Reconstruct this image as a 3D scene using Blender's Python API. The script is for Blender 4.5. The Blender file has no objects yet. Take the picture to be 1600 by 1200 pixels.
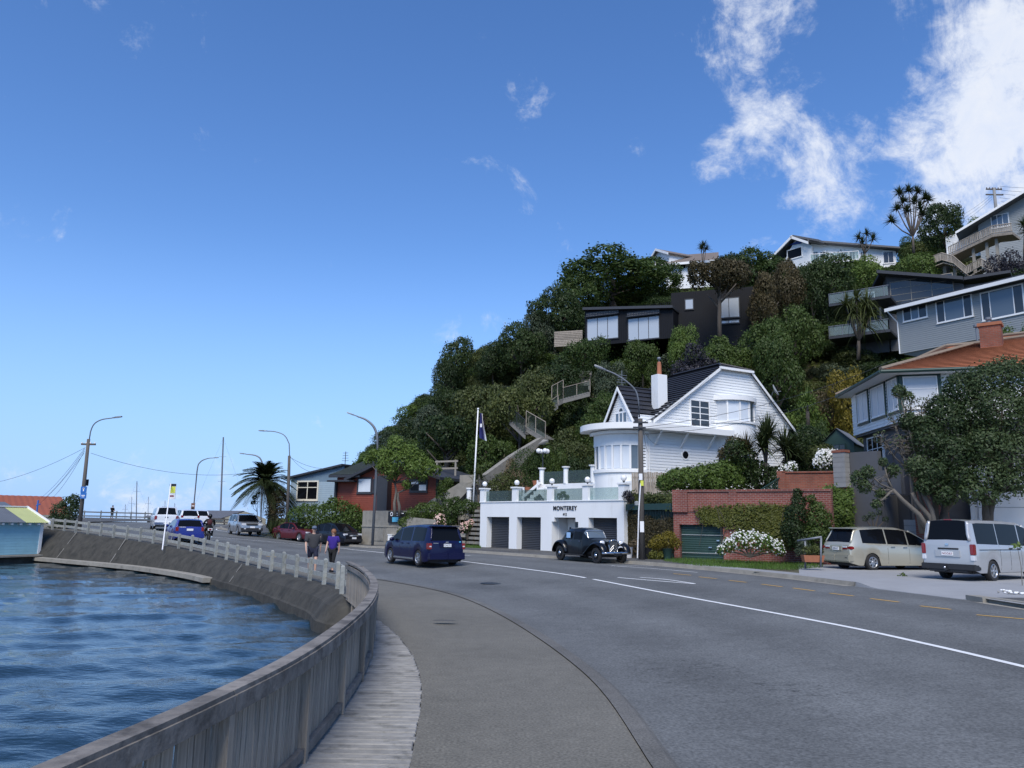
import bpy,bmesh,math,random
import numpy as np
from mathutils import Vector,Matrix
R=math.radians
random.seed(7)
rng=np.random.default_rng(7)
sc=bpy.context.scene
col=sc.collection

# ------------------------------------------------------------------ camera
F_PX,CX,CY,CAM_H=1200.0,800.0,600.0,2.1
PITCH,ROLL=math.atan(217/1200.0),R(1.0)
_f=Vector((0,math.cos(PITCH),math.sin(PITCH)))
_u0=Vector((0,-math.sin(PITCH),math.cos(PITCH)))
_r0=Vector((1,0,0))
_r=_r0*math.cos(ROLL)+_u0*math.sin(ROLL)
_u=_u0*math.cos(ROLL)-_r0*math.sin(ROLL)
CAM=Vector((0,0,CAM_H))
cd=bpy.data.cameras.new('camera');cam=bpy.data.objects.new('camera',cd);col.objects.link(cam)
cd.sensor_width=36.0;cd.lens=36.0*F_PX/1600.0
cd.clip_start=0.05;cd.clip_end=9000
cam.matrix_world=Matrix(((_r.x,_u.x,-_f.x,0),(_r.y,_u.y,-_f.y,0),(_r.z,_u.z,-_f.z,CAM_H),(0,0,0,1)))
sc.camera=cam

def ray(px,py):
 return _f+_r*((px-CX)/F_PX)+_u*((CY-py)/F_PX)
def at(px,py,D):
 d=ray(px,py);return CAM+d*(D/d.y)
def proj(p):
 q=Vector(p)-CAM;w=q.dot(_f)
 return CX+F_PX*q.dot(_r)/w,CY-F_PX*q.dot(_u)/w

# ------------------------------------------------------------------ world, sun, exposure
SUN_EL,SUN_AZ=R(50),R(-172)  # azimuth from +Y towards +X: the sun stands high behind the camera's left shoulder, veiled by thin cloud
world=bpy.data.worlds.new('World');sc.world=world;world.use_nodes=True
wt=world.node_tree;wt.nodes.clear()
def wn(t,**k):
 n=wt.nodes.new(t)
 for a,v in k.items():setattr(n,a,v)
 return n
def wl(a,b):wt.links.new(a,b)
def wmath(op,a,b=None,c=None,clamp=False):
 n=wn('ShaderNodeMath',operation=op,use_clamp=clamp)
 for i,v in enumerate((a,b,c)):
  if v is None:continue
  if isinstance(v,(int,float)):n.inputs[i].default_value=v
  else:wl(v,n.inputs[i])
 return n.outputs[0]
sky=wn('ShaderNodeTexSky',sky_type='NISHITA');sky.sun_disc=False
sky.sun_elevation=SUN_EL;sky.sun_rotation=SUN_AZ
sky.altitude=0;sky.air_density=1.0;sky.dust_density=0.2;sky.ozone_density=2.5
hsv=wn('ShaderNodeHueSaturation');hsv.inputs['Saturation'].default_value=1.13
tint=wn('ShaderNodeMixRGB',blend_type='MULTIPLY');tint.inputs[0].default_value=1;tint.inputs[2].default_value=(.92,.97,1.14,1);wl(sky.outputs[0],tint.inputs[1]);wl(tint.outputs[0],hsv.inputs['Color'])
tc=wn('ShaderNodeTexCoord')
nrm=wn('ShaderNodeVectorMath',operation='NORMALIZE');wl(tc.outputs['Generated'],nrm.inputs[0])
DIR=nrm.outputs[0]
sepd=wn('ShaderNodeSeparateXYZ');wl(DIR,sepd.inputs[0])
# cloud sheets stretch with elevation: sample noise on the plane the cloud layer lies in
zc=wmath('MAXIMUM',sepd.outputs[2],0.06)
pl=wn('ShaderNodeCombineXYZ');wl(wmath('DIVIDE',sepd.outputs[0],zc),pl.inputs[0]);wl(wmath('DIVIDE',sepd.outputs[1],zc),pl.inputs[1])
n1=wn('ShaderNodeTexNoise');n1.inputs['Scale'].default_value=7.0;n1.inputs['Detail'].default_value=14;n1.inputs['Roughness'].default_value=0.68;n1.inputs['Distortion'].default_value=0.45
wl(DIR,n1.inputs['Vector'])
n2=wn('ShaderNodeTexNoise');n2.inputs['Scale'].default_value=0.55;n2.inputs['Detail'].default_value=4
wl(pl.outputs[0],n2.inputs['Vector'])
n3=wn('ShaderNodeTexNoise');n3.inputs['Scale'].default_value=30.0;n3.inputs['Detail'].default_value=8;n3.inputs['Roughness'].default_value=0.7;n3.inputs['Distortion'].default_value=0.5
wl(DIR,n3.inputs['Vector'])
# banks of cloud, each named by the direction it stands in
BANKS=[(1590,190,.125,.95),(1560,60,.09,.85),(1500,270,.10,.75),(1420,250,.06,.55),(1165,60,.085,.62),(1230,110,.06,.5),(1190,190,.06,.62),(1135,240,.045,.5),
   (1290,262,.075,.92),(1300,325,.055,.85),(1210,330,.05,.42),(1230,160,.05,.45),(1760,120,.2,.95),(1900,380,.2,.8),(1620,-150,.16,.8),(1180,-60,.09,.6),(1480,130,.07,.62),(1600,290,.09,.75),
   (845,145,.032,.45),(883,95,.02,.38),(885,420,.035,.4),(700,520,.03,.5),(775,500,.025,.38),(180,208,.014,.42),(150,8,.03,.36),(215,58,.024,.36),(990,232,.018,.3),(540,400,.03,.24),(210,788,.07,.34),(20,752,.06,.34),(350,800,.08,.34),(-700,-200,.35,.5)]
acc=None
for(bx,by,br,bs)in BANKS:
 d=ray(bx,by).normalized()
 dn=wn('ShaderNodeVectorMath',operation='DISTANCE');wl(DIR,dn.inputs[0]);dn.inputs[1].default_value=d
 mr=wn('ShaderNodeMapRange',interpolation_type='SMOOTHSTEP');wl(dn.outputs['Value'],mr.inputs[0])
 mr.inputs[1].default_value=0.0;mr.inputs[2].default_value=br*1.8;mr.inputs[3].default_value=bs;mr.inputs[4].default_value=0.0
 acc=mr.outputs[0]if acc is None else wmath('MAXIMUM',acc,mr.outputs[0])
# behind the camera the cloud layer simply goes on
back=wmath('MULTIPLY',wmath('MAXIMUM',wmath('MULTIPLY',sepd.outputs[1],-1.0),0.0),0.55)
acc=wmath('MAXIMUM',acc,wmath('MULTIPLY',back,n2.outputs[0]))
nz=wmath('ADD',wmath('MULTIPLY',wmath('SUBTRACT',n1.outputs[0],0.5),2.2),wmath('MULTIPLY',wmath('SUBTRACT',n3.outputs[0],0.5),0.8))
dens=wmath('SUBTRACT',wmath('ADD',wmath('MULTIPLY',acc,1.05),wmath('MULTIPLY',nz,1.15)),0.33)
cm=wn('ShaderNodeMapRange',interpolation_type='SMOOTHSTEP');wl(dens,cm.inputs[0])
cm.inputs[1].default_value=0.0;cm.inputs[2].default_value=0.75;cm.inputs[3].default_value=0.0;cm.inputs[4].default_value=0.88
# clean sea air: the band above the horizon stays pale blue all the way round
hb=wn('ShaderNodeMapRange',interpolation_type='SMOOTHSTEP');wl(sepd.outputs[2],hb.inputs[0]);hb.inputs[1].default_value=-.05;hb.inputs[2].default_value=.36;hb.inputs[3].default_value=.96;hb.inputs[4].default_value=0.0
hm=wn('ShaderNodeMixRGB');wl(hb.outputs[0],hm.inputs[0]);wl(hsv.outputs[0],hm.inputs[1]);hm.inputs[2].default_value=(2.0,3.5,6.3,1)
bg=wn('ShaderNodeBackground');wl(hm.outputs[0],bg.inputs[0]);bg.inputs[1].default_value=0.118
bg2=wn('ShaderNodeBackground');bg2.inputs[1].default_value=0.72
ccol=wn('ShaderNodeMixRGB');ccol.inputs[1].default_value=(.70,.80,1.0,1);ccol.inputs[2].default_value=(1.0,1.0,1.0,1);wl(n3.outputs[0],ccol.inputs[0]);wl(ccol.outputs[0],bg2.inputs[0])
ms=wn('ShaderNodeMixShader');wl(cm.outputs[0],ms.inputs[0]);wl(bg.outputs[0],ms.inputs[1]);wl(bg2.outputs[0],ms.inputs[2])
wo=wn('ShaderNodeOutputWorld');wl(ms.outputs[0],wo.inputs[0])

sd=bpy.data.lights.new('sun','SUN');sd.energy=2.7;sd.angle=R(30);sd.color=(1.0,.94,.85)
sun=bpy.data.objects.new('sun',sd);col.objects.link(sun)
sdir=Vector((math.sin(SUN_AZ)*math.cos(SUN_EL),math.cos(SUN_AZ)*math.cos(SUN_EL),math.sin(SUN_EL)))
sun.rotation_euler=(-sdir).to_track_quat('-Z','Y').to_euler();sun.location=(0,0,60)
sc.view_settings.view_transform='Standard';sc.view_settings.look='None'
sc.view_settings.exposure=0.5;sc.view_settings.gamma=1.0;sc.view_settings.use_curve_mapping=False
sc.render.engine='CYCLES';sc.cycles.max_bounces=6;sc.cycles.transparent_max_bounces=8
sc.cycles.use_denoising=True;sc.cycles.denoising_prefilter='ACCURATE'

# ------------------------------------------------------------------ materials
M={}
def mat(name,c,rough=.6,var=.12,scale=6.0,bump=0.0,bscale=None,metal=0.0,coat=0.0,spec=.5,detail=4,stretch=None,dirt=None):
 m=bpy.data.materials.new(name);m.use_nodes=True
 t=m.node_tree;b=t.nodes['Principled BSDF']
 b.inputs['Roughness'].default_value=rough;b.inputs['Metallic'].default_value=metal
 b.inputs['Specular IOR Level'].default_value=spec
 b.inputs['Coat Weight'].default_value=coat;b.inputs['Coat Roughness'].default_value=.06
 tcn=t.nodes.new('ShaderNodeTexCoord');vec=tcn.outputs['Object']
 if stretch:
  mp=t.nodes.new('ShaderNodeMapping');mp.inputs['Scale'].default_value=stretch
  t.links.new(vec,mp.inputs[0]);vec=mp.outputs[0]
 if var>0:
  n=t.nodes.new('ShaderNodeTexNoise');n.inputs['Scale'].default_value=scale;n.inputs['Detail'].default_value=detail;n.inputs['Roughness'].default_value=.62
  t.links.new(vec,n.inputs['Vector'])
  oi=t.nodes.new('ShaderNodeObjectInfo')
  ad=t.nodes.new('ShaderNodeMath');ad.operation='MULTIPLY_ADD';ad.inputs[1].default_value=.25;t.links.new(oi.outputs['Random'],ad.inputs[0]);t.links.new(n.outputs[0],ad.inputs[2])
  rp=t.nodes.new('ShaderNodeValToRGB');rp.color_ramp.elements[0].position=.28;rp.color_ramp.elements[1].position=.92
  rp.color_ramp.elements[0].color=tuple(max(0,x*(1-var))for x in c)+(1,)
  rp.color_ramp.elements[1].color=tuple(min(1,x*(1+var))for x in c)+(1,)
  t.links.new(ad.outputs[0],rp.inputs[0]);out=rp.outputs[0]
  if dirt:
   n2_=t.nodes.new('ShaderNodeTexNoise');n2_.inputs['Scale'].default_value=dirt[1];n2_.inputs['Detail'].default_value=8;n2_.inputs['Roughness'].default_value=.7
   t.links.new(vec,n2_.inputs['Vector'])
   r2=t.nodes.new('ShaderNodeMapRange');r2.inputs[1].default_value=dirt[2];r2.inputs[2].default_value=dirt[2]+.16;r2.inputs[4].default_value=dirt[3];t.links.new(n2_.outputs[0],r2.inputs[0])
   mx=t.nodes.new('ShaderNodeMixRGB');mx.inputs[2].default_value=tuple(dirt[0])+(1,);t.links.new(r2.outputs[0],mx.inputs[0]);t.links.new(out,mx.inputs[1]);out=mx.outputs[0]
  t.links.new(out,b.inputs['Base Color'])
 else:
  b.inputs['Base Color'].default_value=tuple(c)+(1,)
 if bump>0:
  nb=t.nodes.new('ShaderNodeTexNoise');nb.inputs['Scale'].default_value=bscale or scale*4;nb.inputs['Detail'].default_value=5
  t.links.new(vec,nb.inputs['Vector'])
  bp=t.nodes.new('ShaderNodeBump');bp.inputs['Strength'].default_value=bump;bp.inputs['Distance'].default_value=.02
  t.links.new(nb.outputs[0],bp.inputs['Height']);t.links.new(bp.outputs[0],b.inputs['Normal'])
 M[name]=m;return m

def leafmat(name,c1,c2,trans=.25,rough=.55):
 m=bpy.data.materials.new(name);m.use_nodes=True;t=m.node_tree;b=t.nodes['Principled BSDF']
 b.inputs['Roughness'].default_value=rough;b.inputs['Specular IOR Level'].default_value=.3
 g=t.nodes.new('ShaderNodeNewGeometry');oi=t.nodes.new('ShaderNodeObjectInfo')
 tcn=t.nodes.new('ShaderNodeTexCoord');n=t.nodes.new('ShaderNodeTexNoise');n.inputs['Scale'].default_value=6.0;n.inputs['Detail'].default_value=2
 t.links.new(tcn.outputs['Object'],n.inputs['Vector'])
 a=t.nodes.new('ShaderNodeMath');a.operation='MULTIPLY_ADD';a.inputs[1].default_value=.45;t.links.new(g.outputs['Random Per Island'],a.inputs[0])
 s=t.nodes.new('ShaderNodeMath');s.operation='MULTIPLY_ADD';s.inputs[1].default_value=.5;s.inputs[2].default_value=-.12;t.links.new(oi.outputs['Random'],s.inputs[0])
 k=t.nodes.new('ShaderNodeMath');k.operation='MULTIPLY_ADD';k.inputs[1].default_value=.5;t.links.new(n.outputs[0],k.inputs[0]);t.links.new(s.outputs[0],k.inputs[2]);t.links.new(k.outputs[0],a.inputs[2])
 mx=t.nodes.new('ShaderNodeMixRGB');mx.inputs[1].default_value=tuple(c1)+(1,);mx.inputs[2].default_value=tuple(c2)+(1,)
 t.links.new(a.outputs[0],mx.inputs[0]);t.links.new(mx.outputs[0],b.inputs['Base Color'])
 if trans>0:
  tr=t.nodes.new('ShaderNodeBsdfTranslucent');t.links.new(mx.outputs[0],tr.inputs[0])
  mm=t.nodes.new('ShaderNodeMixShader');mm.inputs[0].default_value=trans
  o=t.nodes['Material Output'];t.links.new(b.outputs[0],mm.inputs[1]);t.links.new(tr.outputs[0],mm.inputs[2]);t.links.new(mm.outputs[0],o.inputs[0])
 M[name]=m;return m

def brickmat(name,c1,c2,mortar,bw=.23,bh=.085,ms_=.01,rough=.85):
 m=bpy.data.materials.new(name);m.use_nodes=True;t=m.node_tree;b=t.nodes['Principled BSDF'];b.inputs['Roughness'].default_value=rough
 tcn=t.nodes.new('ShaderNodeTexCoord');sp=t.nodes.new('ShaderNodeSeparateXYZ');cb=t.nodes.new('ShaderNodeCombineXYZ');ad=t.nodes.new('ShaderNodeMath')
 t.links.new(tcn.outputs['Object'],sp.inputs[0]);t.links.new(sp.outputs[0],ad.inputs[0]);t.links.new(sp.outputs[1],ad.inputs[1]);t.links.new(ad.outputs[0],cb.inputs[0]);t.links.new(sp.outputs[2],cb.inputs[1])
 br=t.nodes.new('ShaderNodeTexBrick');br.inputs['Scale'].default_value=1.0;br.inputs['Brick Width'].default_value=bw;br.inputs['Row Height'].default_value=bh;br.inputs['Mortar Size'].default_value=ms_
 br.inputs['Color1'].default_value=tuple(c1)+(1,);br.inputs['Color2'].default_value=tuple(c2)+(1,);br.inputs['Mortar'].default_value=tuple(mortar)+(1,)
 t.links.new(cb.outputs[0],br.inputs['Vector'])
 n=t.nodes.new('ShaderNodeTexNoise');n.inputs['Scale'].default_value=1.3;n.inputs['Detail'].default_value=6;t.links.new(tcn.outputs['Object'],n.inputs['Vector'])
 mr=t.nodes.new('ShaderNodeMapRange');mr.inputs[1].default_value=.3;mr.inputs[2].default_value=.75;mr.inputs[3].default_value=.65;mr.inputs[4].default_value=1.2;t.links.new(n.outputs[0],mr.inputs[0])
 mu=t.nodes.new('ShaderNodeMixRGB');mu.blend_type='MULTIPLY';mu.inputs[0].default_value=1;t.links.new(br.outputs['Color'],mu.inputs[1]);t.links.new(mr.outputs[0],mu.inputs[2]);t.links.new(mu.outputs[0],b.inputs['Base Color'])
 bp=t.nodes.new('ShaderNodeBump');bp.invert=True;bp.inputs['Strength'].default_value=.6;bp.inputs['Distance'].default_value=.01;t.links.new(br.outputs['Fac'],bp.inputs['Height']);t.links.new(bp.outputs[0],b.inputs['Normal'])
 M[name]=m;return m

def glassmat(name,c=(.03,.04,.05),rough=.04,spec=.6,trans=0.0):
 m=bpy.data.materials.new(name);m.use_nodes=True;t=m.node_tree;b=t.nodes['Principled BSDF']
 b.inputs['Base Color'].default_value=tuple(c)+(1,);b.inputs['Roughness'].default_value=rough;b.inputs['Specular IOR Level'].default_value=spec
 if name=='car_glass':b.inputs['IOR'].default_value=1.28
 if trans>0:
  g=t.nodes.new('ShaderNodeBsdfTransparent');g.inputs[0].default_value=(.8,.88,.86,1);mm=t.nodes.new('ShaderNodeMixShader');mm.inputs[0].default_value=trans
  o=t.nodes['Material Output'];t.links.new(b.outputs[0],mm.inputs[1]);t.links.new(g.outputs[0],mm.inputs[2]);t.links.new(mm.outputs[0],o.inputs[0])
 M[name]=m;return m

mat('white_paint',(.80,.81,.80),.55,.035,1.5,.05,12,dirt=((.55,.54,.50),1.2,.58,.4))
mat('white_render',(.78,.79,.78),.75,.05,1.2,.12,60,stretch=(1,1,.22),dirt=((.50,.49,.44),1.6,.58,.5))
mat('white_trim',(.80,.80,.78),.45,.03,3)
mat('cream_trim',(.72,.68,.56),.5,.05,3)
mat('grey_boards',(.30,.32,.32),.6,.06,2,.05,14)
mat('pale_blue_boards',(.36,.46,.52),.6,.06,2,.05,14)
mat('slate_blue_panel',(.15,.22,.28),.6,.1,2)
mat('red_boards',(.25,.060,.035),.65,.12,2.5,.05,14)
mat('charcoal_trim',(.034,.037,.044),.55,.1,3)
mat('green_trim',(.018,.05,.042),.5,.12,3)
mat('dark_cladding',(.009,.010,.013),.6,.12,2,spec=.2,stretch=(14,14,.4))
mat('black_tiles',(.020,.021,.026),.55,.3,5,.2,30)
mat('orange_tiles',(.36,.120,.052),.8,.25,3.2,.2,25,dirt=((.20,.13,.09),1.6,.62,.7))
mat('dull_ridge',(.20,.16,.12),.85,.2,4)
mat('grey_roof',(.10,.10,.105),.6,.2,3)
mat('brown_roof',(.16,.13,.11),.8,.2,3)
mat('green_roof',(.035,.045,.035),.8,.25,4)
mat('grey_iron',(.16,.17,.18),.45,.12,2,metal=.3)
mat('orange_iron',(.27,.075,.032),.6,.15,1.2,dirt=((.20,.07,.04),.8,.6,.6))
mat('yellow_sheet',(.44,.47,.20),.5,.08,1.5,dirt=((.40,.45,.18),1.2,.55,.6))
mat('turquoise_boards',(.30,.55,.63),.6,.10,2,.05,14,dirt=((.09,.20,.24),2.0,.62,.5))
mat('cream_boards',(.46,.43,.33),.65,.08,2)
mat('blue_paint',(.02,.06,.26),.5,.06,2)
mat('concrete',(.21,.20,.18),.9,.28,1.6,.35,20,dirt=((.08,.075,.06),1.1,.55,.75))
mat('pale_concrete',(.27,.275,.28),.85,.12,1.2,.2,30,dirt=((.22,.21,.2),.8,.6,.5))
mat('weathered_concrete',(.25,.235,.20),.9,.25,2.0,.3,20,dirt=((.10,.095,.08),1.5,.55,.7))
mat('grey_wall',(.085,.088,.095),.7,.1,1.5)
mat('block_wall',(.24,.24,.235),.85,.15,3,.3,30)
mat('old_wood',(.30,.258,.208),.85,.55,3.0,.45,14,stretch=(6,6,.7),dirt=((.055,.055,.045),1.8,.54,.75))
mat('old_rail_wood',(.185,.168,.148),.85,.4,5.0,.6,16,dirt=((.045,.04,.035),3.5,.48,.75))
mat('deck_wood',(.265,.258,.24),.85,.3,5.0,.5,20,dirt=((.065,.065,.055),2.4,.51,.7))
mat('pale_wood',(.28,.255,.21),.8,.25,4.0,.3,18,stretch=(5,5,.8))
mat('lichen_wood',(.27,.28,.26),.85,.32,7.0,.4,20,dirt=((.06,.065,.05),4.0,.55,.7))
mat('pole_wood',(.095,.085,.075),.85,.3,4.0,.4,18,stretch=(6,6,.5))
mat('galvanised',(.17,.185,.205),.5,.12,4,metal=.3)
mat('dark_steel',(.05,.055,.06),.5,.1,4,metal=.5)
mat('tile_painted_shadow',(.055,.028,.018),.9,.2,4)  # shadow under the tile lips, painted as a dark riser colour
mat('rusty_brown',(.09,.055,.035),.85,.3,4)
mat('chrome',(.75,.76,.78),.12,0,metal=1.0)
mat('alloy',(.52,.53,.55),.3,.05,5,metal=.85)
mat('rubber',(.018,.018,.019),.85,.15,8)
mat('black_plastic',(.02,.02,.022),.6,.1,6)
mat('soil',(.075,.058,.04),.95,.35,1.5,.4,8)
mat('rock',(.26,.25,.23),.9,.25,1.6,.6,6)
mat('bark',(.085,.07,.055),.9,.35,5,.5,18,stretch=(5,5,1))
mat('grey_bark',(.14,.125,.105),.9,.3,5,.5,18,stretch=(5,5,1))
mat('skin',(.52,.32,.23),.5,.06,8)
mat('terracotta',(.32,.12,.06),.8,.15,5)
mat('globe_white',(.82,.82,.80),.25,.02,3)
mat('sign_blue',(.02,.13,.42),.4,.03,3)
mat('sign_yellow',(.62,.66,.08),.4,.03,3)
mat('sign_black',(.012,.012,.014),.4,.05,3)
mat('sign_white',(.78,.78,.78),.4,.03,3)
mat('sign_cyan',(.10,.42,.62),.4,.05,3)
mat('red_lamp',(.22,.010,.010),.15,.05,5,coat=1)
mat('clear_lamp',(.65,.66,.68),.12,.04,5,coat=1)
mat('curtain',(.52,.55,.58),.35,.10,9,stretch=(9,9,.6))
mat('blind_white',(.62,.66,.70),.12,.05,2,coat=.6)
mat('flag_navy',(.015,.02,.12),.8,.05,3)
mat('blue_glass_sheet',(.16,.22,.24),.1,.05,1)
glassmat('window_glass',(.035,.042,.05))
glassmat('painted_sky_glass',(.42,.46,.50),.03,1.0)  # pale base colour stands in for bright sky mirrored in the panes
glassmat('lit_glass',(.10,.13,.16),.03,.9)
glassmat('car_glass',(.006,.007,.009),.03,.32)
glassmat('clear_screen',(.35,.42,.42),.05,.6,.72)
glassmat('wire_mesh',(.06,.08,.06),.5,.2,.72)
glassmat('balustrade_glass',(.09,.12,.115),.04,.5,.66)
brickmat('red_brick',(.24,.065,.045),(.19,.05,.04),(.30,.22,.19))
brickmat('orange_brick',(.26,.08,.045),(.21,.06,.035),(.20,.13,.10))
leafmat('leaf_dark',(.012,.026,.009),(.046,.074,.018))
leafmat('leaf_mid',(.020,.044,.010),(.080,.120,.024))
leafmat('leaf_olive',(.034,.048,.014),(.105,.125,.034))
leafmat('leaf_light',(.035,.068,.014),(.12,.18,.034))
leafmat('leaf_bronze',(.030,.028,.014),(.095,.075,.030))
leafmat('leaf_purple',(.013,.013,.018),(.040,.038,.048),.1)
leafmat('leaf_grey',(.024,.040,.022),(.085,.112,.064))
leafmat('leaf_pohutu',(.013,.032,.009),(.078,.112,.044))
leafmat('leaf_ivy',(.045,.062,.012),(.17,.17,.03))
leafmat('leaf_yellow',(.09,.085,.012),(.22,.17,.02))
leafmat('leaf_palm',(.018,.032,.012),(.065,.085,.030),.15,.45)
leafmat('leaf_grass',(.035,.075,.012),(.10,.18,.03))
leafmat('leaf_dry',(.09,.065,.035),(.22,.17,.10))
leafmat('petal_white',(.62,.62,.60),(.85,.85,.82))
leafmat('petal_pink',(.55,.30,.25),(.75,.55,.48))

def paint(name,c,rough=.28,metal=.0,coat=1.0):
 mat(name,c,rough,.03,2,metal=metal,coat=coat)
paint('paint_white',(.68,.71,.74));paint('paint_van',(.47,.47,.465),.36,.35);paint('paint_silver',(.36,.38,.40),.32,.6);paint('paint_gold',(.50,.47,.37),.34,.5)
mat('paint_blue',(.004,.005,.038),.3,.03,2,coat=.25,spec=.3);mat('paint_bright_blue',(.008,.02,.20),.35,.03,2,coat=.5);mat('paint_red',(.085,.008,.014),.35,.03,2,coat=.5)
mat('paint_black',(.004,.0045,.006),.3,.03,2,coat=.35,spec=.3);mat('paint_navy',(.005,.006,.011),.3,.03,2,coat=.35,spec=.3)
mat('two_tone_grey',(.20,.205,.195),.35,.04,2,coat=.6)
def cloth(name,c):mat(name,c,.9,.18,14,.3,60)
cloth('cloth_charcoal',(.045,.045,.048));cloth('cloth_navy',(.012,.014,.032));cloth('cloth_violet',(.035,.016,.20));cloth('cloth_black',(.010,.010,.011));cloth('cloth_cap',(.10,.13,.19));cloth('cloth_maroon',(.06,.015,.018))
mat('hair_auburn',(.20,.085,.035),.6,.3,30,.4,60);mat('hair_dark',(.02,.016,.012),.6,.2,30)

# ------------------------------------------------------------------ mesh helpers
class MB:
 def __init__(s,m=None):s.v=[];s.f=[];s.M=m
 def a(s,*ps):
  i=len(s.v)
  for p in ps:
   p=Vector(p);s.v.append(tuple(s.M@p)if s.M else tuple(p))
  return i
 def quad(s,a,b,c,d):i=s.a(a,b,c,d);s.f.append((i,i+1,i+2,i+3));return s
 def poly(s,ps):i=s.a(*ps);s.f.append(tuple(range(i,i+len(ps))));return s
 def box(s,x0,x1,y0,y1,z0,z1):
  i=s.a((x0,y0,z0),(x1,y0,z0),(x1,y1,z0),(x0,y1,z0),(x0,y0,z1),(x1,y0,z1),(x1,y1,z1),(x0,y1,z1))
  for q in((0,3,2,1),(4,5,6,7),(0,1,5,4),(1,2,6,5),(2,3,7,6),(3,0,4,7)):s.f.append(tuple(i+k for k in q))
  return s
 def hexa(s,b,t):
  i=s.a(*b,*t)
  for q in((3,2,1,0),(4,5,6,7),(0,1,5,4),(1,2,6,5),(2,3,7,6),(3,0,4,7)):s.f.append(tuple(i+k for k in q))
  return s
 def prism(s,pts,y0,y1):  # pts (x,z), extruded along y
  n=len(pts);i=s.a(*[(x,y0,z)for x,z in pts],*[(x,y1,z)for x,z in pts])
  s.f.append(tuple(range(i,i+n)));s.f.append(tuple(range(i+2*n-1,i+n-1,-1)))
  for k in range(n):l=(k+1)%n;s.f.append((i+k,i+n+k,i+n+l,i+l))
  return s
 def slab(s,pts,z0,z1):  # pts (x,y), extruded along z
  n=len(pts);i=s.a(*[(x,y,z0)for x,y in pts],*[(x,y,z1)for x,y in pts])
  s.f.append(tuple(range(i+n-1,i-1,-1)));s.f.append(tuple(range(i+n,i+2*n)))
  for k in range(n):l=(k+1)%n;s.f.append((i+k,i+l,i+n+l,i+n+k))
  return s
 def sheet(s,ps,th):  # planar polygon given in 3d with thickness below
  ps=[Vector(p)for p in ps];nn=(ps[1]-ps[0]).cross(ps[-1]-ps[0]).normalized()
  if nn.z<0:nn=-nn
  n=len(ps);i=s.a(*ps,*[p-nn*th for p in ps])
  s.f.append(tuple(range(i,i+n)));s.f.append(tuple(range(i+2*n-1,i+n-1,-1)))
  for k in range(n):l=(k+1)%n;s.f.append((i+k,i+n+k,i+n+l,i+l))
  return s
 def tube(s,path,r,n=6,flat=None):
  path=[Vector(p)for p in path];m=len(path);rs=r if isinstance(r,(list,tuple))else[r]*m
  ref=Vector((0,0,1));base=len(s.v)
  for k,p in enumerate(path):
   d=(path[min(k+1,m-1)]-path[max(k-1,0)])
   if d.length<1e-9:d=Vector((0,0,1))
   d.normalize();x=d.cross(ref)
   if x.length<.05:x=d.cross(Vector((0,1,0)))
   x.normalize();y=d.cross(x)
   for j in range(n):
    t=2*math.pi*j/n
    s.a(p+x*math.cos(t)*rs[k]*(flat[0]if flat else 1)+y*math.sin(t)*rs[k]*(flat[1]if flat else 1))
  for k in range(m-1):
   for j in range(n):
    l=(j+1)%n;s.f.append((base+k*n+j,base+k*n+l,base+(k+1)*n+l,base+(k+1)*n+j))
  s.f.append(tuple(base+j for j in range(n-1,-1,-1)));s.f.append(tuple(base+(m-1)*n+j for j in range(n)))
  return s
 def sphere(s,c,r,nu=12,nv=8):
  r=(r,r,r)if isinstance(r,(int,float))else r;c=Vector(c);b=len(s.v)
  for i in range(nv+1):
   ph=math.pi*i/nv
   for j in range(nu):
    th=2*math.pi*j/nu
    s.a((c.x+r[0]*math.sin(ph)*math.cos(th),c.y+r[1]*math.sin(ph)*math.sin(th),c.z+r[2]*math.cos(ph)))
  for i in range(nv):
   for j in range(nu):
    l=(j+1)%nu;s.f.append((b+i*nu+j,b+(i+1)*nu+j,b+(i+1)*nu+l,b+i*nu+l))
  return s
 def lathe(s,prof,n=16,c=(0,0,0),a0=0,a1=2*math.pi):
  b=len(s.v);m=len(prof);full=abs(a1-a0-2*math.pi)<1e-6;k=n if full else n+1
  for j in range(k):
   t=a0+(a1-a0)*j/n
   for r,z in prof:s.a((c[0]+r*math.cos(t),c[1]+r*math.sin(t),c[2]+z))
  for j in range(n):
   l=(j+1)%k
   for i in range(m-1):s.f.append((b+j*m+i,b+l*m+i,b+l*m+i+1,b+j*m+i+1))
  return s
 def clad(s,pts,y,pitch,th=.018,side=-1):  # lapped boards on convex (x,z) polygon at plane y, facing side
  zs=[p[1]for p in pts];z=min(zs);zt=max(zs)
  def rng_(zz):
   xs=[]
   for k in range(len(pts)):
    (xa,za),(xb,zb)=pts[k],pts[(k+1)%len(pts)]
    if abs(za-zb)<1e-9:
     if abs(za-zz)<1e-6:xs+=[xa,xb]
    elif min(za,zb)-1e-6<=zz<=max(za,zb)+1e-6:xs.append(xa+(xb-xa)*(zz-za)/(zb-za))
   return min(xs),max(xs)
  while z<zt-.01:
   z2=min(z+pitch,zt);(a0,a1),(b0,b1)=rng_(z+1e-4),rng_(z2-1e-4)
   yo=y+side*(.012+th);yi=y+side*.008;k=.72;zm=z+(z2-z)*k;c0,c1=a0+(b0-a0)*k,a1+(b1-a1)*k  # flat face, then a recessed groove
   s.quad((a0,yo,z),(a1,yo,z),(c1,yo,zm),(c0,yo,zm));s.quad((c0,yo,zm),(c1,yo,zm),(c1,yi,zm+.004),(c0,yi,zm+.004));s.quad((c0,yi,zm+.004),(c1,yi,zm+.004),(b1,yi,z2),(b0,yi,z2));s.quad((a0,yo,z),(a0,yi,z),(a1,yi,z),(a1,yo,z))
   z=z2
  return s
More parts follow.
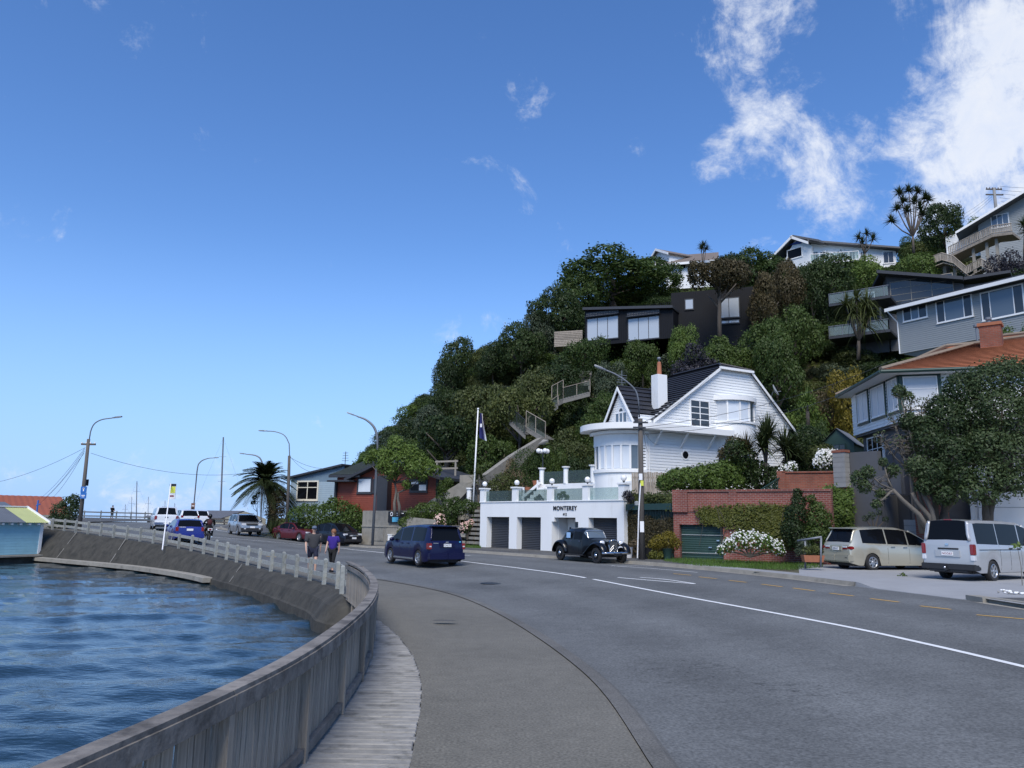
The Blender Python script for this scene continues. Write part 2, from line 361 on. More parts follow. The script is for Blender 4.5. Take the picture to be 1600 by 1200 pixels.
 def build(s,name,m,parent=None,smooth=False,sharp=None):
  me=bpy.data.meshes.new(name);me.from_pydata(s.v,[],s.f);me.update()
  return link(name,me,m,parent,smooth,sharp)

def link(name,me,m,parent=None,smooth=False,sharp=None):
 if m is not None:
  if isinstance(m,str):m=M[m]
  if len(me.materials)==0:me.materials.append(m)
 if smooth:
  me.polygons.foreach_set('use_smooth',[True]*len(me.polygons))
  if sharp:me.set_sharp_from_angle(angle=R(sharp))
 o=bpy.data.objects.new(name,me);col.objects.link(o)
 if parent is not None:o.parent=parent
 return o
def tag(o,label=None,cat=None,group=None,kind=None):
 for k,v in(('label',label),('category',cat),('group',group),('kind',kind)):
  if v:o[k]=v
 return o
def empty(name,loc,rz=0,label=None,cat=None,group=None):
 o=bpy.data.objects.new(name,None);col.objects.link(o);o.location=loc;o.rotation_euler=(0,0,rz);o.empty_display_size=.2
 return tag(o,label,cat,group)
def np_mesh(name,V,Fq):
 me=bpy.data.meshes.new(name);n=len(Fq);k=Fq.shape[1]
 me.vertices.add(len(V));me.vertices.foreach_set('co',V.astype(np.float32).ravel())
 me.loops.add(n*k);me.loops.foreach_set('vertex_index',Fq.astype(np.int32).ravel())
 me.polygons.add(n);me.polygons.foreach_set('loop_start',np.arange(0,n*k,k,dtype=np.int32));me.polygons.foreach_set('loop_total',np.full(n,k,dtype=np.int32))
 me.update(calc_edges=True);return me
def copy_tree(o,parent=None):
 c=o.copy();col.objects.link(c)
 if parent is not None:c.parent=parent
 for ch in o.children:copy_tree(ch,c)
 return c
def catmull(P,n):
 P=[np.array(p,float)for p in P];P=[2*P[0]-P[1]]+P+[2*P[-1]-P[-2]];out=[]
 for i in range(1,len(P)-2):
  for t in np.linspace(0,1,24,endpoint=False):
   a,b,c,d=P[i-1:i+3]
   out.append(.5*(2*b+(c-a)*t+(2*a-5*b+4*c-d)*t*t+(3*b-a-3*c+d)*t**3))
 out.append(P[-2]);out=np.array(out);L=np.r_[0,np.cumsum(np.linalg.norm(np.diff(out[:,:2],axis=0),axis=1))]
 s=np.linspace(0,L[-1],n)if n else None
 return np.stack([np.interp(s,L,out[:,k])for k in range(out.shape[1])],1)
def sstep(a,b,x):
 t=np.clip((x-a)/(b-a),0,1);return t*t*(3-2*t)

# leaves: arrays of points and facing directions -> one mesh of leaf shaped faces
def leaf_mesh(name,P,N,size,aspect=.55,jit=.7,sizevar=.35,seed=0):
 g=np.random.default_rng(seed+11);n=len(P)
 N=N+g.normal(0,jit,(n,3));N/=np.linalg.norm(N,axis=1,keepdims=True)+1e-9
 T=g.normal(0,1,(n,3));T-=N*np.sum(T*N,1,keepdims=True);T/=np.linalg.norm(T,axis=1,keepdims=True)+1e-9
 B=np.cross(N,T);s=(size*(1+g.uniform(-sizevar,sizevar,n)))[:,None]
 fold=N*s*.12
 V=np.stack([P-T*s*.5,P+B*s*aspect*.5-fold-T*s*.05,P+T*s*.5,P-B*s*aspect*.5-fold-T*s*.05],1).reshape(-1,3)
 return np_mesh(name,V,np.arange(4*n).reshape(-1,4))

# ------------------------------------------------------------------ lie of the land
SEA=-0.9
KIN=catmull([(2.6,-8),(1.9,0),(1.55,4),(1.41,6.65),(1.2,11.4),(0,17.9),(-1.53,23),(-3.6,26.8),(-5.9,29.9),(-9.6,34.4),(-14,40),(-20,46.8),(-27,53.5),(-33,60),(-38.5,69),(-42,80),(-43,95),(-42,120)],240)
KOUT=catmull([(14,-8),(13,4),(12.1,12),(11.7,17.6),(11.45,19.8),(10.5,23.4),(9.5,27),(7.4,32),(5,35.6),(2,39.3),(-2.6,45.2),(-7,51.2),(-12,57.2),(-18,63.3),(-24,69.3),(-28.2,76),(-30,84),(-30.5,96),(-29,120)],240)
PICKET=[(-2.6,-3),(-2.42,0),(-2.3,1.8),(-2.1,3.6),(-1.92,5),(-1.8,6.6),(-1.82,8.5),(-1.98,11),(-2.3,13.5),(-2.78,16),(-3.55,19),(-4.45,21.8)]
POSTRAIL=[(-4.75,22.6),(-5.5,24.8),(-8.5,30),(-11.8,35),(-15.3,39.7),(-21,45.4),(-29.4,52),(-32.5,54.2)]
SEAWALL0=[(-1.6,21.4),(-3.4,21.75),(-4.4,22.2)]
PATHL=[(-.1,-8),(-.3,0),(-.5,3.5),(-.62,5),(-.78,6.57),(-1.04,9.95),(-1.46,12.5),(-2.14,15.1),(-2.98,17.6),(-3.7,19.9),(-4.6,22),(-5.4,24.9),(-8.4,30.1),(-11.7,35.1),(-15.2,39.8),(-20.9,45.5),(-29.3,52.1),(-33,54.6),(-38,57.5),(-60,63),(-140,82)]
PL=catmull(PATHL,320)

def sdist(poly,x,y):  # signed distance, positive to the right of travel (land side)
 P=poly[:-1];d=np.diff(poly,axis=0);L2=np.sum(d*d,1)
 x=np.atleast_1d(np.asarray(x,float));y=np.atleast_1d(np.asarray(y,float));out=np.empty(x.size)
 for i0 in range(0,x.size,4000):
  X=x[i0:i0+4000,None];Y=y[i0:i0+4000,None]
  t=np.clip(((X-P[:,0])*d[:,0]+(Y-P[:,1])*d[:,1])/L2,0,1)
  ex=X-P[:,0]-t*d[:,0];ey=Y-P[:,1]-t*d[:,1];D2=ex*ex+ey*ey;k=np.argmin(D2,1);r=np.arange(len(k))
  sg=np.sign(d[k,1]*ex[r,k]-d[k,0]*ey[r,k]);out[i0:i0+4000]=np.sqrt(D2[r,k])*sg
 return out
def Gv(x,y):
 rise=np.interp(x,[-80,-47,-30,-20,-14,-10],[1.8,1.55,1.05,.55,.15,0])
 di=sdist(KIN,x,y);return rise+.4*sstep(0,9,di)*(.35+.65*sstep(-14,-3,x))
def G(x,y):return float(Gv(np.array([x]),np.array([y]))[0])
def gp(px,py,off=0.0):
 d=ray(px,py);z=0.0
 for _ in range(14):
  t=(z+off-CAM_H)/d.z;p=CAM+d*t;z=.5*z+.5*G(p.x,p.y)
 return Vector((p.x,p.y,G(p.x,p.y)))
HX=[-45,-36,-28,-22,-18,-14,-8,-2,4,17,35,60,100,160];HR=[0,0,1,5,10,15,20,24,28,33,37,41,44,44]
def hillv(x,y):
 ridge=np.interp(x,HX,HR);yb=np.interp(x,[-45,-30,-18,-5,5,15,25,40,60,160],[98,88,76,68,63,57,52,46,42,42])
 w=np.interp(x,[-30,-10,0,17,40,160],[26,34,42,52,64,64]);t=np.clip((y-yb)/w,0,1)
 h=ridge*(.75*t+.25*t*t*(3-2*t));over=np.clip(y-yb-w-6,0,None)
 return np.maximum(h-over*.25,0)
def T(x,y):return G(x,y)+float(hillv(np.array([x]),np.array([y]))[0])

# the ground: one sheet, hill included
def terrain():
 xs=np.r_[np.linspace(-1500,-120,8),np.linspace(-100,170,190),np.linspace(220,1800,8)]
 ys=np.r_[np.linspace(-1500,-40,8),np.linspace(-20,190,150),np.linspace(230,2500,8)]
 X,Y=np.meshgrid(xs,ys);x=X.ravel();y=Y.ravel()
 g=Gv(x,y);h=hillv(x,y);ds=sdist(PL,x,y);do=sdist(KOUT,x,y);di=sdist(KIN,x,y)
 n=(np.sin(x*.31+1.3*np.sin(y*.17))*np.cos(y*.27+x*.05))*np.clip(h*.12,0,.7)
 z=g+h+n-.02
 corr=(di>-40)&(do<2.2)&(ds>0)
 z=np.where(corr,g-.3,z)
 z=np.where((do>=2.2)&(do<6)&(y<60),g+.0+h,z)
 z=np.where(ds<1.2,-2.6,z)
 z=np.where((y>112)&(x<-30),-2.6,z)
 V=np.stack([x,y,z],1);nx,ny=len(xs),len(ys);I=np.arange(nx*ny).reshape(ny,nx)
 Fq=np.stack([I[:-1,:-1],I[:-1,1:],I[1:,1:],I[1:,:-1]],-1).reshape(-1,4)
 me=np_mesh('ground',V,Fq);o=link('ground',me,'soil_grass',None,True);tag(o,kind='structure')
gm=mat('soil_grass',(.060,.062,.028),.95,.5,.35,.6,3,dirt=((.075,.055,.035),.25,.5,.8))
terrain()

# the sea: one sheet out to the horizon, with real waves near by
def water():
 ang=np.radians(np.r_[np.linspace(-170,-62,16),np.linspace(-60,-3,400),np.linspace(0,170,16)]);r=3.0*1.0135**np.arange(0,560)
 A,Rr=np.meshgrid(ang,r);x=(np.sin(A)*Rr).ravel();y=(np.cos(A)*Rr).ravel();g=np.random.default_rng(3);z=np.zeros_like(x)
 for k in range(46):
  lam=.38*(5.0/.38)**g.random();th=R(-68)+g.normal(0,.42);kk=2*math.pi/lam
  ph=kk*(x*math.cos(th)+y*math.sin(th))+g.random()*6.28;a=.0066*lam**.9/(1+lam*.22)
  a=a*(.65+.35*np.sin(x*.13+k)*np.cos(y*.11-k));z+=a*(np.sin(ph)+.22*np.sin(2*ph+.6))
 rr=Rr.ravel();z*=np.clip(1.25-rr/170,.15,1.0)*np.clip(2-rr/400,0,1)
 V=np.stack([x,y,z+SEA],1);nx,ny=len(ang),len(r);I=np.arange(nx*ny).reshape(ny,nx)
 Fq=np.stack([I[:-1,:-1],I[1:,:-1],I[1:,1:],I[:-1,1:]],-1).reshape(-1,4)[:,::-1]
 m=bpy.data.materials.new('sea_water');m.use_nodes=True;t=m.node_tree;b=t.nodes['Principled BSDF']
 b.inputs['Base Color'].default_value=(.010,.026,.038,1);b.inputs['Roughness'].default_value=.04;b.inputs['Specular IOR Level'].default_value=.6;b.inputs['IOR'].default_value=1.33
 tcn=t.nodes.new('ShaderNodeTexCoord');mp=t.nodes.new('ShaderNodeMapping');mp.inputs['Rotation'].default_value=(0,0,R(20));mp.inputs['Scale'].default_value=(1.0,2.1,1)
 t.links.new(tcn.outputs['Object'],mp.inputs[0]);n=t.nodes.new('ShaderNodeTexNoise');n.inputs['Scale'].default_value=5.5;n.inputs['Detail'].default_value=3;n.inputs['Roughness'].default_value=.5
 t.links.new(mp.outputs[0],n.inputs['Vector']);bp=t.nodes.new('ShaderNodeBump');bp.inputs['Strength'].default_value=.3;bp.inputs['Distance'].default_value=.04
 t.links.new(n.outputs[0],bp.inputs['Height']);t.links.new(bp.outputs[0],b.inputs['Normal']);M['sea_water']=m
 o=link('sea_water',np_mesh('sea_water',V,Fq),m,None,True);tag(o,kind='structure')
water()

# asphalt with stone grain, worn lanes and a few dark cracks
def asphalt(name,c,crack=0.0,grain=90,patch=.25):
 m=bpy.data.materials.new(name);m.use_nodes=True;t=m.node_tree;b=t.nodes['Principled BSDF'];b.inputs['Roughness'].default_value=.82;b.inputs['Specular IOR Level'].default_value=.35
 tcn=t.nodes.new('ShaderNodeTexCoord');ob=tcn.outputs['Object']
 def noise(s,d,r=.6):
  n=t.nodes.new('ShaderNodeTexNoise');n.inputs['Scale'].default_value=s;n.inputs['Detail'].default_value=d;n.inputs['Roughness'].default_value=r;t.links.new(ob,n.inputs['Vector']);return n.outputs[0]
 def mrange(v,a,b_,c_,d_):
  k=t.nodes.new('ShaderNodeMapRange');k.inputs[1].default_value=a;k.inputs[2].default_value=b_;k.inputs[3].default_value=c_;k.inputs[4].default_value=d_;t.links.new(v,k.inputs[0]);return k.outputs[0]
 def mul(a,b_):
  k=t.nodes.new('ShaderNodeMath');k.operation='MULTIPLY';t.links.new(a,k.inputs[0]);t.links.new(b_,k.inputs[1]);return k.outputs[0]
 gr=noise(grain,2);f=mul(mrange(noise(.33,5),.3,.7,1-patch,1+patch),mrange(gr,.3,.7,.66,1.34));f=mul(f,mrange(noise(4,4),.3,.7,.9,1.1))
 if crack:  # wheel tracks polished a little lighter, oil darkens the lane middles
  at_=t.nodes.new('ShaderNodeAttribute');at_.attribute_name='lane';sn=t.nodes.new('ShaderNodeMath');sn.operation='SINE';ml=t.nodes.new('ShaderNodeMath');ml.operation='MULTIPLY';ml.inputs[1].default_value=31.0;t.links.new(at_.outputs['Fac'],ml.inputs[0]);t.links.new(ml.outputs[0],sn.inputs[0]);f=mul(f,mrange(sn.outputs[0],-1,1,.91,1.07))
 vs=t.nodes.new('ShaderNodeTexVoronoi');vs.inputs['Scale'].default_value=22;t.links.new(ob,vs.inputs['Vector'])
 f=mul(f,mrange(vs.outputs['Distance'],.0,.09,1.25,1.0))
 if crack:
  mp=t.nodes.new('ShaderNodeMapping');mp.inputs['Rotation'].default_value=(0,0,R(-12));mp.inputs['Scale'].default_value=(1.1,2.6,1);t.links.new(ob,mp.inputs[0])
  v=t.nodes.new('ShaderNodeTexVoronoi');v.feature='DISTANCE_TO_EDGE';v.inputs['Scale'].default_value=3.4;v.inputs['Randomness'].default_value=1;t.links.new(mp.outputs[0],v.inputs['Vector'])
  edge=mrange(v.outputs['Distance'],.0,.06,1,0)
  brk=mrange(noise(5.5,3),.46,.54,0,1)
  reg=None
  for(cx_,cy_,rr)in crack:
   dn=t.nodes.new('ShaderNodeVectorMath');dn.operation='DISTANCE';dn.inputs[1].default_value=(cx_,cy_,0);t.links.new(ob,dn.inputs[0]);q=mrange(dn.outputs['Value'],rr*.55,rr,1,0)
   if reg is None:reg=q
   else:
    k=t.nodes.new('ShaderNodeMath');k.operation='MAXIMUM';t.links.new(reg,k.inputs[0]);t.links.new(q,k.inputs[1]);reg=k.outputs[0]
  f=mul(f,mrange(mul(mul(edge,brk),reg),0,1,1,.42))
 mx=t.nodes.new('ShaderNodeMixRGB');mx.blend_type='MULTIPLY';mx.inputs[0].default_value=1;mx.inputs[1].default_value=tuple(c)+(1,);t.links.new(f,mx.inputs[2]);t.links.new(mx.outputs[0],b.inputs['Base Color'])
 bp=t.nodes.new('ShaderNodeBump');bp.inputs['Strength'].default_value=.35;bp.inputs['Distance'].default_value=.008;t.links.new(gr,bp.inputs['Height']);t.links.new(bp.outputs[0],b.inputs['Normal'])
 M[name]=m
asphalt('road_asphalt',(.118,.123,.122),[(2.75,11.9,1.15),(3.55,10.3,1.0),(2.3,11.3,.8)],26,.2)
asphalt('path_asphalt',(.145,.138,.116),0,34,.12)
asphalt('kerb_asphalt',(.125,.122,.112),0,40,.3)
asphalt('old_asphalt',(.085,.084,.08),0,60,.3)

def RZ2(x,y,z):return Matrix.Translation((x,y,z))
def strip(name,A,B,zo,m,nc=6,kind='structure',zoB=None,sub=240):
 A=np.asarray(A);B=np.asarray(B);zoB=zo if zoB is None else zoB;t=np.linspace(0,1,nc+1);n=len(A)
 X=A[:,None,0]*(1-t)+B[:,None,0]*t;Y=A[:,None,1]*(1-t)+B[:,None,1]*t
 Z=Gv(X.ravel(),Y.ravel()).reshape(X.shape)+zo*(1-t)+zoB*t
 I=np.arange(n*(nc+1)).reshape(n,nc+1);Fq=np.stack([I[:-1,:-1],I[:-1,1:],I[1:,1:],I[1:,:-1]],-1).reshape(-1,4)
 me=np_mesh(name,np.stack([X,Y,Z],-1).reshape(-1,3),Fq);me.attributes.new('lane','FLOAT','POINT').data.foreach_set('value',np.tile(t,n).astype(np.float32))
 o=link(name,me,m,None,True);tag(o,kind=kind);return o
def offset(P,d):
 P=np.asarray(P);tn=np.gradient(P,axis=0);tn/=np.linalg.norm(tn,axis=1,keepdims=True);return P+np.stack([tn[:,1],-tn[:,0]],1)*d  # + is to the right of travel
def cutD(P,y0,y1):
 return P[(P[:,1]>=y0)&(P[:,1]<=y1)]
road=strip('road',KIN,KOUT,0,'road_asphalt',14)
# match the bay side edge of the path with the kerb, row by row
def nearest_rows(Pk,Pl):
 return np.array([Pl[np.argmin(np.sum((Pl-p)**2,1))]for p in Pk])
KI2=KIN[KIN[:,1]<62];PLf=catmull(PATHL,1600)
foot=strip('footpath',nearest_rows(KI2,PLf[PLf[:,0]>-42]),offset(KI2,-.12),.03,'path_asphalt',6)
strip('kerb_top',offset(KI2,-.12),offset(KI2,.07),.045,'kerb_asphalt',2,zoB=.05)
strip('kerb_face',offset(KI2,.07),offset(KI2,.16),.05,'kerb_asphalt',2,zoB=-.01)
KI3=KIN[KIN[:,1]>=61]
far_path=strip('far_footpath',np.array([[-60-.3*k,62+58*k/(len(KI3)-1)]for k in range(len(KI3))]),KI3,.10,'old_asphalt',8)
KO=KOUT
lo=KO[(KO[:,1]<19.6)];hi=KO[(KO[:,1]>23.6)]
for nm,P in(('kerb_near',lo),('kerb_far',hi)):
 strip(nm,offset(P,0),offset(P,.05),.0,'weathered_concrete',1,zoB=.125);strip(nm+'_top',offset(P,.05),offset(P,.24),.125,'weathered_concrete',1)
 strip(nm+'_gutter',offset(P,-.32),offset(P,0),.006,'weathered_concrete',1)
strip('outer_footpath',offset(KO[KO[:,1]>32.5],.24),offset(KO[KO[:,1]>32.5],6.2),.122,'old_asphalt',5)
strip('verge_footpath',offset(KO[(KO[:,1]>24.4)&(KO[:,1]<=33)],.24),offset(KO[(KO[:,1]>24.4)&(KO[:,1]<=33)],1.1),.124,'pale_concrete',2)
strip('near_footpath',offset(lo,.24),offset(lo,1.5),.12,'old_asphalt',3)
kz=G(11.5,19.7);o=MB(RZ2(11.46,19.62,kz)).box(-.02,.32,-.5,.2,-.05,.1235).build('kerb_end','weathered_concrete');tag(o,kind='structure')
# pale concrete driveway, sloping gently up from the kerb
def patch(name,quad,n,zo,m,kind='structure'):
 a,b,c,d=[np.array(q,float)for q in quad];s=np.linspace(0,1,n+1);U,W=np.meshgrid(s,s)
 X=(a[0]*(1-U)+b[0]*U)*(1-W)+(d[0]*(1-U)+c[0]*U)*W;Y=(a[1]*(1-U)+b[1]*U)*(1-W)+(d[1]*(1-U)+c[1]*U)*W
 z0=a[2]if len(a)>2 else 0
 Z=Gv(X.ravel(),Y.ravel()).reshape(X.shape)+zo(U,W);I=np.arange((n+1)**2).reshape(n+1,n+1)
 Fq=np.stack([I[:-1,:-1],I[:-1,1:],I[1:,1:],I[1:,:-1]],-1).reshape(-1,4);o=link(name,np_mesh(name,np.stack([X,Y,Z],-1).reshape(-1,3),Fq),m,None,True);tag(o,kind=kind);return o
patch('driveway',[(11.45,19.75),(9.8,26.6),(13.6,37),(33,30)],36,lambda U,W:.012+.118*np.maximum(sstep(0,.10,W),sstep(.46,.6,U)),'pale_concrete')
patch('verge_edge',[(10.2,26.3),(8.9,28.6),(12.3,38.5),(14.4,37)],8,lambda U,W:.105+0*U,'soil_grass')
lip=MB()
for k in range(24):
 q=[]
 for t in(k/24,(k+1)/24):x,y=11.45+(9.8-11.45)*t,19.75+(26.6-19.75)*t;g0=G(x,y);q.append((x,y,g0+.012+.118*float(sstep(.46,.6,t)),g0-.06))
 lip.quad((q[0][0],q[0][1],q[0][2]),(q[1][0],q[1][1],q[1][2]),(q[1][0]-.03,q[1][1],q[1][3]),(q[0][0]-.03,q[0][1],q[0][3]))
tag(lip.build('driveway_lip','pale_concrete'),kind='structure')
patch('driveway_apron',[(11.7,12),(11.5,19.7),(32,30),(34,10)],24,lambda U,W:.10+.03*sstep(0,.3,W),'pale_concrete')

def stripe(name,P,w,m='line_white',zo=.006):
 return strip(name,offset(P,-w/2),offset(P,w/2),zo,m,1)
mat('line_white',(.74,.75,.74),.7,.12,12,dirt=((.16,.16,.16),5,.6,.7));mat('line_yellow',(.62,.36,.06),.7,.15,12,dirt=((.14,.13,.1),6,.6,.6))
def pxpath(pts,n):return catmull([tuple(gp(*p)[:2])for p in pts],n)
CEN=pxpath([(1720,1072),(1600,1042),(1450,1007),(1300,975),(1100,938),(915,903),(820,889),(730,878),(610,865),(540,857.5),(475,851.5),(410,845.5),(350,840.5),(318,838)],200)
k0=np.argmin(np.abs(CEN[:,1]-27.0))
stripe('centre_line',CEN[:k0],.11);stripe('centre_line',CEN[k0+1:],.11)
stripe('edge_line',pxpath([(735,868.5),(670,863),(610,857.4),(525,851.5),(470,846)],60),.10)
stripe('edge_line',pxpath([(395,836.5),(360,831.5),(342,828.8),(338,827),(345,825.4),(362,824.6)],40),.10)
stripe('parking_line',pxpath([(1086,912.5),(1030,908),(965,902.5)],12),.09);stripe('parking_line',pxpath([(1086,912.2),(1040,905.5),(1000,902.2)],12),.08)
stripe('parking_line',pxpath([(1090,894.5),(1030,889.3),(955,884)],12),.09);stripe('parking_line',pxpath([(1050,884.8),(1000,884.2),(955,884.6)],8),.06)
for a,b in(((1526,961),(1600,967.5)),((1438,947),(1486,952.5)),((1360,935.5),(1405,941)),((1296,927),(1334,931.5)),((1239,919),(1273,923.5)),((1190,913),(1222,917)),((1139,907),(1166,910)),((1092,901.5),(1120,904.5)),((1052,896.5),(1080,899))):
 stripe('no_stopping_line',pxpath([a,((a[0]+b[0])/2,(a[1]+b[1])/2),b],6),.10,'line_yellow')
for a,b in(((567,886),(543,892)),((567,886),(548,883.5)),((463,874),(445,872.5)),((432,870.5),(415,869))):
 stripe('no_stopping_line',pxpath([a,((a[0]+b[0])/2,(a[1]+b[1])/2),b],5),.10,'line_yellow')
c=gp(769,911.5);mb=MB();mb.lathe([(0,.012),(.36,.012),(.40,.004)],24);mh=mb.build('manhole_cover','dark_steel');mh.location=c;tag(mh,'round dark iron manhole cover set in the road asphalt','manhole cover')
c=gp(694,977.5);mb=MB();mb.lathe([(0,.108),(.17,.108),(.2,.102)],16);mh=mb.build('manhole_cover','old_asphalt');mh.location=c;mh.scale=(1.2,.5,1);tag(mh,'small flat service cover in the near footpath','manhole cover')

# sloping concrete sea wall with a ledge at its foot
def sea_wall():
 P=catmull(SEAWALL0+POSTRAIL[1:]+[(-36,56.2),(-41,58.2)],120);n=len(P);g=Gv(P[:,0],P[:,1]);cols=[]
 run=np.interp(P[:,1],[19,24,35,45,53],[.5,.42,.42,.6,1.15]);ledge=np.zeros(n)
 top=offset(P,.45);cols.append((top,g+.02));cols.append((offset(P,-.22),g+.025));wob=.01*np.sin(np.arange(n)*1.7)*np.cos(np.arange(n)*.6)
 tn=np.gradient(P,axis=0);tn/=np.linalg.norm(tn,axis=1,keepdims=True);nr=np.stack([tn[:,1],-tn[:,0]],1)
 def off(d):return P+nr*np.asarray(d)[:,None]
 cols.append((off(-.36-.5*run),g*.5+.04-.27+wob*.4));cols.append((off(-.36-run),np.full(n,-.62)+wob));cols.append((off(-.42-run-ledge),np.full(n,-.66)+wob));cols.append((off(-.50-run-ledge),np.full(n,-1.6)))
 V=np.concatenate([np.c_[p,z]for p,z in cols]);k=len(cols);I=np.arange(k*n).reshape(k,n)
 Fq=np.stack([I[:-1,:-1],I[:-1,1:],I[1:,1:],I[1:,:-1]],-1).reshape(-1,4);o=link('sea_wall',np_mesh('sea_wall',V,Fq),'sea_concrete',None,True,30);o.data.set_sharp_from_angle(angle=R(25))
 tag(o,kind='structure')
 # concrete ledge along the foot
 sel=np.where((P[:,1]>36.5)&(P[:,1]<53.5))[0];lb=MB();q0=off(-.30-run);q1=off(-.78-run)
 for i,j in zip(sel[:-1],sel[1:]):lb.hexa([(*q0[i],-.80),(*q1[i],-.80),(*q1[j],-.80),(*q0[j],-.80)],[(*q0[i],-.58),(*q1[i],-.60),(*q1[j],-.60),(*q0[j],-.58)])
 tag(lb.build('sea_wall_ledge','weathered_concrete'),kind='structure')
 # expansion joints and the pale drain strip
 for f,w,m in((.60,.04,'concrete'),(.30,.03,'concrete'),(.83,.09,'pale_concrete'),(.72,.03,'concrete')):
  i=int(f*n);a=Vector((*off(np.full(n,-.33))[i],g[i]+.095));b=Vector((*off(-.38-run)[i],-.60));mb=MB();u=Vector((*tn[i],0))*w
  up=Vector((0,0,.012));mb.hexa([a-u,a+u,b+u,b-u],[a-u+up,a+u+up,b+u+up,b-u+up]);mb.build('wall_joint',m,o)
mat('sea_concrete',(.046,.043,.035),.92,.5,2.5,1.0,6,dirt=((.020,.020,.016),1.6,.50,.85))
sea_wall()

# old timber picket fence of the boardwalk: each picket, post and rail its own piece
def picket_fence():
 P=catmull(PICKET,900);L=np.r_[0,np.cumsum(np.linalg.norm(np.diff(P,axis=0),axis=1))]
 def pt(s):return np.array([np.interp(s,L,P[:,0]),np.interp(s,L,P[:,1])])
 def ang(s):a,b=pt(max(0,s-.05)),pt(min(L[-1],s+.05));return math.atan2(b[1]-a[1],b[0]-a[0])
 z0=.03;root=empty('picket_fence',(*pt(6),z0),0,'weathered grey timber picket fence curving along the boardwalk above the water','fence')
 loc=Vector((*pt(6),z0))
 pick=[]
 for k in range(4):
  w=.024+.0035*k;h=.82;me=MB().box(-w,w,-.011,.011,-.06,h);pick.append(me)
 pms=[]
 for k,mbk in enumerate(pick):
  me=bpy.data.meshes.new('picket');me.from_pydata(mbk.v,[],mbk.f);me.materials.append(M['old_wood']);pms.append(me)
 rnd=random.Random(5);s=5.2;n=0
 while s<L[-1]-.05 and n<290:
  p=pt(s);a=ang(s);o=bpy.data.objects.new('picket',pms[rnd.randrange(4)]);col.objects.link(o);o.parent=root
  nx,ny=math.sin(a),-math.cos(a)
  o.location=Vector((p[0]-nx*.01,p[1]-ny*.01,z0+rnd.uniform(-.01,.01)))-loc;o.rotation_euler=(rnd.gauss(0,.006),rnd.gauss(0,.008),a);s+=.076+rnd.uniform(-.005,.006);n+=1
 post=MB().box(-.04,.04,-.045,.035,-.35,.86);pm=bpy.data.meshes.new('fence_post');pm.from_pydata(post.v,[],post.f);pm.materials.append(M['old_wood'])
 posts=np.arange(1.55,L[-1]+.01,1.72)
 posts=np.append(posts,L[-1])
 for q in posts:
  p=pt(q);a=ang(q);nx,ny=math.sin(a),-math.cos(a);o=bpy.data.objects.new('fence_post',pm);col.objects.link(o);o.parent=root;o.location=Vector((p[0]+nx*.03,p[1]+ny*.03,z0))-loc;o.rotation_euler=(0,0,a)
 def bar(sa,sb,name,d0,d1,za,zb):
  ss=np.linspace(sa+.004,sb-.004,7);mb=MB();rows=[]
  for q in ss:
   p=pt(q);a=ang(q);nn=np.array([math.sin(a),-math.cos(a)]);i=p+nn*d0;o=p+nn*d1
   rows.append(mb.a(*[Vector((x[0],x[1],z))-loc for x,z in((i,z0+za),(o,z0+za),(o,z0+zb),(i,z0+zb))]))
  for r0,r1 in zip(rows[:-1],rows[1:]):
   for k in range(4):l=(k+1)%4;mb.f.append((r0+k,r0+l,r1+l,r1+k))
  mb.f.append((rows[0]+3,rows[0]+2,rows[0]+1,rows[0]));mb.f.append(tuple(rows[-1]+k for k in range(4)));mb.build(name,'old_rail_wood',root)
 for a,b in zip(posts[:-1],posts[1:]):
  bar(a,b,'cap_rail',-.06,.075,.90,.945);bar(a,b,'top_rail',.066,.092,.80,.915);bar(a,b,'bottom_rail',.005,.06,.05,.13);bar(a,b,'back_rail',-.07,-.035,.76,.86)
picket_fence()

# boardwalk planks
def boardwalk():
 P=catmull(PICKET,400);E=catmull(PATHL[:11],400);root=empty('boardwalk',(-1.5,6,.03),0);tag(root,kind='structure');rnd=random.Random(9);y=1.9;n=0
 slab=None
 while y<18.2:
  w=.138+rnd.uniform(-.003,.003);x0=float(np.interp(y,P[:,1],P[:,0]))-.12;x1=float(np.interp(y,E[:,1],E[:,0]))+rnd.uniform(-.012,.012)
  if x1-x0>.1:
   zt=rnd.uniform(.0,.007);a,b,c,d=x0+1.5,x1+1.5,y-6-w/2,y-6+w/2;mb=MB().box(a,b,c,d,-.05,zt-.016).hexa([(a,c,zt-.016),(b,c,zt-.016),(b,d,zt-.016),(a,d,zt-.016)],[(a,c+.013,zt),(b-.01,c+.013,zt),(b-.01,d-.013,zt),(a,d-.013,zt)]);mb.build('deck_plank','deck_wood',root)
  y+=w+.012
 mb=MB()
 for yy in np.arange(2,18,.5):
  x0=float(np.interp(yy,P[:,1],P[:,0]))-.05;x1=float(np.interp(yy,E[:,1],E[:,0]))-.03;mb.box(x0+1.5,x1+1.5,yy-6,yy+.49-6,-.25,-.06)
 mb.build('bearer','dark_steel',root)
boardwalk()

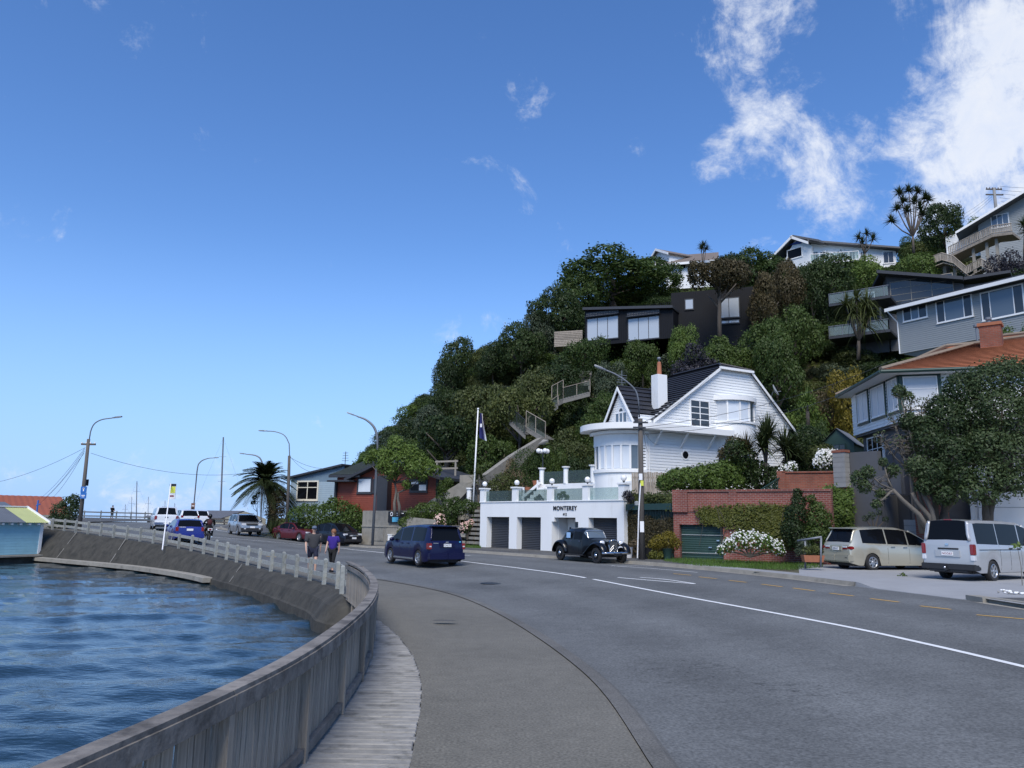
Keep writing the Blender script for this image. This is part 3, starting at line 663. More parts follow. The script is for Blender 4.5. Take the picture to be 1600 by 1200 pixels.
# post and rail fence along the sea wall
def post_rail(name,label,pts,step,h,m,zoff=.02,group=None):
 P=catmull(pts,500);L=np.r_[0,np.cumsum(np.linalg.norm(np.diff(P,axis=0),axis=1))];n=max(2,int(round(L[-1]/step))+1);ss=np.linspace(0,L[-1],n)
 Q=[(float(np.interp(s,L,P[:,0])),float(np.interp(s,L,P[:,1])))for s in ss];Q=[Vector((x,y,G(x,y)+zoff))for x,y in Q];root=empty(name,Q[0],0,label,'fence',group);o0=Q[0];rnd=random.Random(len(Q))
 for i,q in enumerate(Q):
  d=(Q[min(i+1,n-1)]-Q[max(i-1,0)]);a=math.atan2(d.y,d.x);mb=MB(Matrix.Translation(q-o0)@Matrix.Rotation(a,4,'Z')@Matrix.Rotation(rnd.gauss(0,.02),4,'X'));hh=h+rnd.uniform(-.03,.03)
  mb.box(-.05,.05,-.06,.06,-.12,hh-.05);mb.hexa([(-.05,-.06,hh-.05),(.05,-.06,hh-.05),(.05,.06,hh-.05),(-.05,.06,hh-.05)],[(-.03,-.03,hh),(.03,-.03,hh),(.03,.03,hh),(-.03,.03,hh)]);mb.build('post',m,root)
 for i in range(n-1):
  a,b=Q[i]-o0,Q[i+1]-o0;d=(b-a).normalized();nr=Vector((d.y,-d.x,0))*.085
  for zc_,hw in((h*.80,.075),(h*.36,.075)):
   j0,j1=rnd.uniform(-.012,.012),rnd.uniform(-.012,.012);A=a+nr+Vector((0,0,zc_+j0));B=b+nr+Vector((0,0,zc_+j1));t=nr.normalized()*.022;u=Vector((0,0,hw))
   MB().hexa([A-t-u,B-t-u,B+t-u,A+t-u],[A-t+u,B-t+u,B+t+u,A+t+u]).build('rail',m,root)
post_rail('post_and_rail_fence','lichen grey post and rail fence on top of the sloping sea wall',POSTRAIL,1.72,.82,'lichen_wood')
post_rail('post_and_rail_fence','far post and rail fence behind the standing man at the road bend',[(-56,84),(-50,92),(-46.5,98),(-43.5,104)],1.9,1.05,'lichen_wood',.1)
post_rail('post_and_rail_fence','low dark rail fence in front of the long cream shed',[tuple(at(318,822,92)[:2]),tuple(at(340,822,90)[:2]),tuple(at(368,824,88)[:2])],2.2,.75,'pole_wood',.05)

# ------------------------------------------------------------------ buildings
class Fr:
 """A house frame: u runs along the front wall to the right, v goes back, z up from the base."""
 def __init__(s,name,label,cat,p1,p2,pyref,zbase,group=None):
  a=at(p1[0],pyref,p1[1]);b=at(p2[0],pyref,p2[1]);s.o=Vector((a.x,a.y,0));s.ang=math.atan2(b.y-a.y,b.x-a.x);s.len=math.hypot(b.x-a.x,b.y-a.y);s.z=zbase
  s.U=Vector((math.cos(s.ang),math.sin(s.ang),0));s.V=Vector((-s.U.y,s.U.x,0));s.e=empty(name,(a.x,a.y,zbase),s.ang,label,cat,group)
 def q(s,px,py,v=0.0):
  d=ray(px,py);c=CAM-s.o;t=(v-c.dot(s.V))/d.dot(s.V);p=CAM+d*t;return(p-s.o).dot(s.U),p.z-s.z
 def r(s,x0,x1,y0,y1,v=0.0):  # pixel box -> u0,u1,z0,z1
  ym=(y0+y1)/2;xm=(x0+x1)/2;return s.q(x0,ym,v)[0],s.q(x1,ym,v)[0],s.q(xm,y1,v)[1],s.q(xm,y0,v)[1]
 def w(s,u,v,z):return s.o+s.U*u+s.V*v+Vector((0,0,z+s.z))
 def part(s,name,m,mb,parent=None,**k):return mb.build(name,m,parent or s.e,**k)
def window(F,u0,u1,z0,z1,v=0.0,cols=2,rows=1,fm='white_trim',gm='window_glass',fw=.06,M4=None,proud=.10,blind=None,cfr=None,rfr=None,parent=None):
 mb=MB(M4);y0,y1=v-proud,v+.03
 mb.box(u0,u1,y0,y1,z0,z0+fw);mb.box(u0,u1,y0,y1,z1-fw,z1);mb.box(u0,u0+fw,y0,y1,z0+fw,z1-fw);mb.box(u1-fw,u1,y0,y1,z0+fw,z1-fw);mb.box(u0-.04,u1+.04,y0-.03,y1,z0-.05,z0-.002)
 cf=cfr or[i/cols for i in range(cols+1)];rf=rfr or[i/rows for i in range(rows+1)];W=u1-u0-2*fw;H=z1-z0-2*fw;cu=[u0+fw+f*W for f in cf];cz=[z0+fw+f*H for f in rf];m2=fw*.35
 for x in cu[1:-1]:mb.box(x-m2,x+m2,y0+.01,y1,z0+fw,z1-fw)
 for z in cz[1:-1]:
  for a,b in zip(cu[:-1],cu[1:]):mb.box(a+m2,b-m2,y0+.012,y1,z-m2*.8,z+m2*.8)
 o=mb.build('window',fm,parent or F.e)
 for i in range(len(cu)-1):
  for j in range(len(cz)-1):
   g=gm[(i+j)%len(gm)]if isinstance(gm,(list,tuple))else gm
   MB(M4).box(cu[i]+.003,cu[i+1]-.003,v-proud+.028,v+.012,cz[j]+.003,cz[j+1]-.003).build('pane',g,o)
 return o
def lettering(F,text,u,v,z,size,m,name='lettering',th=.03,center=True,parent=None):
 c=bpy.data.curves.new(name,'FONT');c.body=text;c.size=size;c.extrude=th;c.offset=size*.006;c.space_character=1.12;c.align_x='CENTER' if center else 'LEFT';t=bpy.data.objects.new(name,c);col.objects.link(t)
 me=bpy.data.meshes.new_from_object(t.evaluated_get(bpy.context.evaluated_depsgraph_get()));bpy.data.objects.remove(t);me.materials.clear()
 o=link(name,me,m,parent or F.e);o.location=(u,v,z);o.rotation_euler=(R(90),0,0);return o
def tile_rows(mb,a,b,c,d,pitch,th=.03,edge=None):  # quad a-b (eave) to d-c (ridge): stepped courses
 a,b,c,d=map(Vector,(a,b,c,d));L=(d-a).length;n=max(2,int(L/pitch));nn=(b-a).cross(d-a).normalized()
 if nn.z<0:nn=-nn
 for i in range(n):
  t0,t1=i/n,(i+1)/n;p0=a.lerp(d,t0);p1=b.lerp(c,t0);q0=a.lerp(d,t1);q1=b.lerp(c,t1)
  e=(d-a)*(.09/L)if i else(d-a)*0;e2=(c-b)*(.09/L)if i else e;x=(d-a)*(.10/L)if i<n-1 else e*0;x2=(c-b)*(.10/L)if i<n-1 else x
  mb.quad(p0+nn*th,p1+nn*th,q1+x2,q0+x);(edge or mb).quad(p0+e,p1+e2,p1+nn*th,p0+nn*th)  # each course overhangs the one below
def corrug(mb,a,b,c,d,pitch,th=.02):  # ribs running up the slope
 a,b,c,d=map(Vector,(a,b,c,d));n=max(3,int((b-a).length/pitch));nn=(b-a).cross(d-a).normalized()
 if nn.z<0:nn=-nn
 for i in range(n):
  t0,t1,t2=i/n,(i+.5)/n,(i+1)/n;e=[a.lerp(b,t)for t in(t0,t1,t2)];r=[d.lerp(c,t)for t in(t0,t1,t2)]
  mb.quad(e[0],e[1]+nn*th,r[1]+nn*th,r[0]);mb.quad(e[1]+nn*th,e[2],r[2],r[1]+nn*th)
def RZ(a,x=0,y=0,z=0):return Matrix.Translation((x,y,z))@Matrix.Rotation(a,4,'Z')

# ---- garages with terrace, lettering over the door
A=Fr('garage_block','white rendered garage block with dark roller doors, parapet and black name lettering','garage',(750,51.2),(975,41.6),815,.36)
La=A.len;zp=3.02  # parapet top
def au(px):return A.q(px,815)[0]
pil=[(750,757),(795,809),(851,866),(903,917),(967,976)]
doors=[(760,796.5),(808,847),(917,967)]
mb=MB()
mb.box(0,La,.35,.55,2.1,zp)
edges=[au(p)for p in(750.3,760.5,795.5,807.5,845,862,903.5,919.5,964,974.8)]
dtop=2.08
for a,b in((edges[0],edges[1]),(edges[2],edges[3]),(edges[4],edges[5]),(edges[6],edges[7]),(edges[8],La)):
 mb.box(a,b,.0,.55,0,2.1)
mb.box(0,La,0,.349,2.101,zp)
mb.box(0,.22,.56,6,0,zp);mb.box(La-.22,La,.56,6,0,zp)
A.part('wall','white_render',mb)
mb=MB().box(0,La,.56,7.5,zp-.85,zp-.7);A.part('terrace_slab','pale_concrete',mb)
mb=MB().box(-.05,La+.05,-.05,.54,zp,zp+.06)
A.part('coping','white_render',mb)
def roller(F,u0,u1,z0,z1,v,m,dp=.024):
 mb=MB();n=int((z1-z0)/.10);h=(z1-z0)/n
 for i in range(n):
  z=z0+i*h;pass
  mb.quad((u0,v,z),(u1,v,z),(u1,v-dp,z+h*.5),(u0,v-dp,z+h*.5));mb.quad((u0,v-dp,z+h*.5),(u1,v-dp,z+h*.5),(u1,v,z+h),(u0,v,z+h))
 mb.box(u0,u1,v-.05,v+.02,z0-.02,z0+.06);return F.part('garage_door',m,mb)
for a,b in((edges[1],edges[2]),(edges[3],edges[4]),(edges[7],edges[8])):
 roller(A,a+.02,b-.02,.03,dtop+.04,.42,'charcoal_trim')
pe=[-.02,(edges[2]+edges[3])/2-.1,edges[4]+.55,edges[6]+.35,La-.36];pierx=[]
for i,x in enumerate(pe):
 w=.34;mb=MB().box(x-.0,x+w*1.25,-.035,.40,zp+.061,zp+.86);o=A.part('pier','white_render',mb);MB().box(x-.06,x+w*1.25+.06,-.10,.46,zp+.861,zp+.95).build('pier_cap','white_trim',o);pierx.append(x+w*.62)
for i,x in enumerate(pe[:-1]):
 MB().box(x+.45,pe[i+1]-.02,.14,.155,zp+.07,zp+.74).build('glass_panel','balustrade_glass' if i!=3 else 'clear_screen',A.e)
# entrance recess
u0,u1=edges[5],edges[6]
um=(u0+u1)/2
mb=MB().box(u0,u1,1.35,1.45,0,2.1);mb.box(u0-.02,u0+.02,.552,1.35,0,2.1);A.part('porch_wall','white_trim',mb)
MB().box(u0,u0+.22,-.002,.34,1.86,2.1).build('step_corner','white_render',A.e);MB().box(u1-.22,u1,-.002,.34,1.86,2.1).build('step_corner','white_render',A.e)
o=MB().box(u0+.08,u0+.72,1.22,1.27,.05,2.02).build('door','white_trim',A.e);MB().box(u0+.28,u0+.40,1.19,1.215,1.35,1.55).build('door_viewer','sign_black',o);MB().box(u0+.22,u0+.50,1.19,1.215,.62,.74).build('letter_slot','sign_black',o)
o=MB().box(u0+.75,u0+1.28,1.24,1.30,.05,2.05).build('glass_block_panel','grey_boards',A.e)
for i in range(2):
 for j in range(8):MB().box(u0+.79+i*.24,u0+1.01+i*.24,1.215,1.238,.10+j*.24,.31+j*.24).build('glass_block','lit_glass',o)
window(A,u0+1.35,u1-.05,.05,2.05,1.30,1,1,fw=.09)
lettering(A,'MONTEREY',um+.02,-.012,2.52,.35,'sign_black');lettering(A,'412',um+.02,-.012,2.22,.2,'sign_black','house_number',.02)
# globe lamps on the piers: things of their own
def globe(p,label,n=1):
 e=empty('globe_lamp',p,0,label,'lamp','white globe lamps of the terrace');MB().lathe([(.05,0),(.04,.05),(.07,.10),(.09,.12)],10).build('holder','charcoal_trim',e,True);MB().sphere((0,0,.27),.165,14,10).build('globe','globe_white',e,True)
for x,l in zip(pierx,('on the pier farthest from the old black car','on the pier between the two left garage doors','on the pier left of the black lettering','on the pier right of the black lettering','on the last pier beside the wooden fence')):
 globe(A.w(x,.18,zp+.95),'white globe lamp '+l)
# planters behind the parapet come with the plants below

# ---- upper terrace and stairs
B=Fr('upper_terrace','white retaining wall of the upper terrace with glass balustrade above the garages','terrace wall',(842,51.5),(936,47.5),770,2.3)
zb=2.35
mb=MB().box(0,B.len+2.6,0,.25,0,zb);mb.box(0,.25,.25,5,0,zb);B.part('wall','white_render',mb);MB().box(.25,B.len+3,.25,6,zb-.2,zb-.02).build('floor_slab','pale_concrete',B.e)
ps=[0,B.len*.42,B.len*.86]
for i,x in enumerate(ps):
 MB().lathe([(.17,0),(.17,1.02)],14,(x+.15,.12,zb)).build('column','white_render',B.e,True);MB().lathe([(0,1.02),(.26,1.02),(.27,1.10),(0,1.11)],14,(x+.15,.12,zb)).build('column_cap','white_trim',B.e)
 x2=(ps+[B.len+.6])[i+1];MB().box(x+.34,x2-.05,.10,.115,zb+.04,zb+.82).build('glass_panel','balustrade_glass',B.e)
# lamp cluster on the terrace
p=at(848,745,53);e=empty('lamp_cluster',(p.x,p.y,p.z-.5),0,'dark lamp post with a cluster of white globes above the clipped hedge','lamp');h=at(848,708,53).z-p.z+.5
MB().tube([(0,0,0),(0,0,h)],.04,8).build('post','dark_steel',e)
for k in range(4):
 a=k*math.pi/2+.4;MB().tube([(0,0,h-.05),(math.cos(a)*.3,math.sin(a)*.3,h)],.02,5).build('arm','dark_steel',e);MB().sphere((math.cos(a)*.34,math.sin(a)*.34,h+.14),.17,12,8).build('globe','globe_white',e,True)
S=Fr('garden_stairs','white garden stairs with sloping handrail climbing to the upper terrace','stairs',(798,51.8),(843,50.6),770,2.3)
n=9
for i in range(n):
 u=S.len*(i/n);MB().box(u,S.len+.3,.05,1.4,.0+i*.235,.225+i*.235).build('step','white_render',S.e)
mb=MB();a,b=S.q(808,782),S.q(843,753);mb.sheet([(a[0],-.06,a[1]),(b[0],-.06,b[1]),(b[0],.06,b[1]),(a[0],.06,a[1])],.16);mb.build('handrail','white_trim',S.e)
for px in(818,840):u,z=S.q(px,772);MB().box(u-.05,u+.05,-.05,.05,.4,z+(.45 if px<830 else.9)).build('baluster','white_trim',S.e)
for px,py in((826,767),(838,757)):
 u,z=S.q(px,py,.5);e=empty('plant_pot',S.w(u,.4,z-.1),0,'terracotta pot standing on the garden stairs, %s one'%('lower' if px<830 else 'upper'),'pot');MB().lathe([(0,0),(.15,0),(.22,.34),(.24,.36),(.2,.36),(.18,.3),(0,.3)],12).build('pot','terracotta',e)

# ---- the white house
O=at(1000,700,46.2)
H=Fr('white_house','white weatherboard house with curved bow windows, black tiled roof and tall chimney','house',(1000,46.2),(1235,52.2),700,4.4)
hz=H.z
def hq(px,py,v=0.):return H.q(px,py,v)
uL=hq(1006,700)[0];uR=hq(1236,662)[0];u_b0=hq(1116,700)[0];u_b1=hq(1176,700)[0]
zc0=hq(1060,672)[1];eL=hq(1024,659);eR=hq(1236,663);cL=hq(1122,578);cR=hq(1170,579);pk=(hq(1140,566)[0],hq(1140,566)[1])
zc_=(cL[1]+cR[1])/2;ze=(eL[1]+eR[1])/2
mb=MB();gable=[(eL[0],ze),(eR[0],ze),(cR[0],zc_),(cL[0],zc_)]
low=[(0,-.6),(uR-.35,-.6),(uR-.35,ze-.002),(0,ze-.002)]
mb.clad(low,0,.18,.034);mb.clad(gable,0,.18,.034)
mb.box(.05,uR-.36,.02,.2,-.6,ze-.01);mb.prism([(x,z)for x,z in gable],.02,.2)
mb.box(uR-.55,uR-.36,.2,9,-.6,ze);mb.box(1.2,1.35,2.2,5.2,-.6,ze)
H.part('weatherboards','white_paint',mb)
# main roof: left plane, right plane, clipped front
rz=pk[1]+.12;rv=1.3;um_=(cL[0]+cR[0])/2;ov=.28
sl=(zc_-ze)/(cL[0]-eL[0])
mb=MB();back=6.0;zr=rz
la=(eL[0]-.35,-ov,ze-.35*sl);lb=(eL[0]-.35,back,ze-.35*sl)
tile_rows(mb,(eL[0]-.35,back,ze-.3),(eL[0]-.35,-ov,ze-.3),(cL[0],-ov,zc_+.06),(cL[0],back,zc_+.06),.36,.08)
tile_rows(mb,(cL[0],back,zc_+.06),(cL[0],-ov,zc_+.06),(um_,rv,zr),(um_,back,zr),.36,.08)
tile_rows(mb,(eR[0]+.35,-ov,ze-.3),(eR[0]+.35,back,ze-.3),(cR[0],back,zc_+.06),(cR[0],-ov,zc_+.06),.36,.08)
tile_rows(mb,(cR[0],-ov,zc_+.06),(cR[0],back,zc_+.06),(um_,back,zr),(um_,rv,zr),.36,.08)
i=mb.a((cL[0],-ov,zc_+.06),(cR[0],-ov,zc_+.06),(um_,rv,zr));mb.f.append((i,i+1,i+2))
roof=H.part('roof','black_tiles',mb)
mb=MB();mb.tube([(um_,rv,zr+.03),(um_,back,zr+.03)],.09,6);mb.tube([(cL[0],-ov,zc_+.08),(um_,rv,zr+.05)],.08,6);mb.tube([(cR[0],-ov,zc_+.08),(um_,rv,zr+.05)],.08,6);mb.build('ridge_tiles','black_tiles',roof)
mb=MB().box(cL[0]-.12,cR[0]+.12,-ov-.09,-ov+.03,zc_-.10,zc_+.055);mb.build('gutter','white_trim',roof)
for(a,b)in((eL,cL),(eR,cR)):
 x0,z0,x1,z1=a[0]+(-.35 if a is eL else.35),ze-.3,b[0],zc_+.04;mb=MB();t=.2
 mb.prism([(x0,z0-t),(x1,z1-t),(x1,z1-.005),(x0,z0-.005)],-ov-.03,-ov+.02);mb.build('barge_board','white_trim',H.e)
# canopy slab: around the bow and along the wall
cb=(.45,1.95);rb=2.05  # bow centre and radius
zk0=hq(1060,676)[1]-.05;zk1=zk0+.36;rc=rb+.85
cpts=[(hq(1131,676)[0],.05),(hq(1131,676)[0],-.95)]+[(cb[0]+rc*math.cos(t),cb[1]+rc*math.sin(t))for t in np.linspace(-math.pi/2,-math.pi*1.25,26)]
cpts=cpts+[(cb[0],cb[1]+1.0)]
MB().slab(cpts[::-1],zk0,zk1).build('canopy','white_trim',H.e)
zbow=zk0-.02
def arc_wall(c,r,a0,a1,z0,z1,n=24,th=.14):
 mb=MB();
 for k in range(n):
  t0,t1=a0+(a1-a0)*k/n,a0+(a1-a0)*(k+1)/n
  P=[(c[0]+rr*math.cos(t),c[1]+rr*math.sin(t))for rr,t in((r,t0),(r,t1),(r-th,t1),(r-th,t0))]
  mb.hexa([(x,y,z0)for x,y in P],[(x,y,z1)for x,y in P])
 return mb
a0,a1=-math.pi*.5,-math.pi*1.18
zw0=hq(960,728,-.5)[1];zw1=hq(960,691,-.5)[1]
arc_wall(cb,rb,a0,a1,-2.2,zw0-.03).build('bow_wall','white_render',H.e,True,30);arc_wall(cb,rb,a0,a1,zw1,zbow).build('bow_wall','white_render',H.e,True,30)
arc_wall(cb,rb+.10,a0,a1,zw0-.25,zw0-.08,24,.2).build('bow_sill','white_trim',H.e,True,30);arc_wall(cb,rb+.06,a0,a1,-1.05,-.92,24,.15).build('bow_band','white_trim',H.e,True,30)
arc_wall(cb,rb+.25,a0,a1,zk0-.22,zk0-.05,24,.4).build('soffit_band','white_trim',H.e,True,30)
nb=8
wo_=empty('bow_window',(0,0,0));wo_.parent=H.e
for k in range(nb):
 t0,t1=a0+(a1-a0)*k/nb,a0+(a1-a0)*(k+1)/nb
 for t in(t0,):x,y=cb[0]+rb*math.cos(t),cb[1]+rb*math.sin(t);MB(RZ(t,x,y)).box(-.12,.02,-.06,.06,zw0-.03,zw1).build('mullion','white_trim',wo_)
 MB().quad(*[(cb[0]+(rb-.06)*math.cos(t),cb[1]+(rb-.06)*math.sin(t),z)for t,z in((t0,zw0),(t1,zw0),(t1,zw1),(t0,zw1))]).build('pane',('blind_white' if k in(2,3,4,5)else 'lit_glass')if k else 'window_glass',wo_)
# brackets under the canopy
for px in(1022,1063,1105):
 u=hq(px,690)[0];mb=MB();mb.hexa([(u-.05,-.03,zk0-.95),(u+.05,-.03,zk0-.95),(u+.05,-.03,zk0-.75),(u-.05,-.03,zk0-.75)],[(u-.05,-.75,zk0-.12),(u+.05,-.75,zk0-.12),(u+.05,-.75,zk0-.001),(u-.05,-.75,zk0-.001)]);mb.build('bracket','white_trim',H.e)
u,z=hq(1070,711);mb=MB(Matrix.Translation((u,-.03,z))@Matrix.Rotation(R(90),4,'X'));mb.lathe([(.24,-.03),(.30,-.03),(.31,.05),(.24,.05)],20);po=mb.build('porthole','white_trim',H.e);MB(Matrix.Translation((u,-.04,z))@Matrix.Rotation(R(90),4,'X')).lathe([(0,.01),(.24,.01)],20).build('pane','car_glass',po)
window(H,*H.r(1077,1108,625,668),0,2,4,gm='window_glass',fw=.09)
# right bay of two storeys
bc=((u_b0+u_b1)/2+.2,1.05);br=2.0;b0,b1=R(-150),R(-30)
zu0,zu1=hq(1146,656,-.9)[1],hq(1146,624,-.9)[1];zt=zu1+.28;zl1=hq(1130,700,-.9)[1];zl0=zl1-1.5
arc_wall(bc,br,b0,b1,zl1,zu0-.02).build('bay_wall','white_render',H.e,True,30);arc_wall(bc,br,b0,b1,-.6,zl0).build('bay_wall','white_render',H.e,True,30)
arc_wall(bc,br+.09,b0,b1,zu0-.16,zu0-.021,20,.2).build('bay_sill','white_trim',H.e,True,30)
arc_wall(bc,br+.14,R(-153),R(-27),zu1,zt,20,1.2).build('bay_cap','white_trim',H.e,True,30)
for zz0,zz1,nbk in((zu0,zu1,5),(zl0,zl1,5)):
 wb=empty('bay_window',(0,0,0));wb.parent=H.e
 for k in range(nbk):
  t0,t1=b0+(b1-b0)*k/nbk,b0+(b1-b0)*(k+1)/nbk
  for t in(t0,t1)[:1 if k<nbk-1 else 2]:x,y=bc[0]+br*math.cos(t),bc[1]+br*math.sin(t);MB(RZ(t,x,y)).box(-.10,.02,-.05,.05,zz0-.02,zz1).build('mullion','white_trim',wb)
  MB().quad(*[(bc[0]+(br-.05)*math.cos(t),bc[1]+(br-.05)*math.sin(t),z)for t,z in((t0,zz0),(t1,zz0),(t1,zz1),(t0,zz1))]).build('pane',('curtain','blind_white','blind_white','lit_glass','curtain')[k]if zz0==zu0 else 'window_glass',wb)
# left cross wing: gable facing left
gv0,gv1=.5,4.1;gm_=(gv0+gv1)/2;gu=.35;zg=zk1-.02;zga=hq(976,607,gm_)[1]
Mx=Matrix.Translation((gu,0,0))@Matrix.Rotation(R(-90),4,'Z')  # local x -> -v, so boards face -u
mb=MB(Mx);mb.clad([(-gv1,zg),(-gv0,zg),(-gm_+.01,zga),(-gm_-.01,zga)],0,.145,.022);mb.prism([(-gv1,zg),(-gv0,zg),(-gm_,zga)],.01,.15);mb.build('wing_gable','white_paint',H.e)
mb=MB();tile_rows(mb,(gu-.3,gv0-.35,zg-.4),(um_,gv0-.35,zg-.4),(um_,gm_,zga+.08),(gu-.3,gm_,zga+.08),.36,.08);tile_rows(mb,(um_,gv1+.35,zg-.4),(gu-.3,gv1+.35,zg-.4),(gu-.3,gm_,zga+.08),(um_,gm_,zga+.08),.36,.08);mb.tube([(gu-.32,gm_,zga+.1),(um_,gm_,zga+.1)],.08,6);mb.build('wing_roof','black_tiles',H.e)
for s_ in(gv0-.35,gv1+.35):
 mb=MB();mb.hexa([(gu-.36,s_,zg-.62),(gu-.30,s_,zg-.62),(gu-.30,gm_,zga-.15),(gu-.36,gm_,zga-.15)],[(gu-.36,s_,zg-.40),(gu-.30,s_,zg-.40),(gu-.30,gm_,zga+.07),(gu-.36,gm_,zga+.07)]);mb.build('barge_board','white_trim',H.e)
aw=empty('arched_window',(0,0,0));aw.parent=H.e
mb=MB(Mx)
for xx in(-gm_-.62,-gm_-.2,-gm_+.2,-gm_+.62):mb.box(xx-.045,xx+.045,-.07,.0,zg+.1,zg+1.0)
mb.box(-gm_-.7,-gm_+.7,-.075,0,zg+.98,zg+1.08)
for k in range(10):
 t0,t1=math.pi*k/10,math.pi*(k+1)/10;P=[(-gm_+r_*math.cos(t),zg+1.08+r_*math.sin(t))for r_,t in((.3,t0),(.3,t1),(.22,t1),(.22,t0))];mb.prism(P,-.07,0)
mb.build('frame','white_trim',aw)
for a_,b_ in((-.58,-.24),(-.16,.16),(.24,.58)):MB(Mx).box(-gm_+a_,-gm_+b_,-.045,-.03,zg+.1,zg+.98).build('pane','lit_glass',aw)
mb=MB(Mx);mb.poly([(-gm_+.22*math.cos(t),-.04,zg+1.08+.22*math.sin(t))for t in np.linspace(0,math.pi,9)]);mb.build('pane','window_glass',aw)
# chimney
u,z0_=hq(1033,655,1.0);zt_=hq(1033,586,1.0)[1]
ch=MB().box(u-.38,u+.38,.8,1.45,ze-1,zt_).build('chimney','white_render',H.e);MB().lathe([(0,.86),(.10,.86),(.13,.78),(.15,.02),(.19,0)][::-1],12,(u,1.1,zt_)).build('chimney_pot','terracotta',ch,True);MB().lathe([(0,.34),(.12,.3),(.12,.16),(.05,.14),(.05,0)][::-1],10,(u,1.1,zt_+.86)).build('cowl','galvanised',ch,True)
# satellite dish, aerial
u,z=hq(1201,612);d=empty('satellite_dish',(0,0,0));d.parent=H.e;md=MB(Matrix.Translation((u,-.5,z))@Matrix.Rotation(R(62),4,'X')@Matrix.Rotation(R(30),4,'Y'));md.lathe([(0,0),(.2,.03),(.36,.09),(.42,.12),(.36,.07),(.2,.01),(0,-.02)],16);md.build('reflector','grey_boards',d,True);MB().tube([(u-.1,-.1,z-.9),(u-.05,-.4,z-.1),(u+.35,-.75,z-.05)],.025,5).build('arm','galvanised',d)
u,z=hq(978,590,2);ae=empty('roof_aerial',(0,0,0));ae.parent=H.e;MB().tube([(u-.1,2.3,zga),(u-.1,2.3,z+.5)],.025,5).build('mast','galvanised',ae)
for k in range(4):MB().box(u-.5+k*.05,u+.2+k*.03,2.28,2.31,z-.3+k*.16,z-.27+k*.16).build('element','galvanised',ae)
MB().tube([(hq(1013,690)[0],-.06,-.5),(hq(1013,690)[0],-.06,zk0)],.045,6).build('downpipe','white_trim',H.e)

# ---- unpainted board fence beside the white house
Fb=Fr('board_fence','grey vertical board fence below the white house beside the timber pole','fence',(987,44.6),(1064,44.0),770,2.6)
u0_,u1_,z0_,z1_=Fb.r(988,1040,738,790);n=22;w=(Fb.len)/n;rnd=random.Random(4)
for i in range(n):MB().box(i*w+.008,(i+1)*w-.006,rnd.uniform(-.008,.008),.025,-1.0 if i<12 else.2,z1_+rnd.uniform(-.03,.03)).build('board','old_wood',Fb.e)
MB().box(0,Fb.len,.03,.09,z1_-.35,z1_-.25).build('rail','old_wood',Fb.e)

# ---- green trellis garage front between white garages and brick wall
Gt=Fr('trellis_front','dark green lattice front with ivy and grass topped roof beside the timber pole','garage front',(977,41.8),(1051,38.6),820,.36)
Lg=Gt.len;zf=Gt.q(1014,787)[1]
MB().box(0,Lg,.25,.4,0,zf-.02).build('wall','green_trim',Gt.e);MB().box(-.02,Lg,-.05,.20,zf-.32,zf).build('fascia','green_trim',Gt.e)
MB().box(0,Lg,.2,4,zf+.005,zf+.12).build('roof_soil','soil',Gt.e)
mb=MB()
for i in range(int(Lg/.2)):mb.box(i*.2+.05,i*.2+.09,.17,.20,.05,zf-.33)
for j in range(int((zf-.3)/.16)):mb.box(.02,Lg-.02,.205,.225,.1+j*.16,.14+j*.16)
mb.build('lattice','green_trim',Gt.e)

# ---- red brick wall with green garage door
Bw=Fr('brick_wall','long red brick retaining wall with green garage door and ivy','wall',(1052,38.4),(1300,34.6),800,.36)
Lb=Bw.len;zt1=Bw.q(1100,768.5)[1];d0,d1,_,dz=Bw.r(1062,1130,820,870)
mb=MB();mb.box(0,d0,0,.45,-.3,zt1);mb.box(d1,Lb,0,.45,-.3,zt1);mb.box(d0,d1,0,.45,dz,zt1)
mb.box(-.001,.75,-.12,-.001,dz+.6,zt1-.01)
Bw.part('brickwork','red_brick',mb)
mb=MB().box(-.02,Lb,-.06,.5,zt1+.002,zt1+.10);Bw.part('coping','red_brick',mb);MB().box(.76,Lb,-.04,-.002,zt1-.95,zt1-.88).build('band','red_brick',Bw.e)
px_=Bw.q(1142,800)[0];MB().box(px_-.05,px_+.3,-.05,-.002,.2,zt1-.01).build('pilaster','red_brick',Bw.e)
gd=roller(Bw,d0+.03,d1-.03,-.1,dz-.01,.22,'green_trim',.010);
for zz in(dz-.5,.45):MB().box(d0+.05,d1-.05,.155,.17,zz,zz+.03).build('ledge','grey_boards',gd)
MB().box(d1-.35,d1-.22,.12,.17,1.05,1.1).build('handle','chrome',gd);MB().box(d1-.75,d1-.6,.12,.17,.72,.77).build('handle','chrome',gd)
B2=Fr('brick_wall','upper red brick wall below the white flowering bush','wall',(1222,39.5),(1322,38.2),740,2.2)
z2=B2.q(1270,739)[1];mb=MB().box(0,B2.len,0,.4,-.8,z2);mb.box(-.25,.15,-.05,.45,-.8,z2+.12);B2.part('brickwork','orange_brick',mb);MB().box(-.02,B2.len,-.05,.45,z2+.002,z2+.09).build('coping','orange_brick',B2.e)
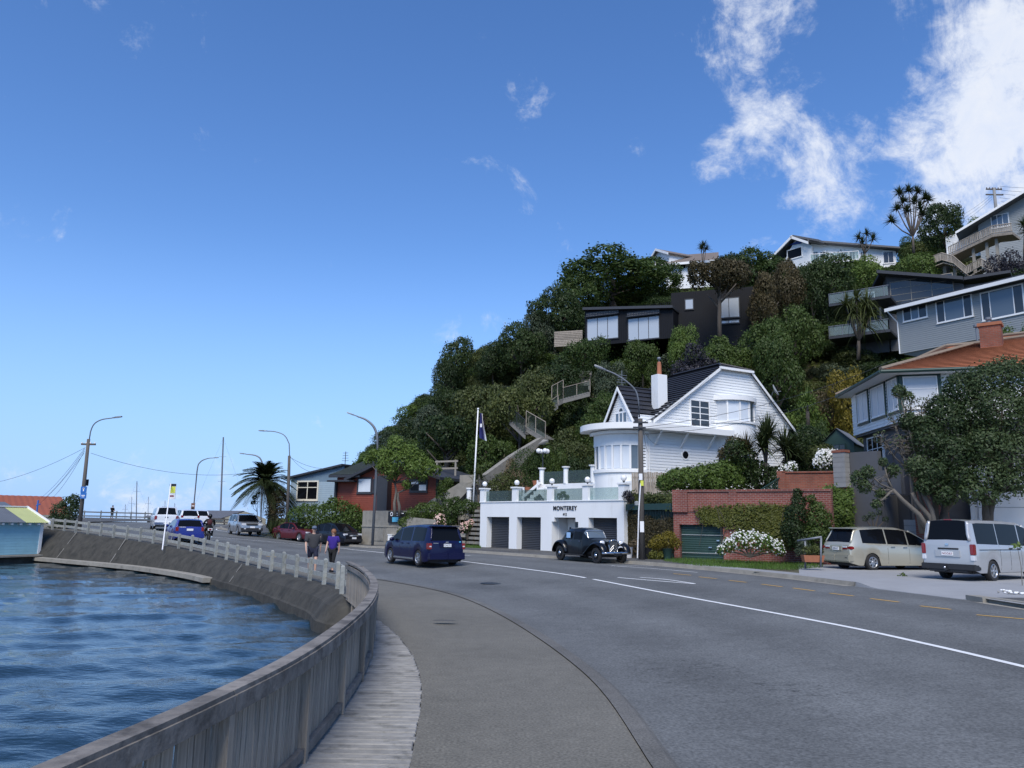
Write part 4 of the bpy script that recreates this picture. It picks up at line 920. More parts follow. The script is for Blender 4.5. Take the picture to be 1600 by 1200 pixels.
# green stair rail
Sr=Fr('stair_railing','dark green lattice stair railing rising between the brick walls','railing',(1176,38.2),(1232,40),750,2.6)
a,b=Sr.q(1186,766),Sr.q(1231,737);
for dz_,nm in((0,'handrail'),(-.55,'bottom_rail')):
 mb=MB();mb.hexa([(a[0],-.03,a[1]+dz_-.06),(b[0],-.03,b[1]+dz_-.06),(b[0],.03,b[1]+dz_-.06),(a[0],.03,a[1]+dz_-.06)],[(a[0],-.03,a[1]+dz_),(b[0],-.03,b[1]+dz_),(b[0],.03,b[1]+dz_),(a[0],.03,a[1]+dz_)]);mb.build(nm,'green_trim',Sr.e)
for k in range(12):
 t=(k+.5)/12;x=a[0]+(b[0]-a[0])*t;z=a[1]+(b[1]-a[1])*t;MB().box(x-.025,x+.025,-.012,.012,z-.54,z-.06).build('baluster','green_trim',Sr.e)
# block column and grey wall, door, brick pier
Gw=Fr('entrance_wall','dark grey entrance wall with deep doorway under the orange roofed house','wall',(1312,36.6),(1440,33.4),780,.5)
def gw(px,py,v=0.):return Gw.q(px,py,v)
zA=gw(1345,706)[1];k0_=gw(1328,730)[0]
cl=empty('block_column',Gw.w(.02,-.22,gw(1320,762)[1]),Gw.ang,'pale concrete block column with brick cap above the ivy','column');hh=zA-gw(1320,762)[1];nb_=7
for k in range(nb_):MB().box(0.0+(.006 if k%2 else 0),k0_-.01,-.2,.2,k*hh/nb_+.006,(k+1)*hh/nb_-.006).build('block','block_wall',cl)
MB().box(.01,k0_-.02,-.19,.19,0,hh).build('mortar_core','concrete',cl);MB().box(-.03,k0_+.02,-.23,.23,hh,hh+.12).build('brick_cap','orange_brick',cl)
x0,x1=gw(1377,800)[0],gw(1411,800)[0];zd=gw(1392,772)[1]
mb=MB().box(k0_+.01,x0,0,.3,-.4,zA);mb.box(x0,x1,0,.3,zd,zA-.9);mb.box(x0,x0+.05,.31,1.6,-.4,zd);Gw.part('wall_panel','grey_wall',mb)
o=MB().box(x0,x0+(x1-x0)*.62,1.3,1.36,-.3,zd-.02).build('door','charcoal_trim',Gw.e);MB().box(x0+(x1-x0)*.62,x1,1.28,1.4,-.3,zd).build('side_panel','dark_steel',Gw.e);MB().sphere((x0+.12,1.27,.75),.045,8,6).build('door_knob','chrome',o)
x2=gw(1430,800)[0];root=empty('block_pier',Gw.w(x1+.01,-.02,-.3),Gw.ang,'grey concrete block pier between the dark door and red bricks','pier')
for k in range(9):MB().box(0,x2-x1-.02,0,.35,k*.26+.005,k*.26+.252).build('block','block_wall',root)
x3=gw(1476,800)[0];br_=MB(RZ(Gw.ang,*Gw.w(x2+.01,-.06,-.3))).box(0,x3-x2,0,.4,0,gw(1450,745)[1]+.3).build('brick_pier','orange_brick');tag(br_,'wide red brick pier behind the leaning tree trunks','pier')
# pale garage at the right edge
Wg=Fr('white_garage','pale garage door and wall behind the silver van at the right edge','garage',(1515,33.6),(1680,31.8),780,.5)
z_=Wg.q(1560,742)[1];MB().box(0,Wg.len,.1,.4,-.3,z_+.5).build('wall','white_render',Wg.e);gdo=MB().box(.3,Wg.len-.2,.03,.099,-.2,z_).build('garage_door','white_trim',Wg.e)
for k in range(4):MB().box(.3,Wg.len-.2,.018,.029,z_*(k+1)/4.6,z_*(k+1)/4.6+.025).build('groove','grey_boards',gdo)
tf=MB(RZ(Wg.ang,*Wg.w(-1.6,-.2,0))).prism([(0,-.3),(1.6,-.3),(1.6,1.15),(1.5,1.2),(0,.55)],0,.05).build('timber_gate','pale_wood');tag(tf,'low timber side fence beside the pale garage','fence')

# ---- house with orange tiled roof: near corner, left face, right face
C0=(1408,34.6)
Oh=Fr('orange_roof_house','white weatherboard house with orange tiled hip roof and green window frames','house',(1332,40.6),C0,640,3.2)
Lo=Oh.len
zs=Oh.q(1370,668)[1];zb0=Oh.q(1408,673)[1]
zeo=Oh.q(1408,578)[1];zbot=(Oh.q(1345,674)[1]+Oh.q(1400,665)[1])/2
mb=MB();mb.clad([(0,zbot),(Lo,zbot),(Lo,zeo),(0,zeo)],0,.15,.02);mb.box(.02,Lo-.02,.01,.2,zbot,zeo)
Mr=Matrix.Translation((Lo,0,0))@Matrix.Rotation(R(78),4,'Z');Lr=7.5
mb.M=Mr;mb.clad([(0,zbot),(Lr,zbot),(Lr,zeo),(0,zeo)],0,.15,.02);mb.box(.02,Lr,.01,.2,zbot,zeo);mb.M=None
Oh.part('weatherboards','white_paint',mb)
mb=MB();mb.box(.3,Lo-.15,.35,.6,-3.2,zbot);mb.M=Mr;mb.box(0.2,Lr,.35,.6,-3.2,zbot);mb.M=None;mb.box(.1,Lo-.1,.05,6,zbot-.12,zbot-.01);Oh.part('lower_wall','grey_wall',mb)
for a_,b_ in((1340,1356),(1362,1383),(1389,1404.5)):
 u0,u1=Oh.q(a_,605)[0],Oh.q(b_,605)[0];z0,z1=zeo-1.75,zeo-.28;window(Oh,u0,u1,z0,z1,0,2,1,'white_trim','curtain',.05,proud=.10)
 mb=MB()
 mb.box(u0-.12,u0-.02,-.09,0,z0-.1,z1+.14);mb.box(u1+.02,u1+.1,-.09,0,z0-.1,z1+.14);mb.box(u0-.12,u1+.1,-.09,0,z1+.02,z1+.14);mb.box(u0-.12,u1+.1,-.1,0,z0-.16,z0-.08);mb.build('window_surround','green_trim',Oh.e)
for a_,b_ in((.14,1.55),):
 window(Oh,a_,b_,zeo-1.75,zeo-.28,0,1,2,'white_trim','curtain',.05,M4=Mr,proud=.10,rfr=[0,.62,1]);mb=MB(Mr);mb.box(a_-.14,a_-.02,-.09,0,zeo-1.9,zeo-.12);mb.box(b_+.02,b_+.16,-.09,0,zeo-1.9,zeo-.12);mb.box(a_-.12,b_+.1,-.09,0,zeo-.26,zeo-.14);mb.build('window_surround','green_trim',Oh.e)
window(Oh,1.0,3.0,zbot-1.5,zbot-.25,.35,3,2,'white_trim','car_glass',.06)
# hip roof: eaves overhang .55, ridge height from the picture
ov=.6;hr=1.95
def mr(x,y,z):return tuple(Mr@Vector((x,y,z)))
E0=(-ov,-ov,zeo-.05);E1=tuple(Vector(mr(-ov,-ov,zeo-.05))+Vector((0,-.25,0)));E2=mr(Lr,-ov,zeo-.05);E3=(-ov,7.5,zeo-.05)
r0=(2.5,3.9,zeo+hr);r1=tuple(Mr@Vector((4.2,4.0,zeo+hr)))
mb=MB();eg=MB();tile_rows(mb,E0,E1,r1,r0,.34,.05,eg);tile_rows(mb,E1,E2,(r1[0]+4.5,r1[1]+5,r1[2]),r1,.34,.05,eg);tile_rows(mb,E3,E0,r0,(r0[0],r0[1]+.2,r0[2]),.34,.05,eg);ro=Oh.part('roof','orange_tiles',mb);eg.build('tile_edges','tile_painted_shadow',ro)
mb=MB()
for a,b in((E0,r0),(E1,r1),(r0,r1),(r1,(r1[0]+4.5,r1[1]+5,r1[2]))):mb.tube([Vector(a)+Vector((0,0,.06)),Vector(b)+Vector((0,0,.06))],.11,6)
mb.build('ridge_tiles','dull_ridge',ro)
mb=MB();
for a,b in((E0,E1),(E1,E2)):a,b=Vector(a),Vector(b);mb.tube([a-Vector((0,0,.06)),b-Vector((0,0,.06))],.085,6)
mb.build('gutter','green_trim',ro)
mb=MB();mb.poly([Vector(E0)-Vector((0,0,.14)),Vector(E1)-Vector((0,0,.14)),Vector(E2)-Vector((0,0,.14)),(Lo,6,zeo-.19),(0,6,zeo-.19)]);mb.build('soffit','white_paint',ro)
# second wing of the roof to the right, and its brick chimney
W2=Fr('orange_roof_wing','right wing of the orange tiled house with brick chimney behind the trees','house',(1478,38.5),(1660,35.5),600,3.2)
z2e=W2.q(1530,592)[1];z2r=W2.q(1540,528,3.2)[1];mb=MB();mb.clad([(0,0),(W2.len,0),(W2.len,z2e),(0,z2e)],0,.15,.02);mb.box(0,W2.len,.01,.2,0,z2e);W2.part('weatherboards','white_paint',mb)
mb=MB();eg=MB();tile_rows(mb,(-.7,-.6,z2e),(W2.len+.6,-.6,z2e),(W2.len-1,3.4,z2r),(2.2,3.4,z2r),.34,.05,eg);tile_rows(mb,(-.7,6.5,z2e),(-.7,-.6,z2e),(2.2,3.4,z2r),(2.2,3.6,z2r),.34,.05,eg);wro=W2.part('roof','orange_tiles',mb);eg.build('tile_edges','tile_painted_shadow',wro);MB().tube([(-.7,-.6,z2e+.06),(2.2,3.4,z2r+.06),(W2.len-1,3.4,z2r+.06)],.11,6).build('ridge_tiles','dull_ridge',wro);MB().tube([(-.7,-.62,z2e-.05),(W2.len,-.62,z2e-.05)],.08,6).build('gutter','green_trim',wro)
cv=-2.4;u,zt_=W2.q(1547,507,cv+.35);zb_=W2.q(1547,556,cv+.35)[1]
chm=MB().box(u-.44,u+.44,cv,cv+.7,zb_-1.2,zt_).build('chimney','orange_brick',W2.e);MB().box(u-.5,u+.5,cv-.06,cv+.76,zt_-.12,zt_+.03).build('chimney_cap','terracotta',chm);MB().lathe([(.09,0),(.09,.18),(.14,.2),(.14,.32),(0,.34)],10,(u-.05,cv+.35,zt_+.03)).build('cowl','galvanised',chm)
MB().lathe([(.05,-.6),(.05,.2),(.13,.24),(.13,.36),(0,.4)],10,(W2.q(1526,520,1.4)[0],1.4,W2.q(1526,518,1.4)[1])).build('vent_pipe','galvanised',W2.e)

# ---- small green garden shed behind the brick walls
Gs=Fr('garden_shed','dark green garden shed with pale iron roof behind the flowering bush','shed',(1284,44),(1334,43),690,5.0)
zsb=Gs.q(1308,703)[1];zse=Gs.q(1308,692)[1];zsp=Gs.q(1308,671)[1];Ls=Gs.len
MB().prism([(0,zsb-1),(Ls,zsb-1),(Ls,zse),(Ls/2,zsp),(0,zse)],0,3).build('wall','green_trim',Gs.e);mb=MB();corrug(mb,(-.2,3,zse-.15),(-.2,-.15,zse-.15),(Ls/2,-.15,zsp+.06),(Ls/2,3,zsp+.06),.12);corrug(mb,(Ls+.2,-.15,zse-.15),(Ls+.2,3,zse-.15),(Ls/2,3,zsp+.06),(Ls/2,-.15,zsp+.06),.12);mb.build('roof','grey_iron',Gs.e)
window(Gs,Ls*.35,Ls*.75,zsb-.3,zse-.05,0,2,1,'green_trim')

# ---- grey weatherboard house higher up at the right
Gh=Fr('grey_house','light grey weatherboard house with white windows above the orange roof','house',(1402,61),(1640,51.5),500,12.0)
zE0=Gh.q(1500,464)[1];zB0=Gh.q(1450,545)[1];Lh=Gh.len
mb=MB();mb.clad([(0,zB0),(Lh,zB0),(Lh,zE0),(0,zE0)],0,.16,.02);mb.box(0.02,Lh,.01,.2,zB0,zE0);mb.box(.0,.2,.2,8,zB0,zE0);Gh.part('weatherboards','grey_boards',mb)
mb=MB().box(-.5,Lh+.5,-.7,8.5,zE0+.002,zE0+.12);mb.box(-.4,Lh+.5,-.5,8,zE0+.3,zE0+.45);Gh.part('roof','charcoal_trim',mb);MB().box(-.55,Lh+.5,-.82,-.705,zE0-.02,zE0+.26).build('fascia','white_trim',Gh.e)
for a,b,c_,d,cols,rows,cfr in((1411,1450,478,500,3,2,None),(1463,1521,464.5,500.5,3,3,[0,.22,.78,1]),(1533,1602,450,496,3,3,[0,.2,.78,1])):
 u0,u1,z0,z1=Gh.r(a,b,c_,d);window(Gh,u0,u1,z0,z1,0,cols,rows if cols==2 else 1,'white_trim',['window_glass','lit_glass'],.09,cfr=cfr,proud=.10)
MB().tube([(-.35,-.75,zE0),(.05,-.08,zE0-.9),(.05,-.08,zB0)],.05,6).build('downpipe','white_trim',Gh.e)

# ---- charcoal house with wide gallery window and decks
Dh=Fr('charcoal_house','charcoal weatherboard house with wide gallery window and two balconies','house',(1387,74),(1540,69),470,15.0)
def dq(px,py,v=0.):return Dh.q(px,py,v)
zz0=dq(1430,545)[1];tl=dq(1389,424);tr=dq(1505,437);e2=dq(1540,433)
mb=MB();mb.clad([(0,zz0),(tr[0],zz0),(tr[0],tr[1]-.4),(0,tl[1]-.4)],0,.2,.02);mb.box(.02,tr[0],.01,.3,zz0,tr[1]-.4);mb.prism([(tr[0],zz0),(e2[0]+2,zz0),(e2[0]+2,e2[1]-.5),(tr[0],tr[1]-.4)],.5,.8);Dh.part('weatherboards','grey_wall',mb)
mb=MB();mb.hexa([(-.6,-1.2,tl[1]-.32),(tr[0]+.1,-1.2,tr[1]-.32),(tr[0]+.1,7,tr[1]-.32),(-.6,7,tl[1]-.32)],[(-.6,-1.2,tl[1]),(tr[0]+.1,-1.2,tr[1]),(tr[0]+.1,7,tr[1]),(-.6,7,tl[1])]);mb.hexa([(tr[0]+.12,-.6,tr[1]-.2),(e2[0]+2,-.6,e2[1]-.1),(e2[0]+2,6,e2[1]-.1),(tr[0]+.12,6,tr[1]-.2)],[(tr[0]+.12,-.6,tr[1]+.1),(e2[0]+2,-.6,e2[1]+.15),(e2[0]+2,6,e2[1]+.15),(tr[0]+.12,6,tr[1]+.1)]);Dh.part('roof','charcoal_trim',mb)
# left return wall leaning away, with the low eave at left
ML=Matrix.Rotation(R(112),4,'Z');lw=5.2;zl=dq(1352,447)[1]
mb=MB(ML);mb.clad([(0,zz0),(lw,zz0),(lw,zl-.2),(0,tl[1]-.35)],0,.2,.02,1);mb.box(0,lw,-.3,-.02,zz0,zl-.3);mb.build('side_weatherboards','grey_wall',Dh.e)
mb=MB();a_=ML@Vector((lw,0,0));mb.hexa([(-.3,-1,tl[1]-.34),(a_.x-.8,a_.y-.8,zl-.2),(a_.x,a_.y+1,zl-.2),(0,3,tl[1]-.34)],[(-.3,-1,tl[1]-.02),(a_.x-.8,a_.y-.8,zl+.05),(a_.x,a_.y+1,zl+.05),(0,3,tl[1]-.02)]);mb.build('eave','charcoal_trim',Dh.e)
u0,u1,z0,z1=Dh.r(1391,1491,436,471);window(Dh,u0,u1,z0-.4,z1+.15,0,3,4,'pale_wood','window_glass',.07)
window(Dh,*[v for v in(-2.0,-1.1)],dq(1380,481)[1],dq(1380,455)[1],-.3,2,1,'white_trim','window_glass',.05)
for(xa,xb,yt,nm)in((1303,1388,482,'balcony'),(1303,1388,532,'balcony')):
 a_,b_=dq(xa,yt,-1.5),dq(xb,yt,-1.5);fl=MB().box(a_[0],b_[0]+.6,-3.4,.5,a_[1]-.25,a_[1]).build('balcony','charcoal_trim',Dh.e)
 mb=MB()
 for k in range(5):x=a_[0]+(b_[0]-a_[0])*k/4+.05;mb.box(x-.03,x+.03,-3.36,-3.3,a_[1],a_[1]+1.0)
 mb.box(a_[0],b_[0]+.5,-3.38,-3.28,a_[1]+1.0,a_[1]+1.06);mb.box(a_[0]+.02,a_[0]+.08,-3.3,.4,a_[1]+1.0,a_[1]+1.06);mb.build('railing','galvanised',fl);MB().box(a_[0]+.1,b_[0]+.4,-3.33,-3.32,a_[1]+.05,a_[1]+.98).build('glass_panel','clear_screen',fl)
a_,b_=dq(1303,532,-1.5),dq(1388,482,-1.5)
for k in range(2):x=dq(1352+30*k,500,-1.5)[0];MB().box(x-.08,x+.08,-3.2,-3.05,a_[1],b_[1]-.25).build('post','charcoal_trim',Dh.e)
MB().box(a_[0]+1,dq(1387,500)[0]-.02,.1,.3,zz0,b_[1]-.2).build('lower_wall','grey_wall',Dh.e);window(Dh,dq(1360,520)[0],dq(1384,520)[0],dq(1375,530)[1],dq(1375,500)[1],.08,4,1,'galvanised','car_glass',.05)

# ---- top right house with timber deck and stairs
Th=Fr('hilltop_house','grey house at the top right with long raised timber deck','house',(1498,88),(1720,80),380,24.0)
def tq(px,py,v=0.):return Th.q(px,py,v)
zf_=tq(1560,362)[1];mb=MB();rl=tq(1528,352);rr_=tq(1600,309);xe=Th.len
sl_=(rr_[1]-rl[1])/(rr_[0]-rl[0]);mb.clad([(rl[0],tq(1540,430)[1]),(xe,tq(1540,430)[1]),(xe,rl[1]+sl_*(xe-rl[0])),(rl[0],rl[1])],0,.2,.02);mb.box(rl[0]+.1,xe,.02,.3,tq(1540,440)[1]-2,rl[1]);Th.part('weatherboards','grey_boards',mb)
mb=MB();x1_,z1_=xe,rl[1]+sl_*(xe-rl[0]);mb.hexa([(rl[0]-2.2,-1.4,rl[1]-sl_*2.2),(x1_,-1.4,z1_),(x1_,8,z1_),(rl[0]-2.2,8,rl[1]-sl_*2.2)],[(rl[0]-2.2,-1.4,rl[1]-sl_*2.2+.3),(x1_,-1.4,z1_+.3),(x1_,8,z1_+.3),(rl[0]-2.2,8,rl[1]-sl_*2.2+.3)]);Th.part('roof','grey_roof',mb)
MB().hexa([(rl[0]-2.25,-1.5,rl[1]-sl_*2.25),(x1_,-1.5,z1_),(x1_,-1.41,z1_),(rl[0]-2.25,-1.41,rl[1]-sl_*2.25)],[(rl[0]-2.25,-1.5,rl[1]-sl_*2.25+.28),(x1_,-1.5,z1_+.28),(x1_,-1.41,z1_+.28),(rl[0]-2.25,-1.41,rl[1]-sl_*2.25+.28)]).build('fascia','white_trim',Th.e)
u0,u1,z0,z1=Th.r(1548,1577,338,352);window(Th,u0,u1,z0-.3,z1+.25,0,3,1,'white_trim','lit_glass',.1)
mb=MB();mb.clad([(-1.5,tq(1520,395)[1]),(rl[0]+.05,tq(1520,395)[1]),(rl[0]+.05,tq(1510,352)[1]),(-1.5,tq(1510,358)[1])],1.5,.22,.02);mb.box(-1.5,rl[0],1.52,3,tq(1520,395)[1],tq(1510,358)[1]-.1);Th.part('side_wall','white_paint',mb)
# deck: floor, balusters as one run, posts
def rail_run(root,a,b,h,n,m='old_wood',nm='baluster'):
 a,b=Vector(a),Vector(b);mb=MB()
 for zz in(.12,h):mb.tube([a+Vector((0,0,zz)),b+Vector((0,0,zz))],.055,4)
 mb.build('rail',m,root)
 for k in range(n):
  p=a.lerp(b,(k+.5)/n);MB().box(p.x-.05,p.x+.05,p.y-.02,p.y+.02,p.z+.1,p.z+h).build(nm,m,root)
Dk=Fr('timber_deck','weathered raised timber deck on posts with stairs below the hilltop house','deck',(1475,82),(1605,76),400,20.0)
def kq(px,py,v=0.):return Dk.q(px,py,v)
p0,p1,p2=kq(1482,399),kq(1551,366),kq(1582,362)
for(a,b,n_)in((p0,p1,26),(p1,p2,10)):
 MB().hexa([(a[0],-.05,a[1]-.3),(b[0],-.05,b[1]-.3),(b[0],2.4,b[1]-.3),(a[0],2.4,a[1]-.3)],[(a[0],-.05,a[1]),(b[0],-.05,b[1]),(b[0],2.4,b[1]),(a[0],2.4,a[1])]).build('deck_floor','old_wood',Dk.e);rail_run(Dk.e,(a[0],0,a[1]),(b[0],0,b[1]),.95,n_)
for px,yt,yb in((1520,384,405),(1541,376,402),(1556,368,396),(1475,412,430),(1491,415,432)):
 u,z=kq(px,yt,.6);MB().box(u-.13,u+.13,.5,.76,kq(px,yb,.6)[1]-2.5,z).build('post','pale_wood',Dk.e)
st=[kq(1461,410),kq(1474,405),kq(1492,410),kq(1512,427),kq(1535,414),kq(1557,426)]
for a,b in zip(st[:-1],st[1:]):
 rail_run(Dk.e,(a[0],-.4,a[1]-.3),(b[0],-.4,b[1]-.3),.95,9);n_=6
 for k in range(n_):t=k/n_;x=a[0]+(b[0]-a[0])*t;z=a[1]+(b[1]-a[1])*t;MB().box(x,x+(b[0]-a[0])/n_,-.3,.9,z-.55,z-.45).build('step','old_wood',Dk.e)

# ---- hill crest houses
Bh=Fr('blue_gable_house','white crest house with blue gable and long glazed terrace','house',(1205,108),(1268,103),400,33.0)
def bq(px,py,v=0.):return Bh.q(px,py,v)
gl,gp_,gr=bq(1206,410),bq(1243,370),bq(1268,380);zb_=bq(1235,425)[1];Lg_=gr[0]
mb=MB();mb.clad([(gl[0]+.8,zb_),(gr[0],zb_),(gr[0],gr[1]-.3),(gp_[0]-.02,gp_[1]-.3)],0,.2,.02);mb.prism([(gl[0]+.8,zb_),(gr[0],zb_),(gr[0],gr[1]-.3),(gp_[0],gp_[1]-.35)],.02,6);Bh.part('weatherboards','white_paint',mb)
mb=MB();mb.hexa([(gl[0]-.3,-.8,gl[1]-.1),(gp_[0],-.8,gp_[1]-.2),(gp_[0],9,gp_[1]-.2),(gl[0]-.3,9,gl[1]-.1)],[(gl[0]-.3,-.8,gl[1]+.2),(gp_[0],-.8,gp_[1]+.1),(gp_[0],9,gp_[1]+.1),(gl[0]-.3,9,gl[1]+.2)]);mb.hexa([(gp_[0]+.001,-.8,gp_[1]-.2),(gr[0]+1.6,-.8,gr[1]-.4),(gr[0]+1.6,9,gr[1]-.4),(gp_[0]+.001,9,gp_[1]-.2)],[(gp_[0]+.001,-.8,gp_[1]+.1),(gr[0]+1.6,-.8,gr[1]-.1),(gr[0]+1.6,9,gr[1]-.1),(gp_[0]+.001,9,gp_[1]+.1)]);Bh.part('roof','grey_roof',mb)
for(a,b)in((gl,gp_),(gp_,gr)):
 MB().hexa([(a[0]-.3,-.95,a[1]-.35),(b[0]+.001,-.95,b[1]-.35),(b[0]+.001,-.82,b[1]-.35),(a[0]-.3,-.82,a[1]-.35)],[(a[0]-.3,-.95,a[1]+.05),(b[0]+.001,-.95,b[1]+.05),(b[0]+.001,-.82,b[1]+.05),(a[0]-.3,-.82,a[1]+.05)]).build('barge_board','white_trim',Bh.e)
q0,q1,q2=bq(1231,384,-.1),bq(1253,373.5,-.1),bq(1253,380,-.1);MB().prism([q0,q2,(q1[0]-.1,q1[1])],-.14,-.1).build('blue_panel','blue_paint',Bh.e)
window(Bh,*Bh.r(1230,1254,388,404),0,1,1,'white_trim','car_glass',.12,proud=.1)
# long wing
mbx=Fr('blue_gable_wing','long low white wing with glass balcony right of the blue gable','house',(1268,103),(1402,100),395,33.0)
w0,w1=mbx.q(1268,379),mbx.q(1400,391);zb_=mbx.q(1330,420)[1];mb=MB();mb.clad([(0,zb_),(w1[0],zb_),(w1[0],w1[1]),(0,w0[1])],.3,.2,.02);mb.box(.1,w1[0],.32,5,zb_,w1[1]-.2);mbx.part('weatherboards','white_paint',mb)
mb=MB();mb.hexa([(-.5,-.7,w0[1]),(w1[0]+.4,-.7,w1[1]),(w1[0]+.4,7,w1[1]),(-.5,7,w0[1])],[(-.5,-.7,w0[1]+.25),(w1[0]+.4,-.7,w1[1]+.25),(w1[0]+.4,7,w1[1]+.25),(-.5,7,w0[1]+.25)]);mbx.part('roof','grey_roof',mb)
for a,b in((1269,1279),(1281,1291),(1312,1325),(1327,1337),(1345,1352),(1380,1397)):u0,u1,z0,z1=mbx.r(a,b,392,405);window(mbx,u0,u1,z0-.5,z1,.3,2,1,'white_trim','window_glass',.08)
a_,b_=mbx.q(1266,411,-1.2),mbx.q(1342,411,-1.2);bl=MB().box(a_[0],b_[0],-1.6,.28,a_[1]-.3,a_[1]).build('balcony','white_paint',mbx.e);MB().box(a_[0],b_[0],-1.55,-1.52,a_[1],a_[1]+1.1).build('glass_panel','clear_screen',bl)
mb=MB();mb.box(a_[0],b_[0],-1.58,-1.5,a_[1]+1.1,a_[1]+1.17);[mb.box(a_[0]+(b_[0]-a_[0])*k/5-.03,a_[0]+(b_[0]-a_[0])*k/5+.03,-1.58,-1.5,a_[1],a_[1]+1.1)for k in range(6)];mb.build('railing','white_trim',bl)
Wh=Fr('crest_house','white crest house with brown gable roof among the trees','house',(1021,116),(1046,112),420,34.0)
def wq(px,py,v=0.):return Wh.q(px,py,v)
Lw=Wh.len;zz=wq(1032,452)[1];zpk=wq(1026,391)[1];zev=zpk-1.6
MB().prism([(0,zz),(Lw,zz),(Lw,zev),(Lw*.35,zpk-.2),(0,zev+.4)],0,12).build('wall','white_paint',Wh.e)
mb=MB();mb.sheet([(-.5,-.5,zev+.25),(Lw*.35,-.5,zpk),(Lw*.35,12,zpk),(-.5,12,zev+.25)],.15);mb.sheet([(Lw*.35,-.5,zpk),(Lw+.5,-.5,zev-.1),(Lw+.5,12,zev-.1),(Lw*.35,12,zpk)],.15);mb.build('roof','brown_roof',Wh.e)
for x0,z0,x1,z1 in((-.5,zev+.25,Lw*.35,zpk),(Lw*.35,zpk,Lw+.5,zev-.1)):MB().prism([(x0,z0-.35),(x1,z1-.35),(x1,z1+.02),(x0,z0+.02)],-.62,-.51).build('barge_board','white_trim',Wh.e)
W3=Fr('crest_long_house','long white front with brown roof right of the crest gable','house',(1040,112),(1118,110),420,34.0)
z_e=W3.q(1080,412)[1];z_r=W3.q(1080,399,2)[1];z_b=W3.q(1080,450)[1];mb=MB();mb.clad([(0,z_b),(W3.len,z_b),(W3.len,z_e),(0,z_e)],0,.22,.02);mb.box(0,W3.len,.02,5,z_b,z_e);W3.part('weatherboards','white_paint',mb);mb=MB();mb.sheet([(-1.6,-.8,z_e),(W3.len+.5,-.8,z_e),(W3.len+.5,4,z_r+.9),(-1.6,4,z_r+.9)],.2);W3.part('roof','brown_roof',mb);MB().box(-1.6,W3.len+.5,-.92,-.81,z_e-.3,z_e+.06).build('fascia','white_trim',W3.e)
for a,b,c_,d in((1062,1072,410,421),(1076,1080,410,421),(1095,1104,414,424),(1083,1091,430,442)):u0,u1,z0,z1=W3.r(a,b,c_,d);window(W3,u0,u1,z0,z1,0,2,1,'white_trim','car_glass',.08)

# ---- black clad modern house on the slope
Mh=Fr('black_house','black clad modern house with tall bright windows on the wooded slope','house',(914,86),(1052,81),505,19.0)
def mq(px,py,v=0.):return Mh.q(px,py,v)
Lm=Mh.len;zt0=mq(914,482)[1];zt1_=mq(1050,479)[1];zbm=mq(960,537)[1]
MB().prism([(0,zbm),(Lm,zbm),(Lm,zt1_-.3),(0,zt0-.3)],0,7).build('cladding','dark_cladding',Mh.e);MB().hexa([(-.1,-.5,zt0-.28),(Lm+.1,-.5,zt1_-.28),(Lm+.1,7,zt1_-.28),(-.1,7,zt0-.28)],[(-.1,-.5,zt0+.02),(Lm+.1,-.5,zt1_+.02),(Lm+.1,7,zt1_+.02),(-.1,7,zt0+.02)]).build('roof','charcoal_trim',Mh.e)
mb=MB()
for k in range(int(Lm/.22)):mb.box(k*.22,k*.22+.05,-.035,-.002,zbm,zt0-.45)
mb.build('cladding_ribs','dark_cladding',Mh.e)
for a,b in((917,967),(981,1031)):
 u0,u1,z0,z1=Mh.r(a,b,495,531);window(Mh,u0,u1,z0,z1,0,3,1,'charcoal_trim','painted_sky_glass',.09,proud=.09)
 mb=MB().box(u0-.05,u1+.05,-.55,-.1,z1+.02,z1+.12);mb.box(u0-.05,u1+.05,-.14,-.1,z1+.12,z1+.65);mb.build('sun_shade','sign_black',Mh.e);mb=MB()
 for j in range(2):
  for k in range(20):x=u0+(u1-u0)*(k+.3)/20;mb.box(x,x+.07,-.16,-.141,z1+.2+j*.22,z1+.28+j*.22)
 mb.build('perforations','block_wall',Mh.e)
M2=Fr('black_house_block','taller black clad block half hidden behind the bronze tree','house',(1049,83),(1180,80),480,19.0)
zt2=M2.q(1110,453)[1];zb2=M2.q(1110,512)[1];MB().box(0,M2.len,0,7,zb2-3,zt2).build('cladding','dark_cladding',M2.e);mb=MB()
for k in range(int(M2.len/.22)):mb.box(k*.22,k*.22+.05,-.035,-.002,zb2-3,zt2)
mb.build('cladding_ribs','dark_cladding',M2.e)
for a,b,c_,d,n_ in((1070,1084,467,484,1),(1122,1156,465,497,2),(1122,1156,500,506,2)):u0,u1,z0,z1=M2.r(a,b,c_,d);window(M2,u0,u1,z0,z1,0,n_,1,'charcoal_trim','painted_sky_glass',.09,proud=.10)
# weathered plank box terrace
Pb=Fr('plank_terrace','weathered horizontal plank screen jutting from the trees left of the black house','terrace',(866,84),(910,83),528,21.0)
z0,z1=Pb.q(885,541)[1],Pb.q(885,517)[1];n_=9
for k in range(n_):MB().box(0,Pb.len,0,.06,z0+(z1-z0)*k/n_+.02,z0+(z1-z0)*(k+1)/n_-.02).build('plank','old_wood',Pb.e)
MB().box(.02,Pb.len,.07,3,z0,z0+.15).build('floor','old_wood',Pb.e);MB().box(0,.06,.07,3,z0+.2,z1).build('side_screen','old_wood',Pb.e)

